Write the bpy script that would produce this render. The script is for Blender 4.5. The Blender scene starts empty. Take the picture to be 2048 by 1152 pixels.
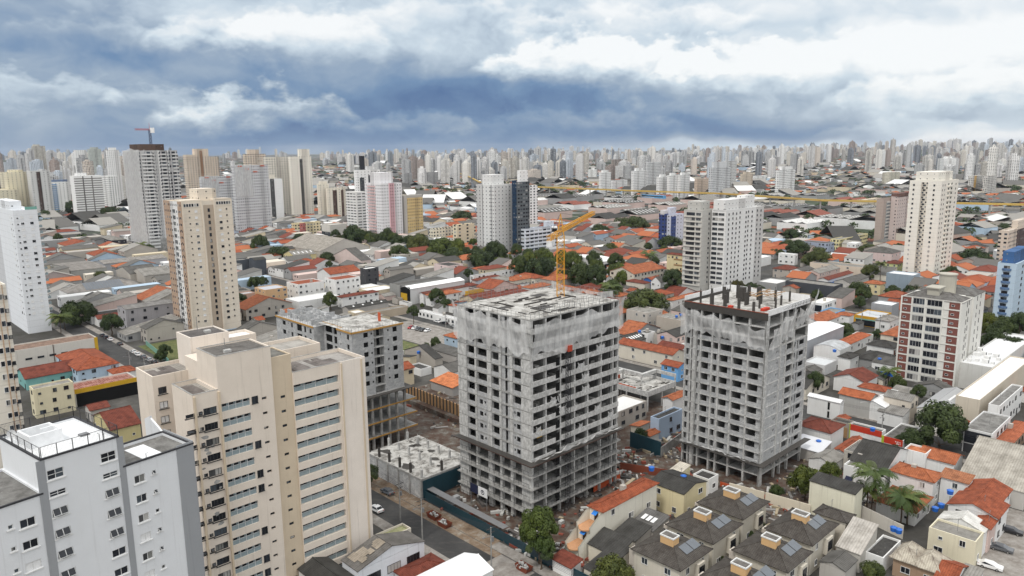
# Aerial view over a city with two apartment blocks under construction, stormy overcast sky
import bpy, math, random
import numpy as np
from mathutils import Vector, Matrix

R = math.radians
rnd = random.Random(11)
sc = bpy.context.scene
COL = sc.collection

# ------------------------------------------------------------------ camera
F, CH = 1500.0, 85.0            # focal length in pixels of a 2048 wide picture, eye height
PITCH, ROLL = R(10.43), R(0.6)
fw = Vector((0, math.cos(PITCH), -math.sin(PITCH)))
_r0 = Vector((1, 0, 0)); _u0 = _r0.cross(fw)
rt = _r0 * math.cos(ROLL) - _u0 * math.sin(ROLL)
up = _r0 * math.sin(ROLL) + _u0 * math.cos(ROLL)
CAMLOC = Vector((0, 0, CH))
cd = bpy.data.cameras.new('camera'); cam = bpy.data.objects.new('camera', cd); COL.objects.link(cam)
cd.sensor_width = 36; cd.lens = F / 2048 * 36; cd.clip_start = 1; cd.clip_end = 60000
cam.matrix_world = Matrix(((rt.x, up.x, -fw.x, 0), (rt.y, up.y, -fw.y, 0), (rt.z, up.z, -fw.z, CH), (0, 0, 0, 1)))
sc.camera = cam
sc.view_settings.view_transform = 'Standard'; sc.view_settings.look = 'None'
sc.view_settings.gamma = 1.0; sc.view_settings.use_curve_mapping = False
sc.view_settings.exposure = 0.34

SUN_EL, SUN_AZ = R(58), R(215)     # azimuth clockwise from +Y: sun behind the camera, to the left
sd = bpy.data.lights.new('sun', 'SUN'); sd.energy = 1.5; sd.angle = R(12); sd.color = (1, .96, .9)
so = bpy.data.objects.new('sun', sd); COL.objects.link(so)
_sv = Vector((math.sin(SUN_AZ) * math.cos(SUN_EL), math.cos(SUN_AZ) * math.cos(SUN_EL), math.sin(SUN_EL)))
so.rotation_euler = _sv.to_track_quat('Z', 'Y').to_euler()

# ------------------------------------------------------------------ tiny node language
class NT:
    def __init__(s, tree): s.t = tree; tree.nodes.clear()
    def n(s, typ, **k):
        nd = s.t.nodes.new(typ)
        for a, v in k.items():
            if a.startswith('i_'):
                key = a[2:]
                key = int(key) if key.isdigit() else key.replace('_', ' ')
                s.put(nd.inputs[key], v)
            else: setattr(nd, a, v)
        return nd
    def put(s, sock, v):
        if isinstance(v, bpy.types.NodeSocket): s.t.links.new(v, sock)
        elif isinstance(v, bpy.types.Node): s.t.links.new(v.outputs[0], sock)
        else:
            if sock.type == 'RGBA' and len(v) == 3: v = (*v, 1)
            sock.default_value = v
    def m(s, op, a, b=0.0, c=0.0, clamp=False):
        nd = s.n('ShaderNodeMath', operation=op, use_clamp=clamp)
        s.put(nd.inputs[0], a); s.put(nd.inputs[1], b); s.put(nd.inputs[2], c); return nd.outputs[0]
    def mix(s, fac, a, b, bt='MIX'):
        nd = s.n('ShaderNodeMix', data_type='RGBA', blend_type=bt)
        s.put(nd.inputs[0], fac); s.put(nd.inputs[6], a); s.put(nd.inputs[7], b); return nd.outputs[2]
    def noise(s, vec, scale=5., detail=4., rough=.6, dist=0.):
        nd = s.n('ShaderNodeTexNoise'); s.put(nd.inputs['Vector'], vec)
        nd.inputs['Scale'].default_value = scale; nd.inputs['Detail'].default_value = detail
        nd.inputs['Roughness'].default_value = rough; nd.inputs['Distortion'].default_value = dist
        return nd.outputs[0]
    def ramp(s, fac, stops, interp='LINEAR'):
        nd = s.n('ShaderNodeValToRGB'); s.put(nd.inputs[0], fac); e = nd.color_ramp.elements
        nd.color_ramp.interpolation = interp
        while len(e) < len(stops): e.new(0.5)
        for el, (p, c) in zip(e, stops):
            el.position = p; el.color = (*c, 1) if len(c) == 3 else c
        return nd.outputs[0]
    def maprange(s, v, a, b, c=0., d=1.):
        nd = s.n('ShaderNodeMapRange', clamp=True); s.put(nd.inputs[0], v)
        for i, q in enumerate((a, b, c, d)): nd.inputs[i + 1].default_value = q
        return nd.outputs[0]
    def xyz(s, v):
        nd = s.n('ShaderNodeSeparateXYZ'); s.put(nd.inputs[0], v); return nd.outputs
    def comb(s, x, y, z=0.):
        nd = s.n('ShaderNodeCombineXYZ')
        for i, q in enumerate((x, y, z)): s.put(nd.inputs[i], q)
        return nd.outputs[0]
    def scl(s, v, k):
        nd = s.n('ShaderNodeVectorMath', operation='MULTIPLY'); s.put(nd.inputs[0], v); nd.inputs[1].default_value = k; return nd.outputs[0]

# ------------------------------------------------------------------ sky (world)
def px_dir(x, y):
    d = fw + rt * ((x - 1024) / F) - up * ((y - 576) / F); d.normalize()
    return math.atan2(d.x, d.y), math.asin(d.z)
w = bpy.data.worlds.new("World"); sc.world = w; w.use_nodes = True
g = NT(w.node_tree)
geo = g.n('ShaderNodeTexCoord').outputs['Generated']
X, Y, Z = g.xyz(geo)
az = g.m('ARCTAN2', X, Y); el = g.m('ARCSINE', Z)
# coordinates in which one unit is about 100 px of the view
A1 = g.m('MULTIPLY', az, 15.0); E1 = g.m('MULTIPLY', el, 15.0)
P0 = g.comb(A1, g.m('MULTIPLY', E1, 1.6))
wn = g.n('ShaderNodeTexNoise'); g.put(wn.inputs['Vector'], P0); wn.inputs['Scale'].default_value = .5; wn.inputs['Detail'].default_value = 4; wn.inputs['Roughness'].default_value = .55
WX, WY, _ = g.xyz(wn.outputs['Color'])
A2 = g.m('ADD', A1, g.m('MULTIPLY', g.m('SUBTRACT', WX, .5), 2.4))
E2 = g.m('ADD', E1, g.m('MULTIPLY', g.m('SUBTRACT', WY, .5), .95))
def blob(x, y, sx, sy, wgt):
    a0, e0 = px_dir(x, y)
    u = g.m('DIVIDE', g.m('SUBTRACT', A2, a0 * 15), sx / 100.); v = g.m('DIVIDE', g.m('SUBTRACT', E2, e0 * 15), sy / 100.)
    return g.m('MULTIPLY', g.m('EXPONENT', g.m('MULTIPLY', g.m('ADD', g.m('MULTIPLY', u, u), g.m('MULTIPLY', v, v)), -1.0)), wgt)
BLOBS = [  # storm cloud and shaded cloud bases: place in the sky, size, darkness (-) or light (+)
    (850, 235, 480, 62, -.34), (1000, 185, 260, 34, -.20), (640, 150, 190, 60, -.14), (600, 285, 420, 34, -.13), (200, 290, 420, 30, -.05), (1330, 262, 330, 34, -.32), (1560, 262, 180, 24, -.18), (1150, 200, 200, 26, -.10),
    (110, 60, 230, 34, -.16), (330, 110, 240, 26, -.12), (1130, 40, 230, 22, -.16), (1650, 45, 240, 18, -.10), (1560, 185, 260, 26, -.16), (1900, 225, 260, 26, -.14), (250, 165, 300, 22, -.06),
    (640, 60, 120, 40, .16), (500, 40, 130, 40, .12), (1700, 120, 300, 60, .08), (1980, 60, 200, 50, .10), (1250, 20, 200, 24, .10), (1750, 292, 360, 12, .28), (1620, 120, 90, 30, .10)]
acc = g.m('ADD', g.m('ADD', .63, g.maprange(A1, -8., 7., -.05, .19)), g.maprange(E1, 1.6, 3., 0., .06))
for b in BLOBS: acc = g.m('ADD', acc, blob(*b))
fine = g.noise(g.comb(A2, g.m('MULTIPLY', E2, 1.8)), .75, 7., .52)
fine2 = g.noise(g.comb(g.m('ADD', A2, 7.), g.m('MULTIPLY', E2, 1.5)), 2.2, 5., .5)
calm = g.maprange(E1, .0, .6, .25, 1.)      # the low storm band is smooth
acc = g.m('ADD', acc, g.m('MULTIPLY', calm, g.m('ADD', g.m('MULTIPLY', g.m('SUBTRACT', fine, .5), .48), g.m('MULTIPLY', g.m('SUBTRACT', fine2, .5), .20))))
pf = g.noise(P0, 2.2, 7., .57); pf2 = g.noise(P0, .95, 3., .5)
def bank(x, y, hw, hgt, amt, soft=.34):
    """heaped cloud: lit ragged top over a soft shaded base"""
    a0, e0 = px_dir(x, y); u = g.m('DIVIDE', g.m('SUBTRACT', A1, a0 * 15), hw / 100.)
    env = g.m('MAXIMUM', g.m('SUBTRACT', 1., g.m('MULTIPLY', u, u)), 0.02)
    Hh = g.m('MULTIPLY', g.m('MULTIPLY', g.m('POWER', env, .6), hgt / 100.), g.m('ADD', .25, g.m('MULTIPLY', pf2, 1.5)))
    d = g.m('ADD', g.m('DIVIDE', g.m('SUBTRACT', g.m('ADD', g.m('MULTIPLY', E1, .55), g.m('MULTIPLY', E2, .45)), e0 * 15), g.m('MAXIMUM', Hh, .03)), g.m('MULTIPLY', g.m('SUBTRACT', pf, .5), 1.7))
    mk = g.m('MULTIPLY', g.maprange(d, 1. + soft * .3, 1. - soft, 0., 1.), g.maprange(d, -.25, .75, 0., 1.))
    return g.m('MULTIPLY', g.m('MULTIPLY', mk, g.maprange(env, .02, .3, 0., 1.)), amt)
for bk in [(520, 250, 200, 66, .34), (340, 215, 120, 40, .16), (60, 205, 150, 50, .20), (830, 264, 130, 44, .18), (1130, 285, 260, 70, .13), (1200, 152, 260, 78, .36), (1480, 165, 180, 70, .26), (610, 118, 180, 90, .20), (420, 95, 120, 60, .18), (230, 84, 170, 44, .14), (1800, 272, 150, 34, .12), (1900, 205, 210, 60, .22), (1690, 130, 200, 60, .18), (1960, 130, 170, 60, .16), (900, 62, 260, 60, .14), (1250, 60, 260, 50, .14)]: acc = g.m('ADD', acc, bank(*bk))
# overhead and behind, the deck is thinner and brighter
val = g.m('ADD', g.m('MULTIPLY', g.m('MINIMUM', acc, .98), .8), g.maprange(Z, .22, .6, 0., .3), clamp=True)
val = g.m('MAXIMUM', val, g.maprange(Y, .35, -.3, 0., .85))
cloud = g.ramp(val, [(0., (.038, .075, .19)), (.12, (.05, .108, .25)), (.28, (.12, .205, .345)), (.44, (.265, .335, .43)), (.60, (.50, .575, .64)), (.74, (.73, .75, .76)), (.82, (.80, .81, .81)), (1., (1.35, 1.35, 1.33))])
sky = g.n('ShaderNodeTexSky'); sky.sky_type = 'NISHITA'; sky.sun_disc = False
sky.sun_elevation = SUN_EL; sky.sun_rotation = SUN_AZ
# clear blue sky is about 8 here: 0.1 strength below; the cloud deck replaces most of it
deck = g.scl(cloud, (10.0, 10.0, 10.0))
lift = g.maprange(Z, -.02, 0.0)
full = g.mix(.93, sky.outputs[0], deck)
below = g.mix(lift, (2.2, 2.2, 2.2), full)
bg = g.n('ShaderNodeBackground'); g.put(bg.inputs[0], below); bg.inputs[1].default_value = 0.1
out = g.n('ShaderNodeOutputWorld'); g.put(out.inputs[0], bg)

# ------------------------------------------------------------------ pixel <-> place helpers
def at(x, y, z=0.0):
    d = fw + rt * ((x - 1024) / F) - up * ((y - 576) / F)
    t = (z - CH) / d.z
    return CAMLOC + d * t
def proj(P):
    v = Vector(P) - CAMLOC; d = v.dot(fw)
    return 1024 + F * v.dot(rt) / d, 576 - F * v.dot(up) / d
def dirv(a): return Vector((math.cos(R(a)), math.sin(R(a)), 0))
def run_to(P, a, xt):
    """length along direction a from P until the picture column xt is reached"""
    d = dirv(a); s = proj(P + d * .5)[0] - proj(P)[0]; lo, hi = 0., 160.
    for _ in range(40):
        t = (lo + hi) / 2; v = (P + d * t - CAMLOC).dot(fw)
        if v < 5 or (proj(P + d * t)[0] - xt) * s < 0: lo = t
        else: hi = t
    return lo
def corner_h(x, yt, yb):
    """height and ground point of a vertical edge with its top at (x, yt) and its foot at row yb"""
    bx = x
    for _ in range(12):
        P = at(bx, yb); lo, hi = 0., 250.
        for _ in range(40):
            h = (lo + hi) / 2
            if proj((P.x, P.y, h))[1] > yt: lo = h
            else: hi = h
        bx += x - proj((P.x, P.y, h))[0]
    return P, h

# ------------------------------------------------------------------ mesh helpers
class MB:
    def __init__(s): s.v = []; s.f = []; s.m = []; s.c = []
    def face(s, pts, m=0, c=None):
        i = len(s.v); s.v += [tuple(p) for p in pts]; s.f.append(tuple(range(i, i + len(pts)))); s.m.append(m); s.c.append(c)
    def box(s, x0, y0, z0, x1, y1, z1, m=0, mt=None, bottom=False, c=None):
        mt = m if mt is None else mt
        if x1 < x0: x0, x1 = x1, x0
        if y1 < y0: y0, y1 = y1, y0
        a, b, cc, d = (x0, y0), (x1, y0), (x1, y1), (x0, y1)
        for p, q in ((a, b), (b, cc), (cc, d), (d, a)):
            s.face([(*p, z0), (*q, z0), (*q, z1), (*p, z1)], m, c)
        s.face([(*a, z1), (*b, z1), (*cc, z1), (*d, z1)], mt, c)
        if bottom: s.face([(*d, z0), (*cc, z0), (*b, z0), (*a, z0)], m, c)
    def prism(s, poly, z0, z1, m=0, mt=None):
        n = len(poly)
        for i in range(n):
            p, q = poly[i], poly[(i + 1) % n]
            s.face([(*p, z0), (*q, z0), (*q, z1), (*p, z1)], m)
        s.face([(*p, z1) for p in poly], m if mt is None else mt)
    def tube(s, p, q, r, n=6, m=0, r2=None, cap=True):
        p, q = Vector(p), Vector(q); d = (q - p)
        if d.length < 1e-6: return
        d.normalize(); a = d.orthogonal().normalized(); b = d.cross(a); r2 = r if r2 is None else r2
        c0 = [p + (a * math.cos(2 * math.pi * i / n) + b * math.sin(2 * math.pi * i / n)) * r for i in range(n)]
        c1 = [q + (a * math.cos(2 * math.pi * i / n) + b * math.sin(2 * math.pi * i / n)) * r2 for i in range(n)]
        for i in range(n):
            j = (i + 1) % n; s.face([c0[i], c0[j], c1[j], c1[i]], m)
        if cap: s.face(list(reversed(c0)), m); s.face(c1, m)
    def beam(s, p, q, t, m=0): s.tube(p, q, t * .7, 4, m)
    def add(s, o, M=None, c=None):
        i = len(s.v); s.v += [tuple(M @ Vector(v)) for v in o.v] if M else list(o.v)
        s.f += [tuple(k + i for k in f) for f in o.f]; s.m += o.m; s.c += [c if c else x for x in o.c]
    def mesh(s, name, mats, smooth=False):
        me = bpy.data.meshes.new(name); me.from_pydata(s.v, [], s.f)
        for mm in mats: me.materials.append(mm)
        if len(mats) > 1: me.polygons.foreach_set('material_index', s.m)
        if any(c is not None for c in s.c):
            ca = me.color_attributes.new('Col', 'FLOAT_COLOR', 'CORNER'); data = []
            for f, c in zip(s.f, s.c): data += list((*(c or (1, 1, 1)), 1)) * len(f)
            ca.data.foreach_set('color', data)
        if smooth: me.polygons.foreach_set('use_smooth', [True] * len(me.polygons))
        me.update(); return me
    def build(s, name, mats, parent=None, smooth=False, **props):
        if not isinstance(mats, (list, tuple)): mats = [mats]
        return link(name, s.mesh(name, mats, smooth), parent, **props)
def link(name, me, parent=None, loc=None, rz=None, **props):
    o = bpy.data.objects.new(name, me); COL.objects.link(o)
    if parent is not None: o.parent = parent
    if loc is not None: o.location = loc
    if rz is not None: o.rotation_euler[2] = rz
    for k, v in props.items(): o[k] = v
    return o
def thing(name, label, cat, loc=(0, 0, 0), ang=0., group=None):
    o = bpy.data.objects.new(name, None); COL.objects.link(o); o.location = loc; o.rotation_euler = (0, 0, R(ang))
    o.empty_display_size = .5
    return tag(o, label, cat, group)
def tag(o, label, cat, group=None):
    o['label'] = label; o['category'] = cat
    if group: o['group'] = group
    return o
def structure(o): o['kind'] = 'structure'; return o
def stuff(o, label, cat):
    o['kind'] = 'stuff'; o['label'] = label; o['category'] = cat; return o

# ------------------------------------------------------------------ materials
MAT = {}
def material(name, fn):
    m = bpy.data.materials.new(name); m.use_nodes = True; t = NT(m.node_tree)
    b = t.n('ShaderNodeBsdfPrincipled'); o = t.n('ShaderNodeOutputMaterial'); t.put(o.inputs[0], b)
    b.inputs['Roughness'].default_value = .85; b.inputs['Specular IOR Level'].default_value = .25
    fn(t, b, o); MAT[name] = m; return m
def obj(t): return t.n('ShaderNodeTexCoord').outputs['Object']
def attr(t, nm='col', typ='OBJECT'): return t.n('ShaderNodeAttribute', attribute_type=typ, attribute_name=nm).outputs['Color']
def orand(t): return t.n('ShaderNodeObjectInfo').outputs['Random']
def bump(t, b, h, s=.3, d=.05):
    nd = t.n('ShaderNodeBump'); t.put(nd.inputs['Height'], h); nd.inputs['Strength'].default_value = s; nd.inputs['Distance'].default_value = d
    t.put(b.inputs['Normal'], nd)
def grime(t, v, base, amt=.35, streak=True):
    """weather stains: broad blotches and vertical runs"""
    n1 = t.noise(v, .22, 5., .65); c = t.mix(t.maprange(n1, .35, .72, 0., amt * .5), base, t.mix(1., base, (.62, .60, .57), 'MULTIPLY'))
    if streak:
        n2 = t.noise(t.scl(v, (1.6, 1.6, .05)), 1., 5., .7)
        c = t.mix(t.maprange(n2, .56, .74, 0., amt), c, t.mix(1., c, (.52, .50, .47), 'MULTIPLY'))
    n3 = t.noise(v, 3., 3., .6)
    return t.mix(t.maprange(n3, .3, .7, 0., amt * .25), c, t.mix(1., c, (.8, .8, .8), 'MULTIPLY'))
def m_paint(t, b, o):
    t.put(b.inputs['Base Color'], grime(t, obj(t), attr(t), .5))
material('painted_wall', m_paint)
def m_clean(t, b, o): t.put(b.inputs['Base Color'], grime(t, obj(t), attr(t), .28)); b.inputs['Roughness'].default_value = .6
material('clean_paint', m_clean)
def m_conc(t, b, o):
    v = obj(t); n = t.noise(v, .5, 6., .65); c = t.ramp(n, [(.3, (.20, .195, .185)), (.5, (.30, .296, .286)), (.68, (.42, .415, .40))])
    n2 = t.noise(t.scl(v, (2., 2., .15)), 1.4, 5., .7); c = t.mix(t.maprange(n2, .5, .72, 0., .55), c, (.17, .165, .155))
    t.put(b.inputs['Base Color'], c); bump(t, b, n, .2)
material('raw_concrete', m_conc)
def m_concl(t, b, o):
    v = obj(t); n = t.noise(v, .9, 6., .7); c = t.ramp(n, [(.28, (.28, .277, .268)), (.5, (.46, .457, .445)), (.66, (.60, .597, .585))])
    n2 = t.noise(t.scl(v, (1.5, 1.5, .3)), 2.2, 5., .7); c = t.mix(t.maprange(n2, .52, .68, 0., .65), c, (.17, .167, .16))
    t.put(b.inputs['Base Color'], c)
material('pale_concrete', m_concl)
def horiz(t, v):
    """wall coordinate: along the wall and up, in metres"""
    x, y, z = t.xyz(v); nx, ny, nz = t.xyz(t.n('ShaderNodeTexCoord').outputs['Normal'])
    s = t.m('GREATER_THAN', t.m('ABSOLUTE', nx), t.m('ABSOLUTE', ny))
    u = t.m('ADD', t.m('MULTIPLY', s, y), t.m('MULTIPLY', t.m('SUBTRACT', 1., s), x)); return u, z
def m_block(t, b, o):
    v = obj(t); u, z = horiz(t, v)
    br = t.n('ShaderNodeTexBrick'); t.put(br.inputs['Vector'], t.comb(u, z)); br.inputs['Scale'].default_value = 1.
    br.inputs['Brick Width'].default_value = .8; br.inputs['Row Height'].default_value = .4; br.inputs['Mortar Size'].default_value = .012
    t.put(br.inputs['Color1'], (.30, .305, .31)); t.put(br.inputs['Color2'], (.38, .385, .39)); t.put(br.inputs['Mortar'], (.52, .52, .51))
    n = t.noise(v, .6, 6., .7); c = t.mix(t.maprange(n, .52, .64, 0., .75), br.outputs[0], (.56, .56, .55))
    n2 = t.noise(t.scl(v, (.5, .5, 4.)), .9, 4., .7); c = t.mix(t.maprange(n2, .58, .7, 0., .6), c, (.62, .62, .61))
    t.put(b.inputs['Base Color'], c)
material('concrete_block', m_block)
def m_pane(t, b, o):
    r = orand(t); x, y, z = t.xyz(obj(t))
    c = t.ramp(r, [(0., (.012, .014, .018)), (.30, (.03, .035, .045)), (.6, (.07, .085, .10)), (.78, (.20, .20, .19)), (.9, (.42, .41, .39)), (1., (.55, .54, .52))], 'CONSTANT')
    side = t.m('GREATER_THAN', t.m('MULTIPLY', x, t.m('SUBTRACT', t.m('MULTIPLY', t.m('FRACT', t.m('MULTIPLY', r, 17.)), 2.), 1.)), .02)
    c = t.mix(t.m('MULTIPLY', side, .85), c, (.018, .02, .026))
    t.put(b.inputs['Base Color'], c); b.inputs['Roughness'].default_value = .12; b.inputs['Specular IOR Level'].default_value = .5
material('window_pane', m_pane)
def flat(name, c, rough=.7, spec=.3, metal=0.):
    def f(t, b, o):
        n = t.noise(obj(t), 1.3, 4., .6); t.put(b.inputs['Base Color'], t.mix(t.maprange(n, .35, .7, 0., .35), c, tuple(q * .6 for q in c)))
        b.inputs['Roughness'].default_value = rough; b.inputs['Specular IOR Level'].default_value = spec; b.inputs['Metallic'].default_value = metal
    return material(name, f)
flat('dark_glass', (.015, .018, .024), .1, .5); flat('void', (.012, .012, .012), .9, .1)
flat('white_frame', (.72, .72, .71)); flat('dark_frame', (.05, .05, .05)); flat('white_roof', (.80, .81, .82), .6)
flat('crane_yellow', (.62, .30, .03), .5); flat('steel', (.20, .20, .205), .5); flat('dark_steel', (.045, .045, .05), .6)
flat('safety_red', (.42, .06, .03)); flat('tray_wood', (.06, .055, .05)); flat('tank_blue', (.02, .13, .50), .4, .5)
flat('rubber', (.02, .02, .02)); flat('chrome', (.5, .5, .5), .3, .5, .8); flat('red_rust', (.20, .055, .03)); flat('formwork', (.45, .25, .07))
flat('hoarding_blue', (.012, .045, .062), .5); flat('orange_mesh', (.50, .09, .03)); flat('cloth_blue', (.03, .20, .62)); flat('terracotta_floor', (.52, .28, .15))
flat('teal_glass', (.27, .33, .35), .25, .5); flat('green_glass', (.20, .42, .36), .15, .5); flat('bark', (.09, .065, .045)); flat('lime', (.40, .52, .05))
flat('pool_water', (.03, .30, .62), .08, .5); flat('solar_glass', (.12, .135, .155), .3, .5); flat('ochre', (.55, .33, .02)); flat('lamp_glass', (.75, .75, .72))
flat('brick_tile', (.20, .075, .06)); flat('shaded_concrete', (.17, .168, .16)); flat('brown_panel', (.06, .035, .028)); flat('timber', (.33, .20, .10)); flat('sign_red', (.52, .045, .02)); flat('white_board', (.78, .78, .78)); flat('navy', (.015, .018, .05))  # inner wall concrete is set darker than real: shade of the floors painted in
def m_tile(t, b, o):
    v = obj(t); c0 = attr(t); x, y, z = t.xyz(v); u, _ = horiz(t, v)
    n = t.noise(v, .55, 6., .7); n2 = t.noise(v, 5., 3., .7)
    c = t.mix(t.maprange(n, .40, .66, 0., .85), c0, t.mix(1., c0, (.42, .38, .38), 'MULTIPLY'))
    c = t.mix(t.maprange(n2, .52, .72, 0., .75), c, t.mix(1., c, (1.4, 1.45, 1.5), 'MULTIPLY'))
    n3 = t.noise(v, 2.1, 4., .7); c = t.mix(t.maprange(n3, .60, .70, 0., .7), c, t.mix(1., c, (.34, .36, .38), 'MULTIPLY'))
    row = t.m('SINE', t.m('MULTIPLY', z, 2 * math.pi / .14)); colm = t.m('SINE', t.m('MULTIPLY', u, 2 * math.pi / .42))
    h = t.m('ADD', t.m('MULTIPLY', row, .5), colm)
    c = t.mix(t.maprange(h, -1.4, -.3, .75, 0.), c, t.mix(1., c, (.55, .5, .5), 'MULTIPLY'))
    t.put(b.inputs['Base Color'], c); bump(t, b, h, .35, .06)
material('roof_tile', m_tile)
def m_fibre(t, b, o):
    v = obj(t); c0 = attr(t); u, z = horiz(t, v); n = t.noise(v, .35, 6., .7); n2 = t.noise(v, 2.6, 5., .7)
    c = t.mix(t.maprange(n, .38, .64, 0., .8), c0, t.mix(1., c0, (.50, .49, .47), 'MULTIPLY'))
    c = t.mix(t.maprange(n2, .56, .72, 0., .45), c, t.mix(1., c, (.42, .40, .38), 'MULTIPLY'))
    cell = t.n('ShaderNodeTexWhiteNoise', noise_dimensions='1D'); t.put(cell.inputs['W'], t.m('FLOOR', t.m('DIVIDE', u, 1.1)))
    c = t.mix(t.maprange(cell.outputs[0], .2, .95, 0., .30), c, t.mix(1., c, (.62, .62, .62), 'MULTIPLY'))
    rib = t.m('SINE', t.m('MULTIPLY', u, 2 * math.pi / .55)); c = t.mix(t.maprange(rib, -1., 0., .35, 0.), c, t.mix(1., c, (.5, .5, .5), 'MULTIPLY'))
    t.put(b.inputs['Base Color'], c); bump(t, b, rib, .35, .06)
material('corrugated_sheet', m_fibre)
def m_bitumen(t, b, o):
    v = obj(t); c0 = attr(t); n = t.noise(v, .5, 7., .72); n2 = t.noise(v, 2.2, 5., .7)
    c = t.mix(t.maprange(n, .4, .62, 0., .8), c0, t.mix(1., c0, (.42, .41, .40), 'MULTIPLY'))
    c = t.mix(t.maprange(n2, .6, .74, 0., .6), c, (.42, .41, .39)); t.put(b.inputs['Base Color'], c)
material('flat_roofing', m_bitumen)
def m_facade(t, b, o):
    """wall of a far tower: rows of windows laid out in metres, plaster tone from the colour attribute"""
    v = obj(t); u, z = horiz(t, v); c0 = attr(t, 'Col', 'GEOMETRY')
    pr = t.n('ShaderNodeAttribute', attribute_type='OBJECT', attribute_name='grid').outputs['Vector']
    pu, wf, zf = t.xyz(pr)
    pu = t.m('MAXIMUM', pu, 1.5); q = t.m('DIVIDE', u, pu); fu = t.m('FRACT', q); zz = t.m('DIVIDE', z, 3.0); fz = t.m('FRACT', zz)
    mu = t.m('MULTIPLY', t.m('GREATER_THAN', fu, .22), t.m('LESS_THAN', fu, t.m('ADD', .22, wf)))
    mz = t.m('MULTIPLY', t.m('GREATER_THAN', fz, .3), t.m('LESS_THAN', fz, t.m('ADD', .3, zf)))
    nz = t.xyz(t.n('ShaderNodeTexCoord').outputs['Normal'])[2]
    wall = t.m('LESS_THAN', t.m('ABSOLUTE', nz), .5); win = t.m('MULTIPLY', t.m('MULTIPLY', mu, mz), wall)
    cell = t.n('ShaderNodeTexWhiteNoise', noise_dimensions='2D'); t.put(cell.inputs['Vector'], t.comb(t.m('FLOOR', q), t.m('FLOOR', zz)))
    gcol = t.ramp(cell.outputs[0], [(0., (.02, .022, .028)), (.5, (.06, .07, .085)), (.75, (.20, .21, .22)), (.9, (.36, .36, .35))], 'CONSTANT')
    strip = t.n('ShaderNodeTexWhiteNoise', noise_dimensions='1D'); t.put(strip.inputs['W'], t.m('FLOOR', t.m('DIVIDE', u, t.m('MULTIPLY', pu, 2.))))
    c1 = t.mix(t.m('MULTIPLY', t.m('GREATER_THAN', strip.outputs[0], .8), .45), c0, t.mix(1., c0, (.45, .43, .42), 'MULTIPLY'))
    slab = t.m('LESS_THAN', fz, .1); c1 = t.mix(t.m('MULTIPLY', slab, .25), c1, t.mix(1., c1, (.6, .6, .6), 'MULTIPLY'))
    c1 = grime(t, v, c1, .3); t.put(b.inputs['Base Color'], t.mix(win, c1, gcol))
    t.put(b.inputs['Roughness'], t.m('SUBTRACT', .85, t.m('MULTIPLY', win, .6)))
material('tower_facade', m_facade)
def m_asph(t, b, o):
    v = obj(t); n = t.noise(v, .12, 7., .7); n2 = t.noise(t.scl(v, (.4, 2., 1.)), .5, 5., .7)
    c = t.ramp(n, [(.3, (.035, .035, .036)), (.55, (.058, .057, .056)), (.75, (.09, .086, .08))])
    c = t.mix(t.maprange(n2, .55, .7, 0., .5), c, (.13, .12, .105)); t.put(b.inputs['Base Color'], c)
material('asphalt', m_asph)
def m_pave(t, b, o):
    v = obj(t); n = t.noise(v, .4, 7., .75); t.put(b.inputs['Base Color'], t.ramp(n, [(.3, (.14, .12, .10)), (.5, (.25, .23, .21)), (.72, (.36, .345, .32))]))
material('paving', m_pave)
def m_yard(t, b, o):
    v = obj(t); n = t.noise(v, .05, 8., .72); n2 = t.noise(v, .6, 5., .7)
    c = t.ramp(n, [(.30, (.02, .03, .014)), (.42, (.045, .042, .036)), (.55, (.068, .065, .06)), (.7, (.13, .125, .115))])
    c = t.mix(t.maprange(n2, .5, .75, 0., .5), c, (.09, .085, .075)); t.put(b.inputs['Base Color'], c)
material('yard_ground', m_yard)
def m_red(t, b, o):
    v = obj(t); n = t.noise(v, .3, 7., .7); t.put(b.inputs['Base Color'], t.ramp(n, [(.3, (.03, .024, .02)), (.46, (.085, .052, .038)), (.56, (.11, .095, .08)), (.7, (.22, .21, .19))]))
material('red_earth', m_red)
def m_sandy(t, b, o):
    n = t.noise(obj(t), .35, 7., .75); t.put(b.inputs['Base Color'], t.ramp(n, [(.32, (.11, .075, .05)), (.5, (.20, .145, .10)), (.62, (.26, .23, .19)), (.75, (.38, .36, .33))]))
material('sandy_soil', m_sandy)
def m_sand(t, b, o):
    v = obj(t); n = t.noise(v, .4, 7., .75, .6); c = t.ramp(n, [(.30, (.06, .05, .045)), (.42, (.20, .19, .175)), (.52, (.42, .41, .385)), (.7, (.58, .57, .55))])
    t.put(b.inputs['Base Color'], c); bump(t, b, n, .5, .2)
material('screed', m_sand)
def m_grass(t, b, o):
    n = t.noise(obj(t), .5, 6., .7); t.put(b.inputs['Base Color'], t.ramp(n, [(.3, (.05, .075, .02)), (.55, (.12, .13, .05)), (.75, (.22, .17, .09))]))
material('grass', m_grass)
def m_leaf(t, b, o):
    r = orand(t); c0 = attr(t, 'Col', 'GEOMETRY'); ti = attr(t, 'tint')
    c = t.mix(1., c0, ti, 'MULTIPLY'); c = t.mix(t.m('MULTIPLY', r, .45), c, t.mix(1., c, (1.5, 1.2, .75), 'MULTIPLY'))
    t.put(b.inputs['Base Color'], c); b.inputs['Roughness'].default_value = .6
    b.inputs['Subsurface Weight'].default_value = 0.
material('foliage', m_leaf)
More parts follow.
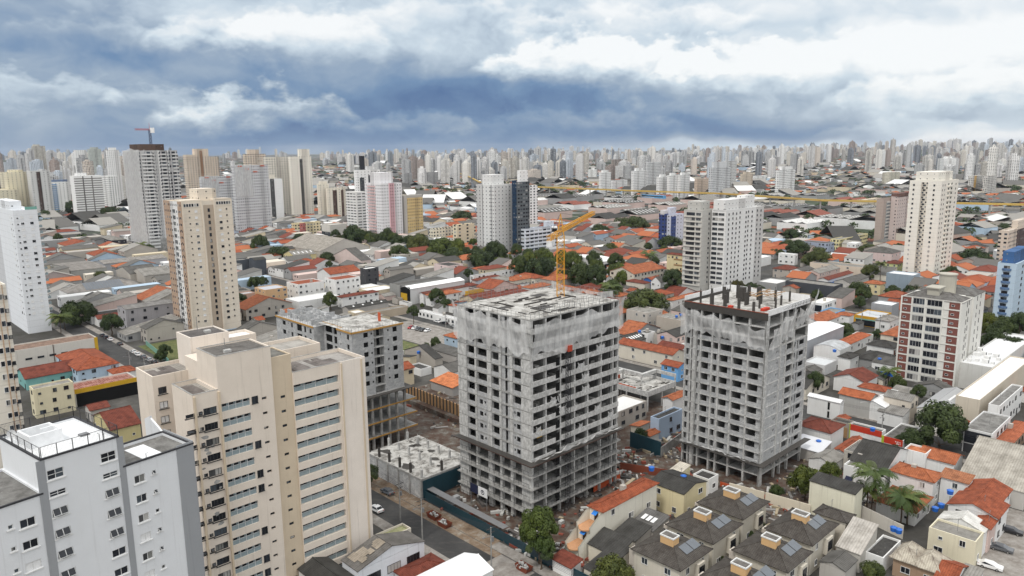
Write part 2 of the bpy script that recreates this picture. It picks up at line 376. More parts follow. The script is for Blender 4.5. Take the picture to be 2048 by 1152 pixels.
def m_net(t, b, o):
    v = obj(t); n = t.noise(t.scl(v, (1., 1., .25)), 1.1, 5., .65, .5); n2 = t.noise(v, 7., 3., .7)
    fac = t.m('ADD', t.maprange(n, .35, .7, .42, .66), t.maprange(n2, .4, .7, -.04, .05))
    df = t.n('ShaderNodeBsdfDiffuse'); t.put(df.inputs[0], (.70, .70, .695)); tr = t.n('ShaderNodeBsdfTransparent')
    mx = t.n('ShaderNodeMixShader'); t.put(mx.inputs[0], fac); t.put(mx.inputs[1], tr); t.put(mx.inputs[2], df); t.put(o.inputs[0], mx)
material('debris_net', m_net)
def m_rail(t, b, o):
    u, z = horiz(t, obj(t)); f = t.m('LESS_THAN', t.m('FRACT', t.m('DIVIDE', u, .16)), .16)
    tr = t.n('ShaderNodeBsdfTransparent'); mx = t.n('ShaderNodeMixShader'); t.put(b.inputs['Base Color'], (.03, .03, .035))
    t.put(mx.inputs[0], f); t.put(mx.inputs[1], tr); t.put(mx.inputs[2], b); t.put(o.inputs[0], mx)
material('bar_fence', m_rail)
def m_car(t, b, o): t.put(b.inputs['Base Color'], attr(t)); b.inputs['Roughness'].default_value = .25; b.inputs['Specular IOR Level'].default_value = .5; b.inputs['Coat Weight'].default_value = .4
material('car_paint', m_car)
def m_hill(t, b, o):
    n = t.noise(obj(t), .004, 9., .75); t.put(b.inputs['Base Color'], t.ramp(n, [(.35, (.03, .05, .025)), (.5, (.10, .11, .09)), (.6, (.26, .25, .24)), (.75, (.36, .34, .32))]))
material('hill_cover', m_hill)
def m_far(t, b, o):
    v = obj(t); vo = t.n('ShaderNodeTexVoronoi'); t.put(vo.inputs['Vector'], v); vo.inputs['Scale'].default_value = .055
    r = t.xyz(vo.outputs['Color'])[0]; n = t.noise(v, .003, 5., .7)
    c = t.ramp(r, [(0., (.02, .032, .015)), (.26, (.055, .054, .052)), (.52, (.11, .107, .104)), (.70, (.20, .075, .04)), (.80, (.22, .215, .21)), (.93, (.5, .5, .5))], 'CONSTANT')
    c = t.mix(t.maprange(n, .50, .60, 0., .85), c, (.045, .065, .03)); t.put(b.inputs['Base Color'], c)
material('city_ground', m_far)
M = MAT
# ------------------------------------------------------------------ builders
ANG = 44.0                       # the street grid: p runs along 44 degrees, q along 134
PV, QV = dirv(ANG), dirv(ANG + 90)
def pq(P): return P.x * PV.x + P.y * PV.y, P.x * QV.x + P.y * QV.y
def from_pq(p, q, z=0.0): v = PV * p + QV * q; return Vector((v.x, v.y, z))
FOOT = []                        # taken ground, as boxes on the street grid
def take(P, a, b, ang=ANG, pad=.6):
    c = [P, P + dirv(ang) * a, P + dirv(ang + 90) * b, P + dirv(ang) * a + dirv(ang + 90) * b]
    ps = [pq(k)[0] for k in c]; qs = [pq(k)[1] for k in c]
    FOOT.append((min(ps) - pad, max(ps) + pad, min(qs) - pad, max(qs) + pad))
def is_free(p0, p1, q0, q1):
    for a, b, c, d in FOOT:
        if p0 < b and p1 > a and q0 < d and q1 > c: return False
    return True

_win = {}
def win_mesh(w, h, kind):
    key = (round(w, 2), round(h, 2), kind)
    if key in _win: return _win[key]
    b = MB(); x = w / 2; f = .07
    fm, pm = {'white': ('white_frame', 'window_pane'), 'dark': ('dark_frame', 'window_pane'), 'hole': ('raw_concrete', 'void'), 'shut': ('white_frame', 'white_board')}[kind]
    b.face([(-x, -.03, 0), (x, -.03, 0), (x, -.03, h), (-x, -.03, h)], 1)
    if kind != 'hole':
        b.box(-x - f, -.07, h, x + f, 0, h + f, 0); b.box(-x - .12, -.14, -f, x + .12, 0, 0, 0)
        b.box(-x - f, -.07, 0, -x, 0, h, 0); b.box(x, -.07, 0, x + f, 0, h, 0)
        if w > .9: b.box(-.03, -.06, 0, .03, -.031, h, 0)
        if w > 1.9:
            for q in (-w / 4, w / 4): b.box(q - .025, -.055, 0, q + .025, -.031, h, 0)
    else: b.box(-x - .05, -.1, -.08, x + .05, 0, 0, 0)
    me = b.mesh('window', [M[fm], M[pm]]); _win[key] = (me, b, fm, pm); return _win[key]
def wins(t, lst, a, cap=100, name='window'):
    """windows on the faces of a box-shaped building: R is the wall along local x, L the wall along local y"""
    lst = sorted(lst, key=lambda k: -k[2]); rest = {}
    for i, (face, u, z, w, h, kind) in enumerate(lst):
        me, b, fm, pm = win_mesh(w, h, kind)
        off = face[1] if isinstance(face, tuple) else 0.; f = face[0] if isinstance(face, tuple) else face
        loc, rz = ((u, off, z), 0.) if f == 'R' else ((off, u, z), R(-90)) if f == 'L' else ((a + off, u, z), R(90))
        if i < cap: link(name, me, t, loc, rz)
        else: rest.setdefault((fm, pm), []).append((b, Matrix.Translation(loc) @ Matrix.Rotation(rz, 4, 'Z')))
    if rest:
        mats = []; mb = MB()
        for (fm, pm), L in rest.items():
            for b, X in L:
                n0 = len(mb.m); mb.add(b, X)
                for k in range(n0, len(mb.m)):
                    nm = fm if mb.m[k] == 0 else pm
                    if nm not in mats: mats.append(nm)
                    mb.m[k] = mats.index(nm)
        o = mb.build(name, [M[k] for k in mats], t); o['kind'] = 'stuff'

OR, ORD, ORB, BRN = (.30, .082, .038), (.18, .05, .032), (.38, .125, .055), (.082, .074, .065)
FIB, FIBL, FIBD, WHT, BIT = (.125, .12, .112), (.29, .277, .255), (.062, .06, .056), (.82, .82, .82), (.06, .058, .055)
W_, CR, YL, BL, PK, GY, LB = (.76, .76, .75), (.66, .61, .52), (.62, .54, .32), (.05, .17, .46), (.60, .47, .43), (.33, .33, .33), (.42, .53, .64)
RM = {'tile': 'roof_tile', 'fib': 'corrugated_sheet', 'bit': 'flat_roofing', 'wht': 'clean_paint'}
def roof_mb(kind, a, b, h, ov=.45, rise=None):
    """returns wall-top polygons and the roof builder for a box a (along x) by b (along y) with eaves at h"""
    r = MB(); x0, x1, y0, y1 = -ov, a + ov, -ov, b + ov; th = .16
    gab = []
    def skirt(pts):
        n = len(pts)
        for i in range(n):
            p, q = pts[i], pts[(i + 1) % n]
            r.face([(p[0], p[1], p[2] - th), (q[0], q[1], q[2] - th), q, p])
        r.face([(p[0], p[1], p[2] - th) for p in reversed(pts)])
    c = [(x0, y0, h), (x1, y0, h), (x1, y1, h), (x0, y1, h)]
    s = min(a, b) / 2 + ov; rs = rise or s * .36
    if kind == 'hip':
        if a >= b: p, q = (x0 + s, b / 2, h + rs), (x1 - s, b / 2, h + rs); F = [[c[0], c[1], q, p], [c[1], c[2], q], [c[2], c[3], p, q], [c[3], c[0], p]]
        else: p, q = (a / 2, y0 + s, h + rs), (a / 2, y1 - s, h + rs); F = [[c[0], c[1], p], [c[1], c[2], q, p], [c[2], c[3], q], [c[3], c[0], p, q]]
        for f in F: r.face(f)
        skirt(c)
        # ridge caps
        e = MB()
        for k in c:
            q2 = min((p, q), key=lambda z: (z[0] - k[0]) ** 2 + (z[1] - k[1]) ** 2); r.tube(k, q2, .13, 4)
        r.tube(p, q, .15, 4)
    elif kind in ('gx', 'gy'):
        if kind == 'gx':
            rs = rise or (b / 2 + ov) * .36; p, q = (x0, b / 2, h + rs), (x1, b / 2, h + rs)
            r.face([c[0], c[1], q, p]); r.face([c[2], c[3], p, q]); ed = [(c[0], p), (p, c[3]), (c[1], q), (q, c[2])]; k = rs / (b / 2 + ov)
            gab = [[(0, 0, h), (0, b, h), (0, b / 2, h + k * b / 2)], [(a, 0, h), (a, b, h), (a, b / 2, h + k * b / 2)]]
            lines = [(c[0], c[1]), (c[2], c[3])]
        else:
            rs = rise or (a / 2 + ov) * .36; p, q = (a / 2, y0, h + rs), (a / 2, y1, h + rs)
            r.face([c[1], c[2], q, p]); r.face([c[3], c[0], p, q]); ed = [(c[0], p), (p, c[1]), (c[3], q), (q, c[2])]; k = rs / (a / 2 + ov)
            gab = [[(0, 0, h), (a, 0, h), (a / 2, 0, h + k * a / 2)], [(0, b, h), (a, b, h), (a / 2, b, h + k * a / 2)]]
            lines = [(c[1], c[2]), (c[3], c[0])]
        for u, v in ed + lines: r.face([(u[0], u[1], u[2] - th), (v[0], v[1], v[2] - th), v, u])
        r.tube(p, q, .14, 4)
    elif kind[0] == 's':
        ax, sg = kind[1], kind[2]; rs = rise or (a if ax == 'x' else b) * .16
        def hh(x, y):
            f = x / a if ax == 'x' else y / b
            return h + rs * (f if sg == '+' else 1 - f)
        c = [(x, y, hh(x, y)) for x, y, _ in c]; r.face(c); skirt(c)
        k = [(x, y, hh(x, y) - .08) for x, y in ((0, 0), (a, 0), (a, b), (0, b))]; n = 4
        for i in range(4):
            p, q = k[i], k[(i + 1) % 4]; gab.append([(p[0], p[1], h - .1), (q[0], q[1], h - .1), q, p])
    elif kind[0] == 'b':
        n = 10; L = b if kind[1] == 'x' else a; rs = rise or L * .16; pr = None
        prof = [((i / n) * L, h + rs * (1 - (2 * i / n - 1) ** 2)) for i in range(n + 1)]
        for (u0, z0), (u1, z1) in zip(prof, prof[1:]):
            if kind[1] == 'x': r.face([(x0, u0, z0), (x1, u0, z0), (x1, u1, z1), (x0, u1, z1)])
            else: r.face([(u0, y0, z0), (u1, y0, z1 - z1 + z0), (u1, y1, z1), (u0, y1, z0)][:0] or [(u0, y0, z0), (u0, y1, z0), (u1, y1, z1), (u1, y0, z1)])
        for e in (0, a if kind[1] == 'x' else b):
            gab.append([((e, u, z - .05) if kind[1] == 'x' else (u, e, z - .05)) for u, z in prof] + ([(e, L, h - .1), (e, 0, h - .1)] if kind[1] == 'x' else [(L, e, h - .1), (0, e, h - .1)]))
    elif kind == 'flat':
        r.box(.22, .22, h - .9, a - .22, b - .22, h - .45)
    return gab, r
def house(near, xl, xr, h, roof, mat, rc, wc, label, ang=ANG, cap=40, win=True, rise=None, ov=None, cat='house', name='house', group=None, wk='white', size=None, fl=None, wd=3.3, minw=3., z0=0., parapet=None):
    P = at(near[0], near[1], h); P = Vector((P.x, P.y, z0))
    if size: a, b = size
    else:
        top = Vector((P.x, P.y, h)); a = max(minw, run_to(top, ang, xr)); b = max(minw, run_to(top, ang + 90, xl))
    a, b = min(a, 90), min(b, 110)
    return house_at(P, a, b, h - z0, roof, mat, rc, wc, label, ang, cap, win, rise, ov, cat, name, group, wk, fl, wd, parapet)
def house_at(P, a, b, h, roof, mat, rc, wc, label, ang=ANG, cap=40, win=True, rise=None, ov=None, cat='house', name='house', group=None, wk='white', fl=None, wd=3.3, parapet=None):
    t = thing(name, label, cat, P, ang, group); take(P, a, b, ang)
    if ov is None: ov = .4 if mat == 'tile' else .2
    gab, r = roof_mb(roof, a, b, h, ov, rise)
    wl = MB(); top = h - .06 if roof != 'flat' else h
    if roof == 'flat':
        wl.prism([(0, 0), (a, 0), (a, b), (0, b)], 0, h - .5)
        k = .22
        for x0, y0, x1, y1 in ((0, 0, a, k), (0, b - k, a, b), (0, k, k, b - k), (a - k, k, a, b - k)): wl.box(x0, y0, h - .5, x1, y1, h)
    else: wl.prism([(0, 0), (a, 0), (a, b), (0, b)], 0, top)
    for gf in gab: wl.face(gf)
    wl.build('wall', M['painted_wall'], t, col=wc)
    r.build('roof', M[RM[mat]], t, col=rc)
    if parapet:                 # solid gable walls standing above the roof
        pb = MB()
        for e in (-.15, a - .1):
            pb.face([(e, -.2, h - .2), (e, b + .2, h - .2), (e, b + .2, h + .3), (e, b / 2, h + (rise or b * .18) + .5), (e, -.2, h + .3)]); pb.face([(e + .25, -.2, h - .2), (e + .25, -.2, h + .3), (e + .25, b / 2, h + (rise or b * .18) + .5), (e + .25, b + .2, h + .3), (e + .25, b + .2, h - .2)])
            pts = [(-.2, h + .3), (b / 2, h + (rise or b * .18) + .5), (b + .2, h + .3)]
            for (u0, q0), (u1, q1) in zip(pts, pts[1:]): pb.face([(e, u0, q0), (e + .25, u0, q0), (e + .25, u1, q1), (e, u1, q1)])
        pb.build('parapet', M['painted_wall'], t, col=parapet)
    if win:
        fl = fl or max(1, int((h + .4) / 3.0)); L = []; fh = h / fl
        for f in range(fl):
            z = f * fh + fh * .36
            for face, ln in (('R', a), ('L', b)):
                n = int(ln / wd)
                for i in range(n):
                    if rnd.random() < .22: continue
                    ww = rnd.choice((1.0, 1.3, 1.6)); hh = min(1.2, fh * .42)
                    if rnd.random() < .18: ww, hh = .7, .6
                    if f == 0 and rnd.random() < .14: L.append((face, (i + .5) * ln / n, .05, 1., 2.1, wk)); continue
                    L.append((face, (i + .5) * ln / n + rnd.uniform(-.3, .3), z, ww, hh, wk))
        wins(t, L, a, cap)
        if P.length < 470 and rnd.random() < .6:
            m = MB(); x, y = a * rnd.uniform(.25, .7), b * rnd.uniform(.25, .7); zt = h - .3 if roof == 'flat' else h + .3
            if rnd.random() < .5: m.box(x, y, zt - .2, x + 1.1, y + 1.1, zt + 1.5); o = m.build('chimney', M['painted_wall'], t); o['col'] = (.45, .42, .38)
            else: m.tube((x, y, zt - .2), (x, y, zt + 2.6), .045, 4); m.tube((x - .6, y, zt + 2.3), (x + .6, y, zt + 2.3), .03, 4); m.build('aerial', M['steel'], t)
    t['dims'] = (a, b, h); return t

def facade_mesh(mb, col, name='wall', parent=None, grid=(2.6, .45, .42)):
    mb.c = [c or col for c in mb.c]
    o = mb.build(name, M['tower_facade'], parent); o['grid'] = grid; return o
def tower(near, yb, xl, xr, label, col, ang=ANG, grid=(2.8, .45, .42), crown=None, crowncol=None, strips=(), bal=(), h=None, name='apartment_tower', cat='apartment tower', group=None, minw=6, cap_a=60, cap_b=45, par=.9, win=None, step=None):
    """a tower seen from afar: walls with their window rows, roof house, bands, balcony stacks"""
    if h is None: P, h = corner_h(near[0], near[1], yb)
    else: P = at(near[0], near[1], h); P.z = 0
    top = Vector((P.x, P.y, h)); a = min(cap_a, max(minw, run_to(top, ang, xr))); b = min(cap_b, max(minw, run_to(top, ang + 90, xl)))
    t = thing(name, label, cat, (P.x, P.y, 0), ang, group); take(Vector((P.x, P.y, 0)), a, b, ang)
    w = MB(); w.prism([(0, 0), (a, 0), (a, b), (0, b)], 0, h - par)
    k = .3
    for x0, y0, x1, y1 in ((0, 0, a, k), (0, b - k, a, b), (0, k, k, b - k), (a - k, k, a, b - k)): w.box(x0, y0, h - par, x1, y1, h)
    facade_mesh(w, col, 'wall', t, grid)
    for cr in (crown or ()):      # roof houses: x0, y0, x1, y1 as fractions, height
        x0, y0, x1, y1, ch = cr[:5]; m = MB(); m.box(a * x0, b * y0, h - par, a * x1, b * y1, h + ch); facade_mesh(m, cr[5] if len(cr) > 5 else crowncol or col, 'roof_house', t, (4., .15, .2))
    for face, u0, u1, c, z0, z1 in strips:   # a coloured band standing a little proud of the wall
        m = MB(); L = a if face == 'R' else b
        if face == 'R': m.box(L * u0, -.25, h * z0, L * u1, .02, h * z1)
        else: m.box(-.25, L * u0, h * z0, .02, L * u1, h * z1)
        m.c = [c] * len(m.c); o = m.build('wall_panel', M['tower_facade'], t); o['grid'] = (2.4, .4, .35)
    for face, u0, u1, c, dep in bal:         # balcony stack
        m = MB(); L = a if face == 'R' else b; n = int(h / 3.0)
        for f in range(1, n):
            z = f * 3.0 - .25
            if face == 'R': m.box(L * u0, -dep, z, L * u1, 0, z + 1.25, bottom=True)
            else: m.box(-dep, L * u0, z, 0, L * u1, z + 1.25, bottom=True)
        o = m.build('balcony_stack', M['clean_paint'], t); o['col'] = c
    if win: wins(t, win(a, b, h), a)
    t['dims'] = (a, b, h); return t

# ------------------------------------------------------------------ trees
def crown_mesh(name, seed, n=2600, leaf=.55, lobes=11, flat=.75, col=((.016, .03, .009), (.056, .082, .023))):
    """leaf clumps spread over uneven lobes in a crown of about unit radius 5 m, centred at its base height 0"""
    q = random.Random(seed); L = []
    for i in range(lobes):
        a = i * 2.4 + q.uniform(-.5, .5); d = 3.7 * math.sqrt((i + .2) / lobes) * q.uniform(.8, 1.08); z = (4.3 - 3.0 * (d / 3.9) ** 2) * flat + q.uniform(-.5, .6) + .5; L.append((d * math.cos(a), d * math.sin(a), z, q.uniform(.95, 1.55), q.uniform(.0, 1.)))
    for i in range(lobes // 3): a = q.uniform(0, 6.283); d = q.uniform(1.4, 3.2); L.append((d * math.cos(a), d * math.sin(a), 1.1 * flat + q.uniform(0, .6), q.uniform(.9, 1.3), q.uniform(0, .5)))
    v = []; f = []; c = []
    for k in range(n):
        lx, ly, lz, lr, lt = L[k % len(L)]
        th, cz = q.uniform(0, 6.283), q.uniform(-.75, 1.); sr = math.sqrt(max(0, 1 - cz * cz)); rr = lr * (q.random() ** .22)
        P = Vector((lx + rr * sr * math.cos(th), ly + rr * sr * math.sin(th), lz + rr * cz * .8))
        N = Vector((sr * math.cos(th) + q.uniform(-.6, .6), sr * math.sin(th) + q.uniform(-.6, .6), cz + q.uniform(-.1, .9))).normalized()
        A = N.orthogonal().normalized(); A.rotate(Matrix.Rotation(q.uniform(0, 6.28), 3, N)); B = N.cross(A); s = leaf * q.uniform(.5, 1.)
        i = len(v); v += [tuple(P + A * s), tuple(P + B * s * .55), tuple(P - A * s), tuple(P - B * s * .55)]; f.append((i, i + 1, i + 2, i + 3))
        m = lt * .6 + q.random() * .4; c += [tuple(x + (y - x) * m for x, y in zip(*col)) + (1,)] * 4
    me = bpy.data.meshes.new(name); me.from_pydata(v, [], f); me.materials.append(M['foliage'])
    ca = me.color_attributes.new('Col', 'FLOAT_COLOR', 'CORNER'); ca.data.foreach_set('color', [x for k in c for x in k]); me.update(); return me
CROWNS = [crown_mesh('crown', 3, 9000, .30, 22), crown_mesh('crown', 8, 9000, .30, 27, .62), crown_mesh('crown', 21, 9000, .30, 19, .95), crown_mesh('crown', 5, 9000, .30, 30, .8)]
CROWNS_FAR = [crown_mesh('crown', 31, 480, 1.1, 16), crown_mesh('crown', 37, 480, 1.1, 14, .6)]
def trunk_mesh(seed):
    q = random.Random(seed); b = MB(); p = Vector((0, 0, 0)); r = .32
    for i in range(4):
        n = p + Vector((q.uniform(-.25, .25), q.uniform(-.25, .25), .8)); b.tube(p, n, r, 7, r2=r * .85); p = n; r *= .85
    for i in range(6):
        a = i * 1.05 + q.uniform(-.3, .3); e = p + Vector((math.cos(a) * q.uniform(1.2, 2.4), math.sin(a) * q.uniform(1.2, 2.4), q.uniform(1.2, 2.8))); b.tube(p - Vector((0, 0, .1)), e, .16, 5, r2=.05)
    return b.mesh('trunk', [M['bark']])
TRUNKS = [trunk_mesh(1), trunk_mesh(2)]
def tree(P, rad, ht, label, tint=(1, 1, 1), group=None, far=False, kind=None, name='tree'):
    """crown of radius rad whose top is at height ht"""
    t = thing(name, label, 'tree', (P.x, P.y, P.z), rnd.uniform(0, 360), group)
    cb = max(.25, ht - rad * 1.75); s = rad / 4.6
    k = (rnd.randrange(2) if far else rnd.randrange(4)) if kind is None else kind
    c = link('crown', (CROWNS_FAR if far else CROWNS)[k], t, (0, 0, cb)); c.scale = (s, s, (ht - cb) / 5.2); c['tint'] = tint
    if not far:
        q = link('trunk', TRUNKS[rnd.randrange(2)], t); q.scale = (s, s, max(.4, (cb + rad * .15) / 3.2))
    return t
def frond_mesh():
    b = MB(); q = random.Random(4); c = ((.03, .055, .016), (.085, .115, .03))
    for i in range(18):
        a = i * 2.4; el0 = q.uniform(.0, 1.25); L = q.uniform(2.8, 3.9); pts = []; d = Vector((math.cos(a), math.sin(a), 0)); p = Vector((0, 0, 0)); e = el0
        for k in range(8):
            pts.append(p.copy()); p = p + (d * math.cos(e) + Vector((0, 0, math.sin(e)))) * (L / 7); e -= .30
        sd = Vector((-d.y, d.x, 0)); m = q.random(); col = tuple(x + (y - x) * m for x, y in zip(*c))
        for k in range(7):
            for s in (-1, 1):
                w = .5 * math.sin((k + .7) / 7.6 * math.pi) + .12
                for g in range(3):
                    o = pts[k].lerp(pts[k + 1], g * .33); o2 = pts[k].lerp(pts[k + 1], g * .33 + .17)
                    b.face([o, o2, o2 + sd * s * w * .95 + d * .4 - Vector((0, 0, w * .6)), o + sd * s * w + d * .3 - Vector((0, 0, w * .62))], 0, col)
    return b.mesh('fronds', [M['foliage']])
FROND = frond_mesh()
def palm(P, ht, label, s=1., group=None):
    t = thing('palm_tree', label, 'palm tree', P, rnd.uniform(0, 360), group)
    b = MB(); p = Vector((0, 0, 0)); r = .2
    for i in range(5):
        n = p + Vector((rnd.uniform(-.1, .1), rnd.uniform(-.1, .1), ht / 5)); b.tube(p, n, r, 7, r2=r * .92); p = n; r *= .92
    b.build('trunk', M['bark'], t); c = link('fronds', FROND, t, p); c.scale = (s, s, s); c['tint'] = (1, 1, 1); return t

# ------------------------------------------------------------------ cars
def car_meshes():
    L, W = 4.1, 1.72; prof = [(-2.05, .38), (-2.05, .72), (-1.95, .86), (-1.1, .95), (-.35, 1.42), (.95, 1.44), (1.65, 1.0), (2.0, .92), (2.05, .6), (2.02, .36)]
    b = MB(); st = [(-W / 2, 0), (-W / 2 + .04, .0), (W / 2 - .04, 0), (W / 2, 0)]
    def sec(y, k): return [(x, y * (1 if z < .97 else .80), z) for x, z in prof]
    ys = [-W / 2, W / 2]; A, B = sec(ys[0], 0), sec(ys[1], 0); n = len(prof)
    for i in range(n):
        j = (i + 1) % n; b.face([A[i], A[j], B[j], B[i]])
    b.face(list(reversed(A))); b.face(B)
    body = b.mesh('body', [M['car_paint']])
    g = MB(); y = W / 2
    for s in (-1, 1):
        pts = [(-1.0, .99), (-.36, 1.36), (.9, 1.38), (1.5, 1.03)]
        P = [(x, s * (y * (.985 if z < 1.05 else .815)), z) for x, z in pts]; g.face(P if s < 0 else list(reversed(P)))
    g.face([(-1.07, -.66, .99), (-1.07, .66, .99), (-.41, .62, 1.405), (-.41, -.62, 1.405)]); g.face([(1.6, .66, 1.05), (1.6, -.66, 1.05), (1.02, -.62, 1.43), (1.02, .62, 1.43)])
    glass = g.mesh('windscreen', [M['dark_glass']])
    w = MB(); w.tube((0, -.1, 0), (0, .1, 0), .31, 14, 0); w.tube((0, -.105, 0), (0, .105, 0), .18, 10, 1); wheel = w.mesh('wheel', [M['rubber'], M['chrome']])
    hl = MB(); hl.box(-.03, -.18, -.08, .03, .18, .08); lamp = hl.mesh('headlight', [M['lamp_glass']]); tl = hl.mesh('tail_light', [M['safety_red']])
    return body, glass, wheel, lamp, tl
CARM = car_meshes()
def car(P, ang, colr, label, group='cars parked along the streets', k=1.):
    t = thing('car', label, 'car', P, ang, group); b = link('body', CARM[0], t); b['col'] = colr; link('windscreen', CARM[1], t)
    b.scale = (k, 1, 1)
    for x in (-1.3, 1.28):
        for y in (-.8, .8): link('wheel', CARM[2], t, (x, y, .31))
    for y in (-.62, .62): link('headlight', CARM[3], t, (-2.04, y, .68)); link('tail_light', CARM[4], t, (2.03, y, .76))
    return t
# ------------------------------------------------------------------ setting
def sm(a, b, x): t = min(1, max(0, (x - a) / (b - a))); return t * t * (3 - 2 * t)
def terr(x, y):
    d = math.hypot(x, y)
    return 30 * sm(1900, 5200, d) + 22 * sm(2200, 5000, d) * math.sin(x * .0011 + 1.3) * math.sin(y * .0009 + .4) + 14 * sm(1800, 3000, d) * math.sin(x * .0031) * math.cos(y * .0027)
v = []; f = []; nx = 121; ys = [-400 + 40 * i for i in range(60)] + [2000 + 150 * i for i in range(70)] + [12500 + 1500 * i for i in range(14)]
for j, y in enumerate(ys):
    for i in range(nx):
        x = (i / (nx - 1) - .5) * 2 * (900 + abs(y) * 1.15); v.append((x, y, terr(x, y) - .02 - (60 * sm(9000, 25000, y))))
for j in range(len(ys) - 1):
    for i in range(nx - 1): k = j * nx + i; f.append((k, k + 1, k + nx + 1, k + nx))
me = bpy.data.meshes.new('ground'); me.from_pydata(v, [], f); me.materials.append(M['city_ground']); structure(link('ground', me))
def strip(name, p0, p1, q0, q1, z, mat, th=0.):
    b = MB(); c = [from_pq(p0, q0, z), from_pq(p1, q0, z), from_pq(p1, q1, z), from_pq(p0, q1, z)]
    if th:
        lo = [(k.x, k.y, z - th) for k in c]
        for i in range(4): b.face([lo[i], lo[(i + 1) % 4], c[(i + 1) % 4], c[i]])
    b.face(c); return structure(b.build(name, M[mat]))
strip('yard_ground', 20, 640, -420, 900, .0, 'yard_ground')
for nm, a, b in (('street', 91.2, 100.5), ('street', 224, 236.5), ('avenue', 379, 391)):
    strip(nm, a, b, -420, 900, .012, 'asphalt'); strip('pavement', a - 2.8, a, -420, 900, .14, 'paving', .16); strip('pavement', b, b + 2.9, -420, 900, .14, 'paving', .16)
    for pp in (a - 2.8, b + 2.9): pass
    FOOT.append((a - 3, b + 3, -420, 900))
for q0 in (-60, 250, 430, 610):      # side streets
    strip('side_street', 394, 560, q0, q0 + 8, .016, 'asphalt'); FOOT.append((393, 560, q0 - 1, q0 + 9))
strip('side_street', 240, 376, 402, 410, .016, 'asphalt'); FOOT.append((240, 376, 401, 411))
# worn sandy strips beside the building site
strip('sandy_verge', 98.4, 100.46, 108, 158, .018, 'sandy_soil'); strip('sandy_pavement', 100.5, 103.9, 112, 162, .152, 'sandy_soil'); strip('street_repair', 93.5, 100.3, 98, 108, .018, 'paving'); strip('site_ground', 104, 150, 82, 210, .02, 'red_earth'); strip('site_ground', 150, 205, 58, 214, .02, 'red_earth')

class Bld:
    """a building whose near vertical edge has its top at a picture point; local x along the right wall, y along the left wall"""
    def __init__(s, name, label, cat, near, h=None, yb=None, ang=ANG, group=None):
        if h is None: P, h = corner_h(near[0], near[1], yb)
        else: P = at(near[0], near[1], h)
        s.P = Vector((P.x, P.y, 0)); s.h = h; s.ang = ang; s.t = thing(name, label, cat, s.P, ang, group)
        s.X = dirv(ang); s.Y = dirv(ang + 90)
    def uv(s, face, x, y, off=0.):
        """distance along a wall and height of a picture point on it"""
        d = fw + rt * ((x - 1024) / F) - up * ((y - 576) / F)
        n, al = (s.Y, s.X) if face == 'R' else (s.X, s.Y)
        t = ((s.P + n * off - CAMLOC).dot(n)) / d.dot(n); Q = CAMLOC + d * t; return (Q - s.P).dot(al), Q.z
    def at(s, x, y, z):
        Q = at(x, y, z) - s.P; return Q.dot(s.X), Q.dot(s.Y)
    def runx(s, xt, z=None, y=0., x=0.): return x + run_to(s.P + s.X * x + s.Y * y + Vector((0, 0, s.h if z is None else z)), s.ang, xt)
    def runy(s, xt, z=None, x=0., y=0.): return y + run_to(s.P + s.X * x + s.Y * y + Vector((0, 0, s.h if z is None else z)), s.ang + 90, xt)
    def take(s, a, b): take(s.P, a, b, s.ang)
def holed_wall(mb, mp, L, H, holes, depth=.18, m=0, mr=None, z0=0.):
    """wall L long with rectangular openings (u0, u1, z0, z1); mp maps (u, z, depth) to local space"""
    us = sorted({0., L} | {h[0] for h in holes} | {h[1] for h in holes}); zs = sorted({z0, H} | {h[2] for h in holes} | {h[3] for h in holes})
    us = [u for u in us if 0 <= u <= L]; zs = [z for z in zs if z0 <= z <= H]; mr = m if mr is None else mr
    for i in range(len(us) - 1):
        j = 0
        while j < len(zs) - 1:
            uc = (us[i] + us[i + 1]) / 2
            def inh(k): zc = (zs[k] + zs[k + 1]) / 2; return any(a < uc < b and c < zc < d for a, b, c, d in holes)
            if inh(j): j += 1; continue
            k = j
            while k + 1 < len(zs) - 1 and not inh(k + 1): k += 1
            mb.face([mp(us[i], zs[j], 0), mp(us[i + 1], zs[j], 0), mp(us[i + 1], zs[k + 1], 0), mp(us[i], zs[k + 1], 0)], m); j = k + 1
    for a, b, c, d in holes:
        for (u0, w0), (u1, w1) in (((a, c), (b, c)), ((b, c), (b, d)), ((b, d), (a, d)), ((a, d), (a, c))):
            mb.face([mp(u0, w0, 0), mp(u0, w0, depth), mp(u1, w1, depth), mp(u1, w1, 0)], mr)
def mapR(y=0.): return lambda u, z, d: (u, y + d, z)
def mapL(x=0.): return lambda u, z, d: (x + d, u, z)
def box_roof(mb, x0, y0, x1, y1, h, par, m=0, mt=1, k=.25):
    """flat roof sunk behind a parapet whose top is h"""
    mb.face([(x0 + k, y0 + k, h - par), (x1 - k, y0 + k, h - par), (x1 - k, y1 - k, h - par), (x0 + k, y1 - k, h - par)], mt)
    o = [(x0, y0), (x1, y0), (x1, y1), (x0, y1)]; i = [(x0 + k, y0 + k), (x1 - k, y0 + k), (x1 - k, y1 - k), (x0 + k, y1 - k)]
    for a in range(4):
        b = (a + 1) % 4; mb.face([(*o[a], h), (*o[b], h), (*i[b], h), (*i[a], h)], m); mb.face([(*i[a], h), (*i[b], h), (*i[b], h - par), (*i[a], h - par)], m)
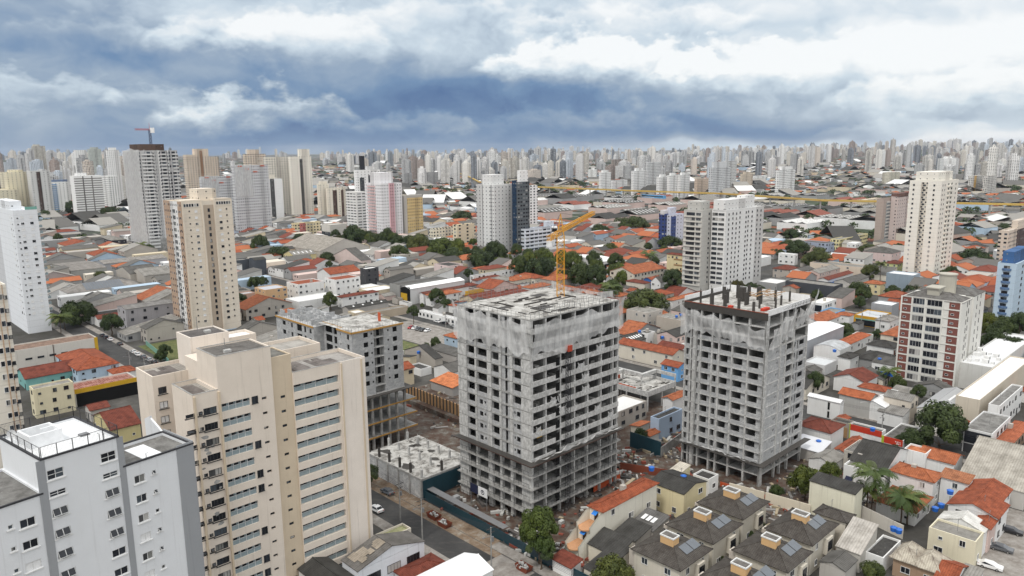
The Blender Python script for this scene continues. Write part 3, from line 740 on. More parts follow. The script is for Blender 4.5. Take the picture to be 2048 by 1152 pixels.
def block(b, x0, y0, x1, y1, h, wall, roofm, col, holesR=(), holesL=(), par=.7, roofcol=BIT, name='wall', z0=0., depth=.18, rname='roof'):
    w = MB(); rel = [(p - x0, q - x0, r, s) for p, q, r, s in holesR]; rl = [(p - y0, q - y0, r, s) for p, q, r, s in holesL]
    holed_wall(w, lambda u, z, d: (x0 + u, y0 + d, z), x1 - x0, h, rel, depth, z0=z0); holed_wall(w, lambda u, z, d: (x0 + d, y0 + u, z), y1 - y0, h, rl, depth, z0=z0)
    w.face([(x1, y0, z0), (x1, y1, z0), (x1, y1, h), (x1, y0, h)]); w.face([(x1, y1, z0), (x0, y1, z0), (x0, y1, h), (x1, y1, h)])
    r = MB(); k = .25
    o = [(x0, y0), (x1, y0), (x1, y1), (x0, y1)]; i = [(x0 + k, y0 + k), (x1 - k, y0 + k), (x1 - k, y1 - k), (x0 + k, y1 - k)]
    for a in range(4):
        c = (a + 1) % 4; w.face([(*o[a], h), (*o[c], h), (*i[c], h), (*i[a], h)]); w.face([(*i[a], h), (*i[c], h), (*i[c], h - par), (*i[a], h - par)])
    r.face([(*q, h - par) for q in i]); w.build(name, M[wall], b.t, col=col); r.build(rname, M[roofm], b.t, col=roofcol)
_pane = {}
def pane_in(t, face, u, z, w, h, kind, depth=.14, off=0., count=None, cap=100):
    """a window set back inside its opening: frame bars and glass"""
    key = (round(w, 2), round(h, 2), kind)
    if key not in _pane:
        b = MB(); x = w / 2; f = .09; fm = 'white_frame' if kind[0] == 'w' else 'dark_frame'
        b.face([(-x, .04, 0), (x, .04, 0), (x, .04, h), (-x, .04, h)], 1)
        for a0, c0, a1, c1 in ((-x, 0, x, f), (-x, h - f, x, h), (-x, f, -x + f, h - f), (x - f, f, x, h - f)): b.box(a0, -.02, c0, a1, .03, c1, 0, bottom=True)
        if 'm' in kind:
            n = 2 if w < 2.2 else 4
            for k in range(1, n): b.box(-x + w * k / n - .03, -.02, f, -x + w * k / n + .03, .03, h - f, 0)
        if 'h' in kind: b.box(-x + f, -.02, h * .5 - .03, x - f, .03, h * .5 + .03, 0)
        if 's' in kind: b.box(-x - .16, -depth - .10, -.16, x + .16, .0, -.005, 0)     # pale sill
        if 'o' in kind:                                                         # sash pushed open at the foot
            for sx in ((-x + f, 0), (0, x - f)) if w > .9 else ((-x + f, x - f),):
                q = .38; b.face([(sx[0] + .05, -.04, h - f), (sx[1] - .05, -.04, h - f), (sx[1] - .05, -.04 - q, f + .2), (sx[0] + .05, -.04 - q, f + .2)], 2); b.face([(sx[0], -.03, h - f), (sx[1], -.03, h - f), (sx[1], -.03 - q, f + .1), (sx[0], -.03 - q, f + .1)], 0)
                for e in sx: b.face([(e, -.03, h - f), (e, -.03 - q, f + .1), (e, .04 - q, f + .02), (e, .0, h - f)], 0)
        _pane[key] = b.mesh('window', [M[fm], M['white_board' if 'c' in kind else 'window_pane'], M['dark_glass']])
    loc, rz = ((u, off + depth - .04, z), 0.) if face == 'R' else ((off + depth - .04, u, z), R(-90))
    o = link('window', _pane[key], t, loc, rz)
    return o

# ------------------------------------------------------------------ pale grey block of flats, bottom left corner
B = Bld('grey_apartment_block', 'pale grey apartment block with fenced white roof deck and dark roof edges, bottom left', 'apartment block', (81, 921), 47., ang=53.)
GW, GP = (.71, .725, .745), (.31, .32, .335)
ga = B.runx(236); gb = B.runy(-2); z1 = B.uv('R', 253, 932)[1]; gx2 = B.runx(384, z1, x=ga); z2 = B.uv('R', 80, 990)[1]
pil = []  # darker vertical bands on the front
u1 = B.uv('R', 88, 921)[0]; u2 = B.uv('R', 252, 940)[0]; u3 = B.uv('R', 353, 905)[0]
colsM = [(B.uv('R', 110, 938)[0], 'm'), (B.uv('R', 216, 905)[0], 'm')]
zt = [B.uv('R', 110, 938)[1], B.uv('R', 116, 978)[1]]
holes = []; put = []
fhh = 2.95
for u, k in colsM:
    z = B.h - 3.0; holes.append((u - 1.0, u + 1.0, z, z + 1.35)); put.append((u, z, 2.0, 1.35, 'wmhs'))
    z -= 2.35; holes.append((u - 1.0, u + 1.0, z, z + .8)); put.append((u, z, 2.0, .8, 'wmhs'))
    z -= 2.75
    while z > 3: holes.append((u - .95, u + .95, z, z + 1.15)); put.append((u, z, 1.9, 1.15, rnd.choice(('wms', 'wmso', 'wms', 'wmso')))); z -= fhh
block(B, 0, 0, ga, gb, B.h, 'clean_paint', 'white_roof', GW, holes, par=.25)
for u, z, w_, h_, k in put: pane_in(B.t, 'R', u, z, w_, h_, k)
# right wing
hr = []; put = []; u_s = B.uv('R', 280, 960)[0]; u_b = B.uv('R', 308, 945)[0]; z = z1 - 3.1
while z > 2:
    hr += [(u_s - .75, u_s + .75, z, z + 1.2), (u_b - .3, u_b + .3, z + .55, z + 1.15)]
    put += [(u_s, z, 1.5, 1.2, rnd.choice(('wmsc', 'wmsc', 'wms'))), (u_b, z + .55, .6, .6, rnd.choice(('wso', 'ws')))]; z -= fhh
block(B, ga + .01, .02, gx2, gb * .62, z1, 'clean_paint', 'flat_roofing', GW, hr, par=.4, roofcol=(.2, .195, .185))
for u, z, w_, h_, k in put: pane_in(B.t, 'R', u, z, w_, h_, k, off=.02)
# left wing
hr = []; put = []; lx = -14.; u_s = B.uv('R', 55, 1040)[0]; u_b = B.uv('R', 20, 1046)[0]; z = B.uv('R', 55, 1055)[1]
while z > 2:
    hr += [(u_s - .9, u_s + .9, z, z + 1.2), (u_b - .3, u_b + .3, z + .5, z + 1.1)]
    put += [(u_s, z, 1.8, 1.2, rnd.choice(('wmsc', 'wms', 'wmsc'))), (u_b, z + .5, .6, .6, 'ws')]; z -= fhh
block(B, lx, .02, -.01, gb, z2, 'clean_paint', 'flat_roofing', GW, hr, par=.3, roofcol=(.2, .195, .185))
for u, z, w_, h_, k in put: pane_in(B.t, 'R', u, z, w_, h_, k, off=.02)
pb = MB()
uL = B.uv('R', 71, 930)[0]; pb.box(uL, -.09, 0, u1, .015, B.h - .02); pb.box(ga - .25, -.09, 0, u2, .015, B.h - .02); pb.box(u3, -.09, 0, gx2 + .02, .015, z1 + .5)
pb.box(gx2 + .003, -.09, 0, gx2 + .15, gb * .62, z1 + .5)
pb.build('pilaster', M['clean_paint'], B.t, col=GP)
tr = MB(); e = .22
for x0, y0, x1, y1, zz in ((-.12, -.14, ga + .1, .14, B.h), (-.12, gb - .14, ga + .1, gb + .14, B.h), (-.14, .14, .14, gb - .14, B.h), (ga - .14, .14, ga + .14, gb - .14, B.h),
                       (ga + .2, -.14, gx2 + .2, .16, z1), (gx2 - .2, .16, gx2 + .2, gb * .62, z1), (ga + .2, gb * .62 - .2, gx2 - .2, gb * .62 + .1, z1), (lx, -.12, -.2, .14, z2)): tr.box(x0, y0, zz - .02, x1, y1, zz + e)
tr.build('roof_edge', M['dark_steel'], B.t)
fn = MB(); hf = 1.7
for x0, y0, x1, y1 in ((.1, .0, ga, .0), (.1, gb, ga, gb), (.0, .1, .0, gb), (ga, .1, ga, gb)):
    fn.face([(x0, y0, B.h + e), (x1, y1, B.h + e), (x1, y1, B.h + hf), (x0, y0, B.h + hf)])
fn.build('deck_fence', M['bar_fence'], B.t)
fp = MB()
for x0, y0, x1, y1 in ((.1, .0, ga, .0), (.1, gb, ga, gb), (.0, .1, .0, gb), (ga, .1, ga, gb)):
    n = max(3, int(math.hypot(x1 - x0, y1 - y0) / 1.9))
    for i in range(n + 1): x, y = x0 + (x1 - x0) * i / n, y0 + (y1 - y0) * i / n; fp.box(x - .035, y - .035, B.h + e, x + .035, y + .035, B.h + hf)
    fp.tube((x0, y0, B.h + hf), (x1, y1, B.h + hf), .035, 5)
fp.build('fence_frame', M['dark_steel'], B.t)
tk = MB(); c = B.at(50, 868, B.h); x0, y0, x1, y1 = ga * .10, gb * .42, ga * .52, gb * .72
for a, b_, c_, d in ((x0, y0, x1, y0 + .25), (x0, y1 - .25, x1, y1), (x0, y0 + .25, x0 + .25, y1 - .25), (x1 - .25, y0 + .25, x1, y1 - .25), (x0 + 2.2, y0 + 2.1, x1 - .25, y0 + 2.3)): tk.box(a, b_, B.h - .25, c_, d, B.h + 1.5)
tk.build('tank_enclosure', M['white_roof'], B.t)
ht = MB(); ht.box(ga * .72, gb * .36, B.h - .25, ga * .84, gb * .44, B.h - .02); ht.build('roof_hatch', M['steel'], B.t)
pl = MB()
for q in (.78, .84): x = ga * q; pl.tube((x, .6, B.h - .25), (x, .6, B.h + .9), .05, 6); pl.tube((x, .6, B.h + .9), (x, .9, B.h + 1.1), .05, 6); pl.tube((x, .9, B.h + 1.1), (x, 1.15, B.h + .9), .05, 6)
pl.build('ladder_rail', M['chrome'], B.t)
sk = MB(); sk.box(ga + (gx2 - ga) * .35, .7, z1 - .39, ga + (gx2 - ga) * .62, gb * .5, z1 - .30); sk.build('roof_light', M['white_roof'], B.t)
vp = MB(); x = ga + (gx2 - ga) * .36; vp.tube((x, .5, z1 - .4), (x, .5, z1 + .7), .08, 6); vp.tube((x, .5, z1 + .7), (x + .3, .5, z1 + .8), .08, 6); vp.build('vent_pipe', M['white_roof'], B.t)
gw = MB(); xx = gx2 - .2   # stepped white gable behind the right wing
pts = [(gb * .62, z1), (gb * .62 + 1, z1 + .6), (gb * .62 + 3.2, z1 + 1.6), (gb * .62 + 3.2, z1 + 2.0), (gb * .62 + 5, z1 + 1.2), (gb * .62 + 5, z1 - 4), (gb * .62, z1 - 4)]
gw.face([(xx, y, z) for y, z in pts]); gw.face([(xx + .3, y, z) for y, z in reversed(pts)])
for i in range(len(pts)):
    (y0, w0), (y1, w1) = pts[i], pts[(i + 1) % len(pts)]; gw.face([(xx, y0, w0), (xx + .3, y0, w0), (xx + .3, y1, w1), (xx, y1, w1)])
gw.build('gable_wall', M['clean_paint'], B.t, col=GW)
for i, (sx, sy) in enumerate(((.06, .78), (.1, .70))):
    d = MB(); d.tube((0, 0, 0), (0, 0, .7), .04, 6, 1); n = 10
    for k in range(n):
        a0, a1 = 6.283 * k / n, 6.283 * (k + 1) / n; d.face([(0, .1, 1.0), (.45 * math.cos(a0), -.05, 1.0 + .45 * math.sin(a0)), (.45 * math.cos(a1), -.05, 1.0 + .45 * math.sin(a1))], 0)
    o = d.build('satellite_dish', [M['white_board'], M['steel']]); Q = B.P + B.X * ga * sx + B.Y * gb * sy; o.location = (Q.x, Q.y, B.h - .25); o.rotation_euler[2] = R(20)
    tag(o, ('larger' if i == 0 else 'smaller') + ' white satellite dish beside the white tank enclosure on the fenced deck', 'satellite dish', 'satellite dishes on the fenced deck')
    s = 1.3 if i == 0 else .9; o.scale = (s, s, s)
B.take(gx2 + 14, gb)

# ------------------------------------------------------------------ beige block of flats in front
B = Bld('beige_apartment_block', 'large beige slab of flats with long blue-grey glazed balcony strips and tan stair band', 'apartment block', (384, 791), 45.)
BG, BT, BW = (.72, .64, .555), (.60, .50, .375), (.75, .68, .61)
uu = lambda x, y: B.uv('R', x, y)[0]
xA = uu(455, 1000); xB = uu(527, 1000); xC = uu(562, 1000); xD = uu(602, 1000); xE = uu(694, 1000); xF = B.runx(728, B.uv('R', 728, 712)[1])
dV1 = B.runy(343); zc = B.uv('R', 465, 707)[1]; zt = B.uv('R', 592, 706)[1]; zr = B.uv('R', 700, 719)[1]
FH = 2.8; z0 = B.h - 4.3
hA = []; hB = []; hC = []; hD = []; hX = []; z = z0
ua, ub, uc = uu(399, 1000), uu(411, 1000), uu(436, 1000)
while z > 1:
    hA += [(ua - 1.0, ua + .95, z + .45, z + 1.15), (ub + .15, ub + .85, z + .45, z + 1.15), (uc - 1.15, uc + 1.15, z + .2, z + 1.5)]
    hB += [(xA + .35, xB - 1.1, z + .15, z + 1.55)]; hC += [(uu(545, 1000) - .6, uu(545, 1000) + .3, z + .5, z + 1.0)]; hX += [((xC + xD) / 2 - .5, (xC + xD) / 2 + .4, z + .2, z + .7)]
    hD += [(xD + .02, xE - .45, z + .35, z + 1.8)]; z -= FH
dR = 9.5
block(B, 0, 0, xA, dV1, B.h, 'painted_wall', 'corrugated_sheet', BG, hA, roofcol=(.42, .40, .37), depth=.22)
block(B, xA, .0, xC, dV1 * .9, zc, 'painted_wall', 'flat_roofing', BG, hB + hC, roofcol=(.14, .13, .12), par=.25, depth=.5)
block(B, xC, .35, xD, dV1 * .8, zt, 'painted_wall', 'flat_roofing', BT, [(p, q, r - .4, s - .4) for p, q, r, s in hX], roofcol=(.17, .165, .15), par=.2)
block(B, xD, .0, xF, dR, zr, 'painted_wall', 'corrugated_sheet', BG, hD, roofcol=(.36, .34, .32), depth=1.1)
pw = MB(); pw.box(xE, -.25, 0, xF + .02, -.01, zr + .02); pw.build('end_wall', M['painted_wall'], B.t, col=BW)
pp = MB()
for x in (.25, xA, xE + .15, xF - .9): pp = MB(); pp.box(x - .15, -.42, 0, x + .15, -.26 if x > xD else -.01, (zr if x > xD else B.h) - .3); pp.build('pilaster', M['painted_wall'], B.t, col=BT)
for p, q, r, s in hA: pane_in(B.t, 'R', (p + q) / 2, r, q - p, s - r, 'dms' if q - p > 2 else rnd.choice(('dmso', 'dms')), depth=.2)
for p, q, r, s in hC: pane_in(B.t, 'R', (p + q) / 2, r, q - p, s - r, 'd', depth=.35)
for p, q, r, s in hX: pane_in(B.t, 'R', (p + q) / 2, r - .4, q - p, s - r, 'd', depth=.12, off=.35)
_bs = {}
def balcony_glass(L, Hh):
    k = (round(L, 2), round(Hh, 2))
    if k not in _bs:
        b = MB(); b.face([(0, .3, 0), (L, .3, 0), (L, .3, Hh), (0, .3, Hh)], 0); n = 4
        b.face([(0, .0, 0), (L, .0, 0), (L, .0, Hh * .62), (0, .0, Hh * .62)], 1)
        for i in range(n): b.box(L * (i + .18) / n, .1, Hh * .6, L * (i + .72) / n, .29, Hh * .98, 2)
        for i in range(n + 1): b.box(L * i / n - .03, -.03, 0, L * i / n + .03, .02, Hh, 3)
        b.box(0, -.03, Hh * .62 - .04, L, .03, Hh * .62, 3)
        _bs[k] = b.mesh('balcony_glazing', [M['teal_glass'], M['teal_glass'], M['dark_glass'], M['white_frame']])
    return _bs[k]
for i, (p, q, r, s) in enumerate(hD): link('balcony_glazing', balcony_glass(q - p, s - r), B.t, (p, .5, r))
rd = MB()
for p, q, r, s in hB:
    link('balcony_glazing', balcony_glass(q - p, s - r), B.t, (p, .15, r)); link('laundry_window', win_mesh(1.0, 1.3, 'dark')[0], B.t, (xB - .2, .0, r + .05)) if rnd.random() < .4 else None
m = MB(); q = random.Random(12)     # grey plaster repairs and soot on the front
for k in range(9):
    x, z_ = q.uniform(.5, xA - .8), q.uniform(B.h - 26, B.h - 3); n = 7; r_ = q.uniform(.25, .6); m.face([(x + r_ * 1.4 * q.uniform(.5, 1.1) * math.cos(6.283 * i / n), -.006, z_ + r_ * q.uniform(.4, 1.) * math.sin(6.283 * i / n)) for i in range(n)])
m.build('plaster_repair', M['raw_concrete'], B.t)
m = MB()
for x0, x1_, y0_, y1_, zz in ((0, xA, 0, dV1, B.h), (xA, xC, 0, dV1 * .9, zc), (xD, xF, 0, dR, zr)):
    m = MB(); m.box(x0 - .03, y0_ - .03, zz, x1_ + .03, y0_ + .27, zz + .05); m.box(x0 - .03, y1_ - .27, zz, x1_ + .03, y1_ + .03, zz + .05); m.box(x0 - .03, y0_ + .27, zz, x0 + .27, y1_ - .27, zz + .05); m.build('parapet_cap', M['raw_concrete'], B.t)
# back row
bx, by = B.at(304, 754, B.h); bx2 = B.runx(640, zr, y=by, x=bx)
zc2 = 45 + 5.6; cx, cy = B.at(380, 676, zc2); cx2 = B.runx(457, zc2, y=cy, x=cx); L5 = B.runy(271, x=bx, y=by)
ww = [B.uv('R', x, 780, off=by)[0] for x in (325, 361, 392)]; hW = []; z = B.h - 3.6
while z > 1:
    for u in ww: hW.append((u - .75, u + .75, z, z + 1.35))
    z -= FH
block(B, bx, by, bx2, L5, B.h, 'painted_wall', 'corrugated_sheet', BG, hW, roofcol=(.40, .38, .35))
for p, q, r, s in hW: pane_in(B.t, 'R', (p + q) / 2, r, 1.5, 1.35, rnd.choice(('dmsc', 'dms', 'dmsc')), off=by)
block(B, cx, cy, cx2, B.runy(352, zc2, x=cx, y=cy), zc2, 'painted_wall', 'flat_roofing', BW, roofcol=(.12, .11, .105), par=.2, z0=B.h - 1, name='roof_house', rname='roof_house_top')
block(B, cx2, cy + 1, cx2 + 6, cy + 6, zc2 - 1.6, 'painted_wall', 'white_roof', BG, par=.5, z0=B.h - 1, name='roof_house', rname='roof_house_top')
lk = MB(); lk.box(xA + 1, dV1 * .8, 0, xC - .5, by + 1, zc - 3.2); lk.build('link_wall', M['painted_wall'], B.t, col=BG)
an = MB(); an.tube((cx + 3, cy + 4, zc2), (cx + 3, cy + 4, zc2 + 3), .06, 6); an.tube((xA + 3, 3, zc), (xA + 3, 3, zc + 2.2), .05, 6); an.build('aerial_mast', M['steel'], B.t)
for i, (x0, y0, w_, d_) in enumerate(((xA + 2.5, 2.0, 1.2, .8), (cx + 4, cy + 2.5, 1.1, 1.1))):
    m = MB(); m.box(x0, y0, (zc if i == 0 else zc2) - .25, x0 + w_, y0 + d_, (zc if i == 0 else zc2) + .25); m.build('roof_hatch', M['pale_concrete'], B.t)
sp = MB(); q = random.Random(9)  # patched sheets on the roofs
for x0, x1, y1, zz in ((xD, xF, dR, zr), (0, xA, dV1, B.h), (bx, cx, L5 - by, B.h)):
    yy = by if zz == B.h and x0 == bx else 0
    for k in range(7): xx = x0 + .6 + (x1 - x0 - 3) * q.random(); sp.box(xx, yy + .8 + y1 * .15 * q.random(), zz - .69, xx + q.uniform(.9, 2.2), yy + y1 * q.uniform(.55, .9), zz - .66 + .015 * k, c=None)
sp.build('patched_sheets', M['flat_roofing'], B.t, col=(.17, .15, .14))
B.take(bx2, L5)

# ------------------------------------------------------------------ towers under construction
def rand_net(mb, pts_top, pts_bot, n, out, seed, mp, ph=1.):
    """hanging debris net between a scalloped top line and a ragged hem"""
    q = random.Random(seed); rows = 10; V = []
    for i in range(n + 1):
        t = i / n; k = t * (len(pts_top) - 1); a = int(min(k, len(pts_top) - 2)); fr = k - a
        sag = -ph * .55 * math.sin(math.pi * fr) ** 2
        zt = pts_top[a] + (pts_top[a + 1] - pts_top[a]) * fr + sag
        k2 = t * (len(pts_bot) - 1); b = int(min(k2, len(pts_bot) - 2)); zb = pts_bot[b] + (pts_bot[b + 1] - pts_bot[b]) * (k2 - b) + .22 * math.sin(t * 70 + seed) + .35 * math.sin(t * 31)
        col = []
        for j in range(rows + 1):
            s = j / rows; z = zt + (zb - zt) * s
            d = out * (1 - s * .5) + .18 * math.sin(t * 34 + seed) * (1 - .5 * s) + .07 * math.sin(t * 90 + s * 4) + .22 * math.sin(s * 5 + t * 9)
            col.append(mp(t, z, -abs(d) - .25))
        V.append(col)
    for i in range(n):
        for j in range(rows): mb.face([V[i][j], V[i][j + 1], V[i + 1][j + 1], V[i + 1][j]])

# --- left tower: wide slabs with white parapets
B = Bld('unfinished_tower', 'broad unfinished concrete tower with white parapet bands, netted top and yellow crane', 'tower under construction', (1061, 641), 48.3)
a = B.runx(1239); b = B.runy(914); H = B.h; NF = 16; fh = H / NF; POD = 5; B.take(a + 1, b + 1)
sl = MB(); core = MB(); colm = MB(); par = MB(); blk = MB()
for k in range(1, NF + 1):
    z = k * fh; e = .9 if k <= POD else 0
    sl.box(-e, -e, z - .28, a + e * .3, b + e * .3, z, bottom=True)
sl.build('floor_slab', M['raw_concrete'], B.t)
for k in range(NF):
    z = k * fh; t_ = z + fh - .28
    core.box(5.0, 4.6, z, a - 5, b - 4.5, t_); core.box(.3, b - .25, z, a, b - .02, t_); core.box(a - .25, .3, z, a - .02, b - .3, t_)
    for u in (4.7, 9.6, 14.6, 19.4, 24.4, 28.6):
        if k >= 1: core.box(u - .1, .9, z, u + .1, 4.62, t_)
core.build('inner_wall', M['shaded_concrete'], B.t)  # shade of the open floors is put into the wall colour
us = [.0, 4.7, 9.6, 14.6, 19.4, 24.4, 29.0, a - .5]
for i, u in enumerate(us):
    for k in range(NF): colm.box(u + .06, .04, k * fh, u + .46, .8, (k + 1) * fh - .28)
vs = [(0, 3.0), (5.8, 6.7), (9.6, 10.3), (13.0, 14.4), (18.2, 18.8), (b - 3.2, b)]
for v0, v1 in vs:
    for k in range(NF): colm.box(-.12, v0, k * fh, .7, v1, (k + 1) * fh - .28)
colm.build('column', M['pale_concrete'], B.t)
for k in range(POD, NF):      # white parapet bands on the right wall
    z = k * fh; gap = (9.9, 13.3)
    for p, q_ in ((-.05, a + .05),): par.box(p, -.14, z - .3, q_, .02, z + .95 if k < NF - 0 else z + .3)
par.build('parapet', M['pale_concrete'], B.t)
for k in range(POD, NF):      # block infill on the left wall
    z = k * fh; t_ = z + fh - .28
    for v0, v1, kind in ((3.0, 5.8, 'win'), (6.7, 9.6, 'slot'), (10.3, 13.0, 'open'), (14.4, 18.2, 'win2'), (18.8, b - 3.2, 'open')):
        lo = k < 9
        if kind == 'open': blk.box(.1, v0, z, .28, v1, z + .95); continue
        if not lo and kind != 'slot': blk.box(.1, v0, z, .28, v1, z + .95); continue
        if kind == 'slot': blk.box(.25, v0, z, .4, (v0 + v1) / 2 - .4, t_); blk.box(.25, (v0 + v1) / 2 + .4, z, .4, v1, t_); continue
        m = (v0 + v1) / 2; hs = [(m - .9 - v0, m + .3 - v0, .95, 2.15), (m + .65 - v0, m + 1.15 - v0, 1.3, 2.0)] if kind == 'win' else [(m - 1.2 - v0, m - .6 - v0, 1.3, 2.0), (m - .1 - v0, m + 1.1 - v0, .95, 2.15)]
        holed_wall(blk, lambda u, zz, d, z=z, v0=v0: (.08 + d, v0 + u, z + zz), v1 - v0, fh - .28, hs, .2)
blk.build('block_infill', M['concrete_block'], B.t)
ty = MB(); z = POD * fh + .15   # safety tray round the tower
for q in ((-2.0, -2.0, a + .3, -.1), (-2.0, -.1, -.1, b + .3)): ty.box(*q[:2], z, *q[2:], z + .12, bottom=True)
ty.build('safety_tray', M['tray_wood'], B.t)
re = MB(); re.box(-2.1, -2.1, z - .05, a + .3, -2.0, z + .16); re.box(-2.1, -2.0, z - .05, -2.0, b + .3, z + .16); re.build('tray_edge', M['brown_panel'], B.t)
tn = MB(); q = random.Random(2)
rand_net(tn, [z + 1.6, z + .9, z + 2.1, z + 1.1, z + 2.0, z + 1.0, z + 1.4], [z + .2] * 7, 60, 1.6, 5, lambda t, zz, d: (t * a, d, zz)); tn.build('tray_net', M['debris_net'], B.t, smooth=True)
nt = MB()
rand_net(nt, [H - .7, H - .2, H - .9, H - .1, H - 1.9, H + 1.5], [H - 8.4, H - 7.2, H - 9.2, H - 7.6, H - 8.6, H - 7.0, H - 6.3, H - 6.6], 130, 1.2, 1, lambda t, zz, d: (t * (a + .8) - .4, d, zz))
rand_net(nt, [H - .6, H - .1, H - .8, H + .2, H - .5, H + 1.8], [H - 7.6, H - 8.3, H - 6.9, H - 7.9, H - 7.0, H - 8.1, H - 7.2], 110, 1.2, 2, lambda t, zz, d: (d, t * (b + .8) - .4, zz))
nt.build('debris_netting', M['debris_net'], B.t, smooth=True)
rf = MB(); rf.face([(.2, .2, H + .02), (a - .1, .2, H + .02), (a - .1, b - .1, H + .02), (.2, b - .1, H + .02)]); rf.build('deck', M['screed'], B.t)
fw_ = MB(); q = random.Random(14)
for k in range(26):
    x, y = q.uniform(1, a - 5), q.uniform(1, b - 4)
    if q.random() < .6: fw_.box(x, y, H + .03, x + q.uniform(2, 6), y + .18, H + q.uniform(.15, .4))
    else: fw_.box(x, y, H + .03, x + .18, y + q.uniform(2, 6), H + q.uniform(.15, .4))
for x0, y0, x1, y1 in ((9, 6, 14, 9), (17, 12, 20, 15), (4, 13, 8, 15), (20, 17, 24, 20)): fw_.box(x0, y0, H + .025, x1, y1, H + .06)
fw_.build('formwork_board', M['tray_wood'], B.t)
rl = MB(); 
def rail(mb, p, q, hh, n, r=.035, lv=2):
    for i in range(n + 1):
        x, y = p[0] + (q[0] - p[0]) * i / n, p[1] + (q[1] - p[1]) * i / n; mb.tube((x, y, p[2]), (x, y, p[2] + hh), r, 4)
    for k in range(1, lv + 1): mb.tube((p[0], p[1], p[2] + hh * k / lv), (q[0], q[1], p[2] + hh * k / lv), r, 4)
rail(rl, (.3, .3, H), (a - .3, .3, H), 1.3, 22); rail(rl, (.3, .3, H), (.3, b - .3, H), 1.3, 16); rail(rl, (a - .3, .3, H), (a - .3, b - .3, H), 2.2, 16); rail(rl, (.3, b - .3, H), (a - .3, b - .3, H), 2.4, 20, lv=3)
for y in (3.2, 5.4): rail(rl, (6, y, H), (a - 1, y, H), 1.2, 14, lv=1)
for x in (10, 17, 24): rail(rl, (x, .4, H), (x, 5.4, H), 1.2, 3, lv=1)
rl.build('guard_rail', M['steel'], B.t)
bn = MB(); rand_net(bn, [H + 2.0, H + 1.2, H + 2.2], [H + .1, H + .2, H + .1], 30, .1, 7, lambda t, zz, d: (a, 2 + t * (b - 4), zz)); bn.build('back_net', M['debris_net'], B.t)
ho = MB()   # hoist mast up the right wall
for x in (11.2, 12.0):
    for y in (-1.1, -.4): ho.tube((x, y, 0), (x, y, H - 7), .06, 4)
for k in range(int((H - 7) / .9)):
    z = k * .9; ho.tube((11.2, -1.1, z), (12.0, -1.1, z + .9), .035, 4); ho.tube((11.2, -.4, z + .9), (12.0, -.4, z), .035, 4); ho.tube((11.2, -1.1, z), (11.2, -.4, z + .9), .035, 4)
ho.build('hoist_mast', M['dark_steel'], B.t)
hc = MB(); hc.box(11.0, -1.5, H - 9.0, 12.2, -.3, H - 7.6); hc.build('hoist_cap', M['safety_red'], B.t)
yt = MB(); yt.box(2.2, .3, 6.75 * fh, 3.9, .4, 7.3 * fh); yt.build('yellow_panel', M['ochre'], B.t)
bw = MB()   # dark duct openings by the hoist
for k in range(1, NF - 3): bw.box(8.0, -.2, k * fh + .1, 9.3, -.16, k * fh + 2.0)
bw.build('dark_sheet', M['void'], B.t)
TA = B; TAa, TAb = a, b
q = random.Random(41); pr = MB(); jk = MB(); sh = MB()   # props, floor clutter and loose sheets on the open floors
for k in range(NF):
    z = k * fh
    for n_ in range(9):
        u = q.uniform(.6, a - .6); d_ = q.uniform(.3, 3.5); pr.tube((u, d_, z), (u, d_, z + fh - .28), .05, 4)
        v_ = q.uniform(.6, b - .6); pr.tube((q.uniform(.4, 3.), v_, z), (q.uniform(.4, 3.), v_, z + fh - .28), .05, 4)
    for n_ in range(6):
        u = q.uniform(.6, a - 2); jk.box(u, q.uniform(.4, 2), z, u + q.uniform(.3, 1.6), q.uniform(2, 3.5), z + q.uniform(.2, 1.1))
    if k < POD:
        for i in range(22): u = a * i / 21; pr.tube((u, -.8, z + .02), (u, -.8, z + 1.1), .04, 4)
        pr.tube((0, -.8, z + 1.1), (a, -.8, z + 1.1), .04, 4); pr.tube((-.8, 0, z + 1.1), (-.8, b, z + 1.1), .04, 4)
        for i in range(16): v_ = b * i / 15; pr.tube((-.8, v_, z + .02), (-.8, v_, z + 1.1), .04, 4)
pr.build('steel_props', M['dark_steel'], B.t); jk.build('floor_clutter', M['raw_concrete'], B.t)['kind'] = 'stuff'
for k in range(POD + 1, NF - 3):
    for n_ in range(2):
        u = q.uniform(1, a - 4); w_ = q.uniform(1.2, 3.4); z = k * fh; rand_net(sh, [z + 2.4, z + 1.9, z + 2.5], [z + .6, z - .2, z + .4], 12, .05, k * 3 + n_, lambda t, zz, d, u=u, w_=w_: (u + t * w_, d * .5, zz), .6)
sh.build('loose_net', M['debris_net'], B.t, smooth=True)
# site sign at the foot
P = B.P + B.Y * (b * .62) - B.X * 2.6
s = MB(); s.box(-.06, -3.2, 3.2, .06, 0, 5.4, 1); s.box(-.06, 0, 3.2, .06, 2.9, 5.4, 0); s.tube((0, -3, 0), (0, -3, 3.2), .08, 5, 2); s.tube((0, 2.7, 0), (0, 2.7, 3.2), .08, 5, 2)
n = 16
for k in range(n):
    a0, a1 = 6.283 * k / n, 6.283 * (k + 1) / n
    s.face([(-.075, -1.6 + .62 * math.cos(a0), 4.3 + .62 * math.sin(a0)), (-.075, -1.6 + .62 * math.cos(a1), 4.3 + .62 * math.sin(a1)), (-.075, -1.6 + .4 * math.cos(a1), 4.3 + .4 * math.sin(a1)), (-.075, -1.6 + .4 * math.cos(a0), 4.3 + .4 * math.sin(a0))], 0)
s.box(-.085, -1.75, 4.15, -.07, -1.45, 4.6, 0)
o = s.build('site_sign', [M['navy'], M['white_board'], M['steel']]); o.location = P; o.rotation_euler[2] = R(ANG); tag(o, 'navy and white site board with ring emblem at the foot of the netted tower', 'sign')

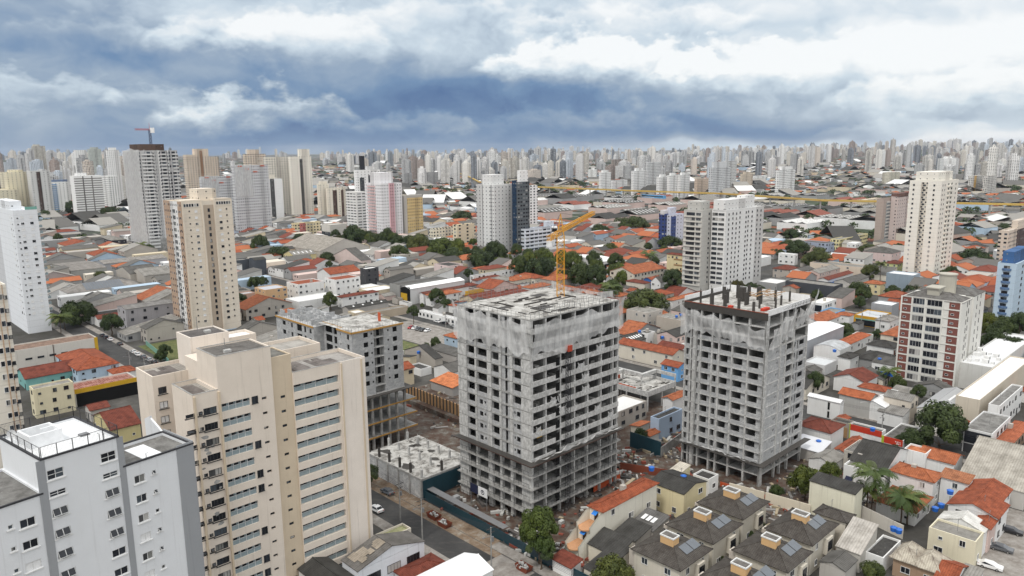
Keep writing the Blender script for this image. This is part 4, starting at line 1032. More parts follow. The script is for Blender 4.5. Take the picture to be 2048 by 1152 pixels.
# --- tower crane on the left tower
zb = TA.h; Pc = at(1121, 592, zb); zm = zb + 1
for k in range(60):
    if proj((Pc.x, Pc.y, zm))[1] <= 473: break
    zm += .5
t = thing('tower_crane', 'yellow lattice tower crane rising from the netted tower roof', 'crane', (Pc.x, Pc.y, zb + .03), 0)
def lattice(mb, p, q, w, step, r=.08, m=0, tri=False):
    p, q = Vector(p), Vector(q); d = (q - p); L = d.length; d.normalize(); u = d.cross(Vector((0, 0, 1)));
    if u.length < .1: u = Vector((1, 0, 0))
    u.normalize(); v = d.cross(u); n = max(1, round(L / step))
    cs = [(-1, -1), (1, -1), (1, 1), (-1, 1)]
    def C(i, k): s = w / 2; return p + d * (L * k / n) + u * cs[i][0] * s + v * cs[i][1] * s
    for i in range(4): mb.tube(C(i, 0), C(i, n), r, 4, m)
    for k in range(n):
        for i in range(4):
            j = (i + 1) % 4
            a_, b_ = (i, j) if k % 2 == 0 else (j, i); mb.tube(C(a_, k), C(b_, k + 1), r * .6, 4, m); mb.tube(C(i, k), C(j, k), r * .5, 4, m)
m = MB(); Hm = zm - zb; lattice(m, (0, 0, 0), (0, 0, Hm), 1.8, 1.8, .11); m.build('mast', M['crane_yellow'], t)
ja = Vector((at(1405, 295.6, 10) - CAMLOC).xy.normalized().to_3d() if False else (math.sin(R(15.0)), math.cos(R(15.0)), 0))
jl = 5
while jl < 70:
    if proj(Vector((Pc.x, Pc.y, zm + 1.2)) + ja * jl)[0] >= 1187: break
    jl += .5
m = MB(); lattice(m, ja * .9 + Vector((0, 0, Hm + 1.2)), ja * jl + Vector((0, 0, Hm + 1.2)), 1.0, 1.4, .085); m.build('jib', M['crane_yellow'], t)
cj = 3
while cj < 25 and proj(Vector((Pc.x, Pc.y, zm + 1.2)) - ja * cj)[0] > 1097: cj += .5
m = MB(); lattice(m, -ja * .9 + Vector((0, 0, Hm + .8)), -ja * cj + Vector((0, 0, Hm + .8)), 1.0, 1.6, .08); m.build('counter_jib', M['crane_yellow'], t)
m = MB(); sd_ = Vector((ja.y, -ja.x, 0))
for k in range(3):
    c = -ja * (cj - 1.2 - k * 1.3) + Vector((0, 0, Hm - .6)); m.tube(c - ja * .5, c + ja * .5, .9, 4)
m.build('counterweight', M['white_board'], t)
m = MB(); ap = Vector((0, 0, Hm + 5.5))
for s1, s2 in ((-1, -1), (1, -1), (1, 1), (-1, 1)): m.tube((s1 * .8, s2 * .8, Hm), ap, .12, 4)
m.build('apex', M['crane_yellow'], t)
m = MB(); m.tube(ap, ja * jl * .6 + Vector((0, 0, Hm + 2.0)), .05, 4); m.tube(ap, -ja * (cj - 1) + Vector((0, 0, Hm + 1.4)), .05, 4); m.build('tie_cable', M['dark_steel'], t)
m = MB(); m.box(-2.2, -1.0, Hm + .2, -.9, .6, Hm + 2.2, 0); m.box(-2.25, -1.05, Hm + 1.0, -.95, .3, Hm + 1.9, 1); m.build('cab', [M['white_board'], M['dark_glass']], t)

# --- right tower: block infill, netted top
B = Bld('unfinished_block_tower', 'narrower unfinished tower with grey block infill, net skirt and raw columns on its roof', 'tower under construction', (1535, 632), 44.5)
a = B.runx(1619); b = B.runy(1372); H = B.h; NF = 15; fh = H / NF; B.take(a + 1, b + 1)
sl = MB(); core = MB(); colm = MB(); par = MB(); blk = MB()
for k in range(1, NF + 1): sl.box(-.02, -.02, k * fh - .26, a, b, k * fh, bottom=True)
sl.build('floor_slab', M['pale_concrete'], B.t)
vb = [0, 4.4, 8.8, 12.6, 14.6, 18.0, 19.2, 21.0, b]
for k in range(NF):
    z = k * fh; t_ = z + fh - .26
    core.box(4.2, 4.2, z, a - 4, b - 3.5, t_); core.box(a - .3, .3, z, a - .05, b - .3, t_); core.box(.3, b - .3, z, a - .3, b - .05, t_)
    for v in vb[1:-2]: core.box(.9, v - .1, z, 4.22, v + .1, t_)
    for i, v in enumerate(vb): w_ = .45; colm.box(-.1, min(v, b - w_), z, .6, min(v, b - w_) + w_, t_)
    colm.box(-.1, 19.2, z, .4, 20.6, t_); colm.box(-.1, -.1, z, 1.3, .4, t_)
    for u in (7.6, 10.6, 14.8, a - .5): colm.box(u, -.1, z, u + .5, .5, t_)
    if k >= 2:
        for i in range(len(vb) - 1):
            v0, v1 = vb[i] + .45, vb[i + 1]
            if i == 6: continue
            v0, v1 = (v0, v1); nar = v1 - v0 < 2.2
            if k < NF - 2: blk.box(.1, v0, z, .26, v1, z + 1.0)
            if k < NF - 4 and v1 - v0 > 2.4:     # part-height block walls beside the openings
                blk.box(.5, v0, z, .66, v0 + (v1 - v0) * .38, t_)
            elif k < NF - 4 and nar: blk.box(.3, v0, z, .46, v0 + .6, t_)
        if k < NF - 3:
            holed_wall(blk, lambda u, zz, d, z=z: (1.3 + u, .08 + d, z + zz), 6.3, fh - .26, [(4.6, 5.0, 1.2, 1.9), (5.3, 5.7, 1.2, 1.9)], .2)
            blk.box(8.1, .08, z, 10.6, .26, t_)
            holed_wall(blk, lambda u, zz, d, z=z: (15.3 + u, .08 + d, z + zz), a - .5 - 15.3, fh - .26, [(.4, 1.1, 1.0, 2.3), (2.0, 2.7, .3, 2.4), (3.2, max(3.4, a - 17.0), 1.0, 2.3)], .2)
            blk.box(11.1, .2, z, 14.8, .36, z + 1.0)
core.build('inner_wall', M['shaded_concrete'], B.t); colm.build('column', M['pale_concrete'], B.t); blk.build('block_infill', M['concrete_block'], B.t)  # inner walls carry the shade of the floors in their colour
z = 2 * fh + .1; ty = MB()
for q in ((-1.8, -1.8, a + 2, -.1), (-1.8, -.1, -.1, b + 1.5)): ty.box(*q[:2], z, *q[2:], z + .12, bottom=True)
ty.build('safety_tray', M['tray_wood'], B.t)
tn = MB(); rand_net(tn, [z + 1.5, z + .7, z + 1.3, z + .8, z + 1.6], [z + .2] * 5, 50, 1.2, 3, lambda t, zz, d: (d, t * b, zz)); tn.build('tray_net', M['debris_net'], B.t, smooth=True)
nt = MB()
rand_net(nt, [H - 3.0, H - 2.6, H - 1.6, H - 1.5, H - .9, H + .3], [H - 8.8, H - 7.6, H - 7.5, H - 7.2, H - 6.4, H - 8.0], 110, 1.9, 4, lambda t, zz, d: (d, t * (b + 1) - .5, zz), 1.5)
rand_net(nt, [H - 3.0, H - 1.0, H + .5], [H - 8.8, H - 7.4, H - 7.0], 50, 1.9, 6, lambda t, zz, d: (t * (a * .52) - .5, d, zz), 1.5)
rand_net(nt, [H + .5, H - .5, H + 4.2], [H - 5.0, H - 4.4, H - 4.6], 40, 1.9, 8, lambda t, zz, d: (a * .55 + t * (a * .47), d, zz), 1.5)
nt.build('debris_netting', M['debris_net'], B.t, smooth=True)
rf = MB(); rf.face([(.2, .2, H + .02), (a - .1, .2, H + .02), (a - .1, b - .1, H + .02), (.2, b - .1, H + .02)]); rf.build('deck', M['screed'], B.t)
fb = MB(); fb.box(-.35, -.3, H - 1.2, -.12, b + .3, H + .5); fb.box(-.12, b + .1, H - 1.2, a, b + .3, H + .7); fb.build('edge_formwork', M['tray_wood'], B.t)
fr = MB(); fr.box(-.42, -.3, H + .52, -.05, b + .3, H + .68); fr.build('edge_rail', M['red_rust'], B.t)
wp = MB(); wp.box(-.1, -.2, H - .1, a, -.02, H + 1.3); wp.box(a - .05, -.02, H - .1, a + .15, b, H + 1.9); wp.box(0, b + .31, H - .3, a, b + .45, H + 1.9); wp.build('white_panel', M['white_board'], B.t)
cs = MB(); q = random.Random(5)
for x, y, w_, d_, hh in [(2.2, 20, .4, .4, 3.2), (2.5, 16.5, .4, 1., 3.), (3, 13, .4, .9, 3.1), (2.2, 9, .9, .4, 2.6), (2, 4.6, .4, .6, 2.5), (6, 19, .4, .4, 3.6), (7, 15, .9, .5, 3.2), (7.5, 10, 1.8, .4, 3.4), (6.5, 5.5, .4, .4, 2.6), (11, 18, .4, .9, 3.5), (11.5, 13, 1.8, 1.6, 3.8), (12, 8, .6, .6, 3.), (15, 16, .4, 1.0, 3.6), (16, 11, 1.8, .5, 3.6), (18, 7, .5, .5, 3), (19, 15, .4, .9, 3.2), (20, 4, .4, .4, 2.8), (14, 3.4, .4, .4, 2.6), (9, 2.4, .4, .4, 2.4)]:
    cs = MB(); cs.box(x, y, H, x + w_, y + d_, H + hh)
    for k in range(3): xx, yy = x + w_ * q.random(), y + d_ * q.random(); cs.tube((xx, yy, H + hh - .05), (xx + q.uniform(-.1, .1), yy, H + hh + q.uniform(.5, 1.0)), .03, 4)
    cs.build('raw_column', M['tray_wood'], B.t)
dk = MB()
for k in range(30):
    x, y = q.uniform(8, a - 4), q.uniform(1.5, 12); 
    (dk.box(x, y, H + 2.5, x + q.uniform(1.5, 4), y + .25, H + 2.62, bottom=True) if k % 2 else dk.box(x, y, H + 2.62, x + .25, y + q.uniform(1.5, 3), H + 2.72, bottom=True))
dk.build('timber_shuttering', M['timber'], B.t)
rp = MB(); rp.box(4, 3, H + .05, 7, 4, H + .7); rp.box(13, 14.7, H + .5, 14.6, 14.8, H + 2.8); rp.box(17.5, 12, H + .5, 19, 12.2, H + 2.6); rp.box(2, 11, H + .05, 3.2, 12, H + .6); rp.build('red_panel', M['sign_red'], B.t)
rl = MB(); rail(rl, (a * .5, -.8, H), (a - .5, -.8, H), 1.4, 7)
for k in range(7): x = a * .35 + k * a * .09; rl.tube((x, -.2, H + .2), (x + .6, -1.6, H + 1.5), .05, 4)
rl.build('guard_rail', M['steel'], B.t)
TB = B; TBa, TBb = a, b

# --- grey block building, half hidden behind the beige slab
B = Bld('unfinished_block_building', 'grey unfinished block-work building with timber formwork edge and open concrete podium', 'building under construction', (703, 666), 36.)
a = B.runx(804); H = B.h; b1 = B.runy(628, x=0); fh = 2.82; zsk = B.uv('R', 804, 782)[1]; zsk = round(zsk / fh) * fh if zsk > 4 else 4 * fh
def blkwall(x0, y0, x1, y1, ht, HR, HL, z0, name='wall'):
    w = MB(); holed_wall(w, lambda u, z, d: (x0 + u, y0 + d, z), x1 - x0, ht, [(p - x0, q - x0, r, s) for p, q, r, s in HR], .22, z0=z0); holed_wall(w, lambda u, z, d: (x0 + d, y0 + u, z), y1 - y0, ht, [(p - y0, q - y0, r, s) for p, q, r, s in HL], .22, z0=z0)
    w.face([(x1, y0, z0), (x1, y1, z0), (x1, y1, ht), (x1, y0, ht)]); w.face([(x1, y1, z0), (x0, y1, z0), (x0, y1, ht), (x1, y1, ht)]); w.face([(x0, y0, ht), (x1, y0, ht), (x1, y1, ht), (x0, y1, ht)])
    w.build(name, M['concrete_block'], B.t)
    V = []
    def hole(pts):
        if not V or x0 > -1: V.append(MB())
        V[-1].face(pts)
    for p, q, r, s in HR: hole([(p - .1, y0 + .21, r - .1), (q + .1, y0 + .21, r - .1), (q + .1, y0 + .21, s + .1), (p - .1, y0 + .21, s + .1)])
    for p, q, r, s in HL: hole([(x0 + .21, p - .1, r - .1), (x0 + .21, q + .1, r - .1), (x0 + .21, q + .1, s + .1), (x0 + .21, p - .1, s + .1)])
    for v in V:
        o = v.build('window_opening', M['void'], B.t)  # black sheet behind the hole, painted as the darkness of the room
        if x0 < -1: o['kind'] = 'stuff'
x1 = a * .42; x2 = a * .62; HR = []; HR2 = []; HL = []; z = H - fh
while z > zsk - .5:
    HR += [(a * .22, a * .22 + 1.5, z + .7, z + 2.1), (a * .36, a * .36 + .55, z + 1.2, z + 1.8)]; HR2 += [(a * .80, a * .80 + 1.5, z + .7, z + 2.1), (a * .69, a * .69 + .55, z + 1.2, z + 1.8)]
    HL += [(1.4, 2.6, z + .5, z + 2.0), (5.6, 6.1, z + 1.2, z + 1.8)]; z -= fh
blkwall(0, 0, x1, 7.5, H, HR, HL, zsk); blkwall(x2, 0, a, 14, H, HR2, [], zsk)
rc = MB(); rc.box(x1, 1.8, zsk, x2, 2.0, H); rc.build('recess_wall', M['raw_concrete'], B.t)
bl = MB(); z = H - fh; op = MB()
while z > zsk - .5:
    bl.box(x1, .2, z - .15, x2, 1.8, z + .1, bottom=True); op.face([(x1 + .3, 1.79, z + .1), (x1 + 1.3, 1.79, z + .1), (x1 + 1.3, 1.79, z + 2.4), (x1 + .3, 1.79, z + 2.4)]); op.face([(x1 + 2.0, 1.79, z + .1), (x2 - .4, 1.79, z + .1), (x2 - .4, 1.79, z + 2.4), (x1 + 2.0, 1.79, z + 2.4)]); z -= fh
bl.build('balcony_slab', M['pale_concrete'], B.t); op.build('door_opening', M['void'], B.t)  # doorways are black sheets on the wall, painted as the dark inside
HL = []; z = H - fh
while z > zsk - .5:
    for v0, w_ in ((8.3, 1.8), (10.8, 1.6), (13.4, 3.6)): HL.append((v0, v0 + w_, z + .15, z + 2.3))
    z -= fh
blkwall(1.8, 7.5, a, 18, H, [], HL, zsk); 
HL = []; z = H - fh - 1.0
while z > zsk - .5: HL += [(19.3, 20.5, z + .5, z + 1.9), (22.5, 23.6, z + .3, z + 2.2), (25, 28, z + .2, z + 2.2), (30.5, 31.7, z + .5, z + 1.9), (33, 33.5, z + 1.2, z + 1.8), (35, 37, z + .5, z + 1.9)]; z -= fh
blkwall(-1.5, 18, a - 5, 41, H - 1.0, [], HL, zsk)
dkm = MB(); dkm.face([(.1, .1, H + .03), (a, .1, H + .03), (a, 18, H + .03), (.1, 18, H + .03)]); dkm.build('deck', M['screed'], B.t)
fe = MB()
for p, q in (((-.25, -.25), (a + .2, -.25)), ((-.25, -.25), (-.25, 7.5)), ((-.25, 7.5), (1.6, 7.5)), ((1.6, 7.5), (1.6, 18)), ((-1.7, 18), (-1.7, 41))):
    x0, x1_ = min(p[0], q[0]), max(p[0], q[0]); y0, y1_ = min(p[1], q[1]), max(p[1], q[1]); hh = H if p[1] < 18 else H - 1
    fe.box(x0 - .08, y0 - .08, hh - .35, x1_ + .08, y1_ + .08, hh + .12)
fe.build('timber_edge', M['formwork'], B.t)
pr = MB()
for i in range(16): pr.tube((a * i / 15, -.1, H), (a * i / 15, -.1, H + 1.3), .035, 4)
for i in range(30): y = 41 * i / 29; xx = (-.1 if y < 7.5 else 1.7 if y < 18 else -1.6); hh = H if y < 18 else H - 1; pr.tube((xx, y, hh), (xx, y, hh + 1.3), .035, 4)
pr.build('edge_prop', M['steel'], B.t)
q = random.Random(77); wl = MB()   # half-built block walls on the lower deck
for k in range(46):
    x, y = q.uniform(-1, a - 8), q.uniform(18.5, 39); hh = H - 1 + q.uniform(.6, 1.8)
    wl.box(x, y, H - 1, x + q.uniform(1.5, 4), y + .2, hh) if k % 2 else wl.box(x, y, H - 1, x + .2, y + q.uniform(1.2, 3.5), hh)
wl.build('half_built_wall', M['concrete_block'], B.t)
op = MB(); op.box(a - 3.4, 6, H + .03, a - 3.2, 7.2, H + 2.6); op.build('orange_screen', M['orange_mesh'], B.t)
sk = MB(); sk.box(-2, -2, zsk - .3, a + 2.2, -.02, zsk - .12, bottom=True); sk.box(a + .05, -.02, zsk - .3, a + 2.2, 10, zsk - .12, bottom=True); sk.box(-2, -.02, zsk - .3, -.02, 20, zsk - .12, bottom=True); sk.build('safety_tray', M['tray_wood'], B.t)
pd = MB(); n = 4
for k in range(n + 1): z = zsk * k / n; pd.box(-.5, -.3, z - .3, a + (4 if k < 4 else 0), 20, z - .02, bottom=True)
for i in range(7):
    x = a * i / 6 * 1.0; pd.box(x - .3, -.2, 0, x + .3, .5, zsk - .3)
for i in range(5): y = 4 * i; pd.box(-.4, y, 0, .3, y + .6, zsk - .3)
pd.box(.5, 7, 0, a - 1, 18, zsk - .4); pd.build('podium_frame', M['raw_concrete'], B.t)
pe = MB()
for k in (1, 2, 3): z = zsk * k / n; pe.box(-.6, -.42, z - .38, a + 4.1, -.3, z + .05)
pe.build('podium_timber', M['formwork'], B.t)
B.take(a + 4, 41)

# --- raised concrete slab between the sites
B = Bld('unfinished_podium', 'raised unfinished concrete platform with bare column starters and blocked-in sides', 'podium under construction', (843, 958), yb=1001)
a = B.runx(948); b = B.runy(735); H = B.h; B.take(a, b)
w = MB(); w.face([(0, 0, H), (a, 0, H), (a, b, H), (0, b, H)]); w.build('deck', M['screed'], B.t)
w = MB(); w.box(.05, .05, 0, a, b, H - .3); w.build('side_wall', M['concrete_block'], B.t)
w = MB(); w.box(-.15, -.15, H - .5, a, .1, H - .01); w.box(-.15, .1, H - .5, .1, b, H - .01)
for i in range(6): y = b * i / 5; w.box(-.2, min(y, b - .4), 0, .04, min(y, b - .4) + .45, H - .5)
w.build('edge_beam', M['raw_concrete'], B.t)
w = MB(); w.box(.2, -.32, 0, a, -.18, H - .6); w.build('blue_hoarding', M['hoarding_blue'], B.t)
k1 = MB(); k2 = MB(); q = random.Random(6)
for i in range(6):
    for j in range(3):
        x, y = .2 + (a - .8) * j / 2.6, .2 + (b - .8) * i / 5; dk_ = j == 0 and i > 0 or (j == 1 and i == 0); hh = 2.6 if dk_ else 2.2; mm = MB(); mm.box(x, y, H, x + .5, y + .5, H + hh); mm.tube((x + .25, y + .25, H + hh - .05), (x + .25, y + .25, H + hh + .7), .05, 4); mm.build('shuttered_column' if dk_ else 'bare_column', M['tray_wood' if dk_ else 'pale_concrete'], B.t)
w = MB()
for k in range(9):
    x, y, r = q.uniform(2, a - 2), q.uniform(2, b - 2), q.uniform(.6, 1.7); n = 9; pts = [(x + r * q.uniform(.6, 1.2) * math.cos(6.283 * i / n), y + 1.3 * r * q.uniform(.6, 1.2) * math.sin(6.283 * i / n), H + .012) for i in range(n)]; w.face(pts)
w.build('rubble_patch', M['tray_wood'], B.t)
# ------------------------------------------------------------------ low houses, shops and sheds seen one by one
TEAL, SLATE, DKG = (.20, .42, .40), (.075, .085, .10), (.07, .07, .075)
HOUSES = [  # near eave corner (picture), left, right, eave height, roof, sheet, roof colour, wall colour, label, options
 ((1867,964),1782,1885,6.6,'hip','tile',ORB,W_,'white two storey house with bright orange hip roof, behind the tallest palm'),
 ((1831,1025),1753,1863,3.4,'hip','tile',ORB,W_,'low orange hip roofed annex between the two garden palms'),
 ((1908,928),1838,1926,6.2,'gy','tile',ORB,W_,'house with smooth bright orange roof next to the big street tree',dict(win=False)),
 ((1852,908),1808,1865,7.4,'flat','bit',(.5,.17,.07),W_,'white parapet box with orange tiled top beside the smooth orange roof',dict(win=False)),
 ((1936,966),1882,1946,6.8,'sx+','tile',(.36,.15,.075),W_,'white terrace house under a worn brown orange lean-to roof'),
 ((1995,1036),1897,2016,6.2,'gx','tile',OR,W_,'long orange gable house behind the white sheeted roof',dict(wk='dark')),
 ((2004,1000),1932,2022,5.6,'gx','tile',OR,W_,'orange gabled row house beside the pale corrugated hall'),
 ((1968,1065),1876,1980,5.6,'gx','fib',(.70,.69,.66),W_,'house under a white corrugated gable roof',dict(win=False)),
 ((1979,1057),1950,1994,5.6,'gx','tile',OR,PK,'narrow orange roofed house facing the cobbled car park'),
 ((1952,1084),1858,1968,6.0,'flat','fib',FIBL,(.70,.65,.50),'cream box house with pale corrugated top beside the car park'),
 ((1905,1170),1880,1935,3.6,'gy','tile',OR,W_,'orange roofed lean-to at the bottom edge by the car park',dict(win=False)),
 ((1948,1172),1922,1966,3.0,'sx+','fib',FIBL,W_,'pale corrugated shed at the bottom edge by the car park',dict(win=False)),
 ((1721,1108),1673,1753,4.2,'sx+','fib',(.50,.47,.43),(.5,.48,.44),'steep pale striped corrugated roof behind the town houses',dict(win=False,rise=3.2)),
 ((1690,1142),1640,1714,4.0,'gx','fib',FIB,(.45,.43,.40),'grey gabled shed below the striped corrugated roof',dict(win=False)),
 ((1767,1116),1730,1802,3.6,'flat','bit',BIT,W_,'flat dark roofed outbuilding carrying two round blue tanks',dict(win=False)),
 ((1691,1044),1630,1708,7.0,'hip','tile',BRN,CR,'small brown hip roofed house beside the blank cream wall'),
 ((1710,988),1620,1726,8.5,'sx+','fib',FIBD,(.72,.70,.57),'tall blank cream walled building with stained top',dict(win=False,rise=.6)),
 ((1368,988),1300,1413,6.6,'gy','fib',FIBD,(.70,.62,.40),'cream two storey house with dark sheet roof and blue topped hatch',dict(rise=1.2)),
 ((1234,1113),1177,1265,4.0,'sx+','fib',FIBD,(.66,.62,.52),'dark sheet roofed shed nearest the leafy street tree',dict(win=False,rise=1.6)),
 ((1270,1082),1228,1302,4.2,'sx+','fib',FIBD,(.40,.38,.35),'dark sheet roofed shed, middle one of the stepped row',dict(win=False,rise=1.2)),
 ((1306,1062),1263,1338,4.4,'sx+','fib',(.14,.135,.13),(.40,.38,.35),'dark shed roof with three pale skylights',dict(win=False,rise=1.2)),
 ((1418,959),1386,1437,4.6,'flat','bit',BIT,W_,'tiny white hut at the foot of the block infill tower'),
 ((1345,958),1336,1380,4.0,'sx+','fib',CR,(.74,.68,.48),'roofless cream wall enclosure beside the tiny white hut',dict(win=False)),
 ((1142,1134),1105,1152,3.0,'sx+','tile',ORD,W_,'white garage with red tiled edge at the pavement',dict(win=False)),
 ((1200,1150),1168,1262,3.4,'sx+','fib',FIBD,CR,'low dark lean-to behind the white garage',dict(win=False)),
 ((716,1142),684,848,7.0,'gy','fib',(.16,.15,.14),(.68,.70,.74),'white gabled workshop with patched dark roof at the street',dict(win=False,rise=2.2)),
 ((752,1086),735,822,4.4,'flat','bit',(.40,.40,.22),CR,'flat olive roofed annex between the workshop and the beige slab',dict(win=False)),
 ((648,1178),597,706,6.0,'gy','fib',FIBD,W_,'dark corrugated roof at the foot of the beige slab',dict(win=False,rise=1.2)),
 ((830,1168),790,902,3.6,'hip','tile',ORD,W_,'red tiled roof littered with white debris at the bottom edge',dict(win=False)),
 ((888,1190),832,985,6.0,'gx','wht',(.78,.79,.80),W_,'large white sheeted roof with grey rim at the bottom edge',dict(win=False,rise=1.4)),
 ((1612,682),1556,1688,8.0,'gx','wht',(.80,.81,.82),(.42,.43,.46),'long warehouse with smooth white roof and ribbed grey side wall',dict(win=False,rise=.9)),
 ((1680,701),1628,1702,6.0,'bx','fib',(.55,.57,.59),W_,'white hall with shallow grey barrel roof',dict(win=False,rise=1.4)),
 ((1650,731),1607,1674,4.0,'flat','wht',(.55,.57,.58),(.6,.6,.6),'low hall with plain pale grey deck in front of the barrel roof',dict(win=False)),
 ((1695,690),1668,1741,4.4,'hip','tile',(.42,.12,.05),W_,'white house with patched orange hip roof behind the barrel roof'),
 ((1787,697),1734,1803,5.4,'hip','tile',FIBD,W_,'white house with large charcoal hip roof beside the brick panelled block'),
 ((1701,717),1677,1718,5.4,'hip','tile',FIBD,W_,'small white cube house with charcoal roof and two front windows'),
 ((1766,724),1712,1790,4.0,'hip','tile',FIBD,(.3,.3,.3),'low charcoal hip roof between the cube house and the blue based house',dict(win=False)),
 ((1788,731),1744,1802,4.4,'sx+','fib',FIB,W_,'white house with blue painted base and grey sheet roof'),
 ((1757,636),1708,1783,5.0,'flat','wht',(.50,.52,.54),(.55,.30,.03),'yellow fronted shop with grey roof terrace',dict(wk='dark',cap=14)),
 ((1784,611),1743,1799,8.0,'flat','wht',(.80,.80,.80),(.30,.31,.33),'white topped canopy hall behind the yellow shop',dict(win=False)),
 ((1699,632),1671,1708,6.4,'hip','tile',ORB,W_,'white corner house with bright orange hip roof left of the yellow shop'),
 ((1670,626),1641,1690,5.0,'flat','fib',FIBL,(.16,.40,.70),'sky blue shop front left of the orange corner house',dict(wk='dark')),
 ((1780,643),1751,1800,5.4,'hip','tile',FIBL,W_,'white house with pale beige hip roof right of the yellow shop'),
 ((1646,607),1622,1673,8.0,'flat','wht',(.76,.75,.70),W_,'white modern block with black glazed front behind the white warehouse',dict(wk='dark',wd=2.4)),
 ((1668,573),1571,1686,9.0,'flat','fib',FIBL,(.06,.065,.075),'long dark hall with pale grey flat roof behind the netted tower',dict(win=False)),
 ((1827,551),1773,1841,10.,'flat','wht',(.7,.71,.72),(.27,.33,.39),'windowless blue grey box building beside the cream tower',dict(win=False)),
 ((1656,560),1637,1706,5.0,'gx','tile',ORD,W_,'hall with large dark red tiled gable',dict(win=False)),
 ((1700,566),1668,1738,5.0,'gx','fib',FIB,(.5,.48,.45),'long grey sheeted gable hall right of the dark red gable',dict(win=False)),
 ((1579,540),1546,1597,6.0,'hip','tile',ORD,(.48,.43,.38),'brown two storey house with dark red hip roof beside the white balcony house'),
 ((1607,543),1581,1629,7.0,'gx','fib',FIB,W_,'white balcony house with grey gable roof'),
 ((1639,547),1609,1680,5.6,'gx','fib',FIBL,PK,'pink and teal fronted house with pale roof'),
 ((1761,569),1727,1771,6.4,'hip','tile',ORB,(.66,.57,.34),'yellow house with round orange dormer roof near the blue grey box'),
 ((1678,566),1656,1690,3.4,'flat','bit',(.02,.10,.36),BL,'low shed with vivid blue roof',dict(win=False)),
 ((1723,535),1620,1739,6.0,'flat','fib',FIBL,(.66,.56,.46),'long peach walled hall with few windows',dict(wd=14)),
 ((1784,507),1726,1802,8.0,'hip','fib',FIB,(.66,.53,.51),'pink three storey building with grey hip roof'),
 ((1678,479),1661,1736,9.0,'flat','fib',FIBL,(.70,.63,.36),'long pale yellow office building with ribbon windows',dict(wk='dark',wd=2.2,cap=60)),
 ((1657,487),1605,1669,9.0,'flat','fib',FIB,(.33,.37,.46),'blue grey hall with small square windows',dict(wk='dark',wd=2.6,cap=60)),
 ((1590,509),1557,1596,8.0,'flat','wht',(.7,.7,.7),W_,'white cube house with tall stair block among the trees'),
 ((1712,487),1694,1723,8.0,'flat','wht',(.7,.7,.7),W_,'white cube office beside the pale yellow building'),
 ((1795,528),1769,1807,6.0,'hip','tile',ORD,(.58,.62,.30),'lime green house with dark red roof at the cream tower'),
 ((1268,548),1220,1327,9.0,'gx','tile',ORB,CR,'cream school building with broad orange gables and brick panel',dict(wk='dark')),
 ((1303,560),1287,1324,7.0,'gx','tile',OR,BL,'vivid blue house with orange roof'),
 ((1321,565),1302,1333,7.0,'gx','fib',FIB,W_,'narrow white gabled house with tall windows beside the vivid blue house',dict(rise=3.)),
 ((1270,585),1262,1294,4.4,'bx','bit',(.02,.11,.34),(.02,.13,.40),'low blue shed with rounded roof below the school',dict(win=False)),
 ((1208,523),1130,1237,8.0,'gx','wht',(.82,.82,.82),W_,'wide white roofed supermarket hall with dark front strip',dict(win=False,rise=1.2)),
 ((1366,511),1334,1373,15.,'hip','tile',ORD,(.68,.58,.35),'striped cream and brown four storey flats with red roof',dict(fl=4,wd=2.6,wk='dark')),
 ((1070,557),1030,1091,5.0,'hip','tile',OR,CR,'cream house with orange hip roof below the avenue trees'),
 ((1062,577),1043,1103,4.0,'hip','tile',ORB,W_,'long low orange roof directly behind the netted tower deck'),
 ((1142,578),1108,1155,5.0,'hip','tile',ORB,PK,'pink house with orange hip roof behind the crane mast'),
 ((1190,589),1158,1210,5.0,'hip','tile',ORB,PK,'pink house with orange hip roof, second right of the crane mast'),
 ((1240,593),1220,1258,5.0,'hip','tile',ORB,PK,'pink house with orange hip roof beside the broad olive tree'),
 ((1345,601),1331,1394,8.0,'hip','tile',ORB,W_,'white house with orange hip roof in front of the grey balcony towers'),
 ((1295,626),1253,1325,7.0,'flat','bit',FIBL,(.50,.47,.43),'weathered half ruined white building under the broad olive tree'),
 ((1362,641),1313,1386,6.0,'flat','bit',FIBL,(.44,.40,.35),'unplastered beige walled building with blue roof tanks',dict(win=False)),
 ((1262,686),1222,1292,4.6,'gx','fib',FIBD,(.3,.28,.26),'black sheeted shed with rows of white skylights',dict(win=False)),
 ((1295,667),1277,1310,6.0,'flat','bit',FIBD,W_,'white box house with one front window between the towers'),
 ((1318,668),1309,1334,5.4,'flat','bit',FIBD,(.42,.40,.37),'bare grey box house right of the white box house'),
 ((1345,710),1236,1368,6.0,'gy','tile',OR,CR,'long row of cream houses under one orange ridge between the towers',dict(wd=5)),
 ((1356,735),1323,1374,5.6,'gy','tile',OR,(.17,.40,.72),'light blue house with orange roof next to the block infill tower'),
 ((820,578),801,929,9.0,'gx','wht',(.82,.82,.82),(.60,.60,.60),'store with white roof and black front holding a yellow square',dict(win=False,rise=1.2)),
 ((799,571),779,894,8.0,'flat','fib',FIB,(.30,.30,.29),'grey flat roofed hall with roof fans behind the yellow square store',dict(win=False)),
 ((731,538),720,757,12.,'flat','wht',(.75,.75,.74),DKG,'charcoal flats with white balcony bands beside the bare block building',dict(wk='dark')),
 ((897,532),868,926,9.0,'flat','bit',BIT,(.70,.57,.55),'pale pink cube building with roof tank in front of the avenue trees',dict(wd=8)),
 ((947,552),940,1046,6.0,'flat','fib',FIB,W_,'long white office wing with dark square windows',dict(wk='dark')),
 ((977,568),951,1024,5.0,'gx','fib',FIBL,(.38,.40,.44),'grey hall with pale gable roof below the long white office wing',dict(win=False)),
 ((1026,562),1004,1071,5.0,'hip','tile',ORB,CR,'orange roofed house right of the grey hall'),
 ((847,588),839,937,6.0,'gx','tile',(.15,.05,.035),W_,'long hall with dark maroon tiled roof',dict(win=False)),
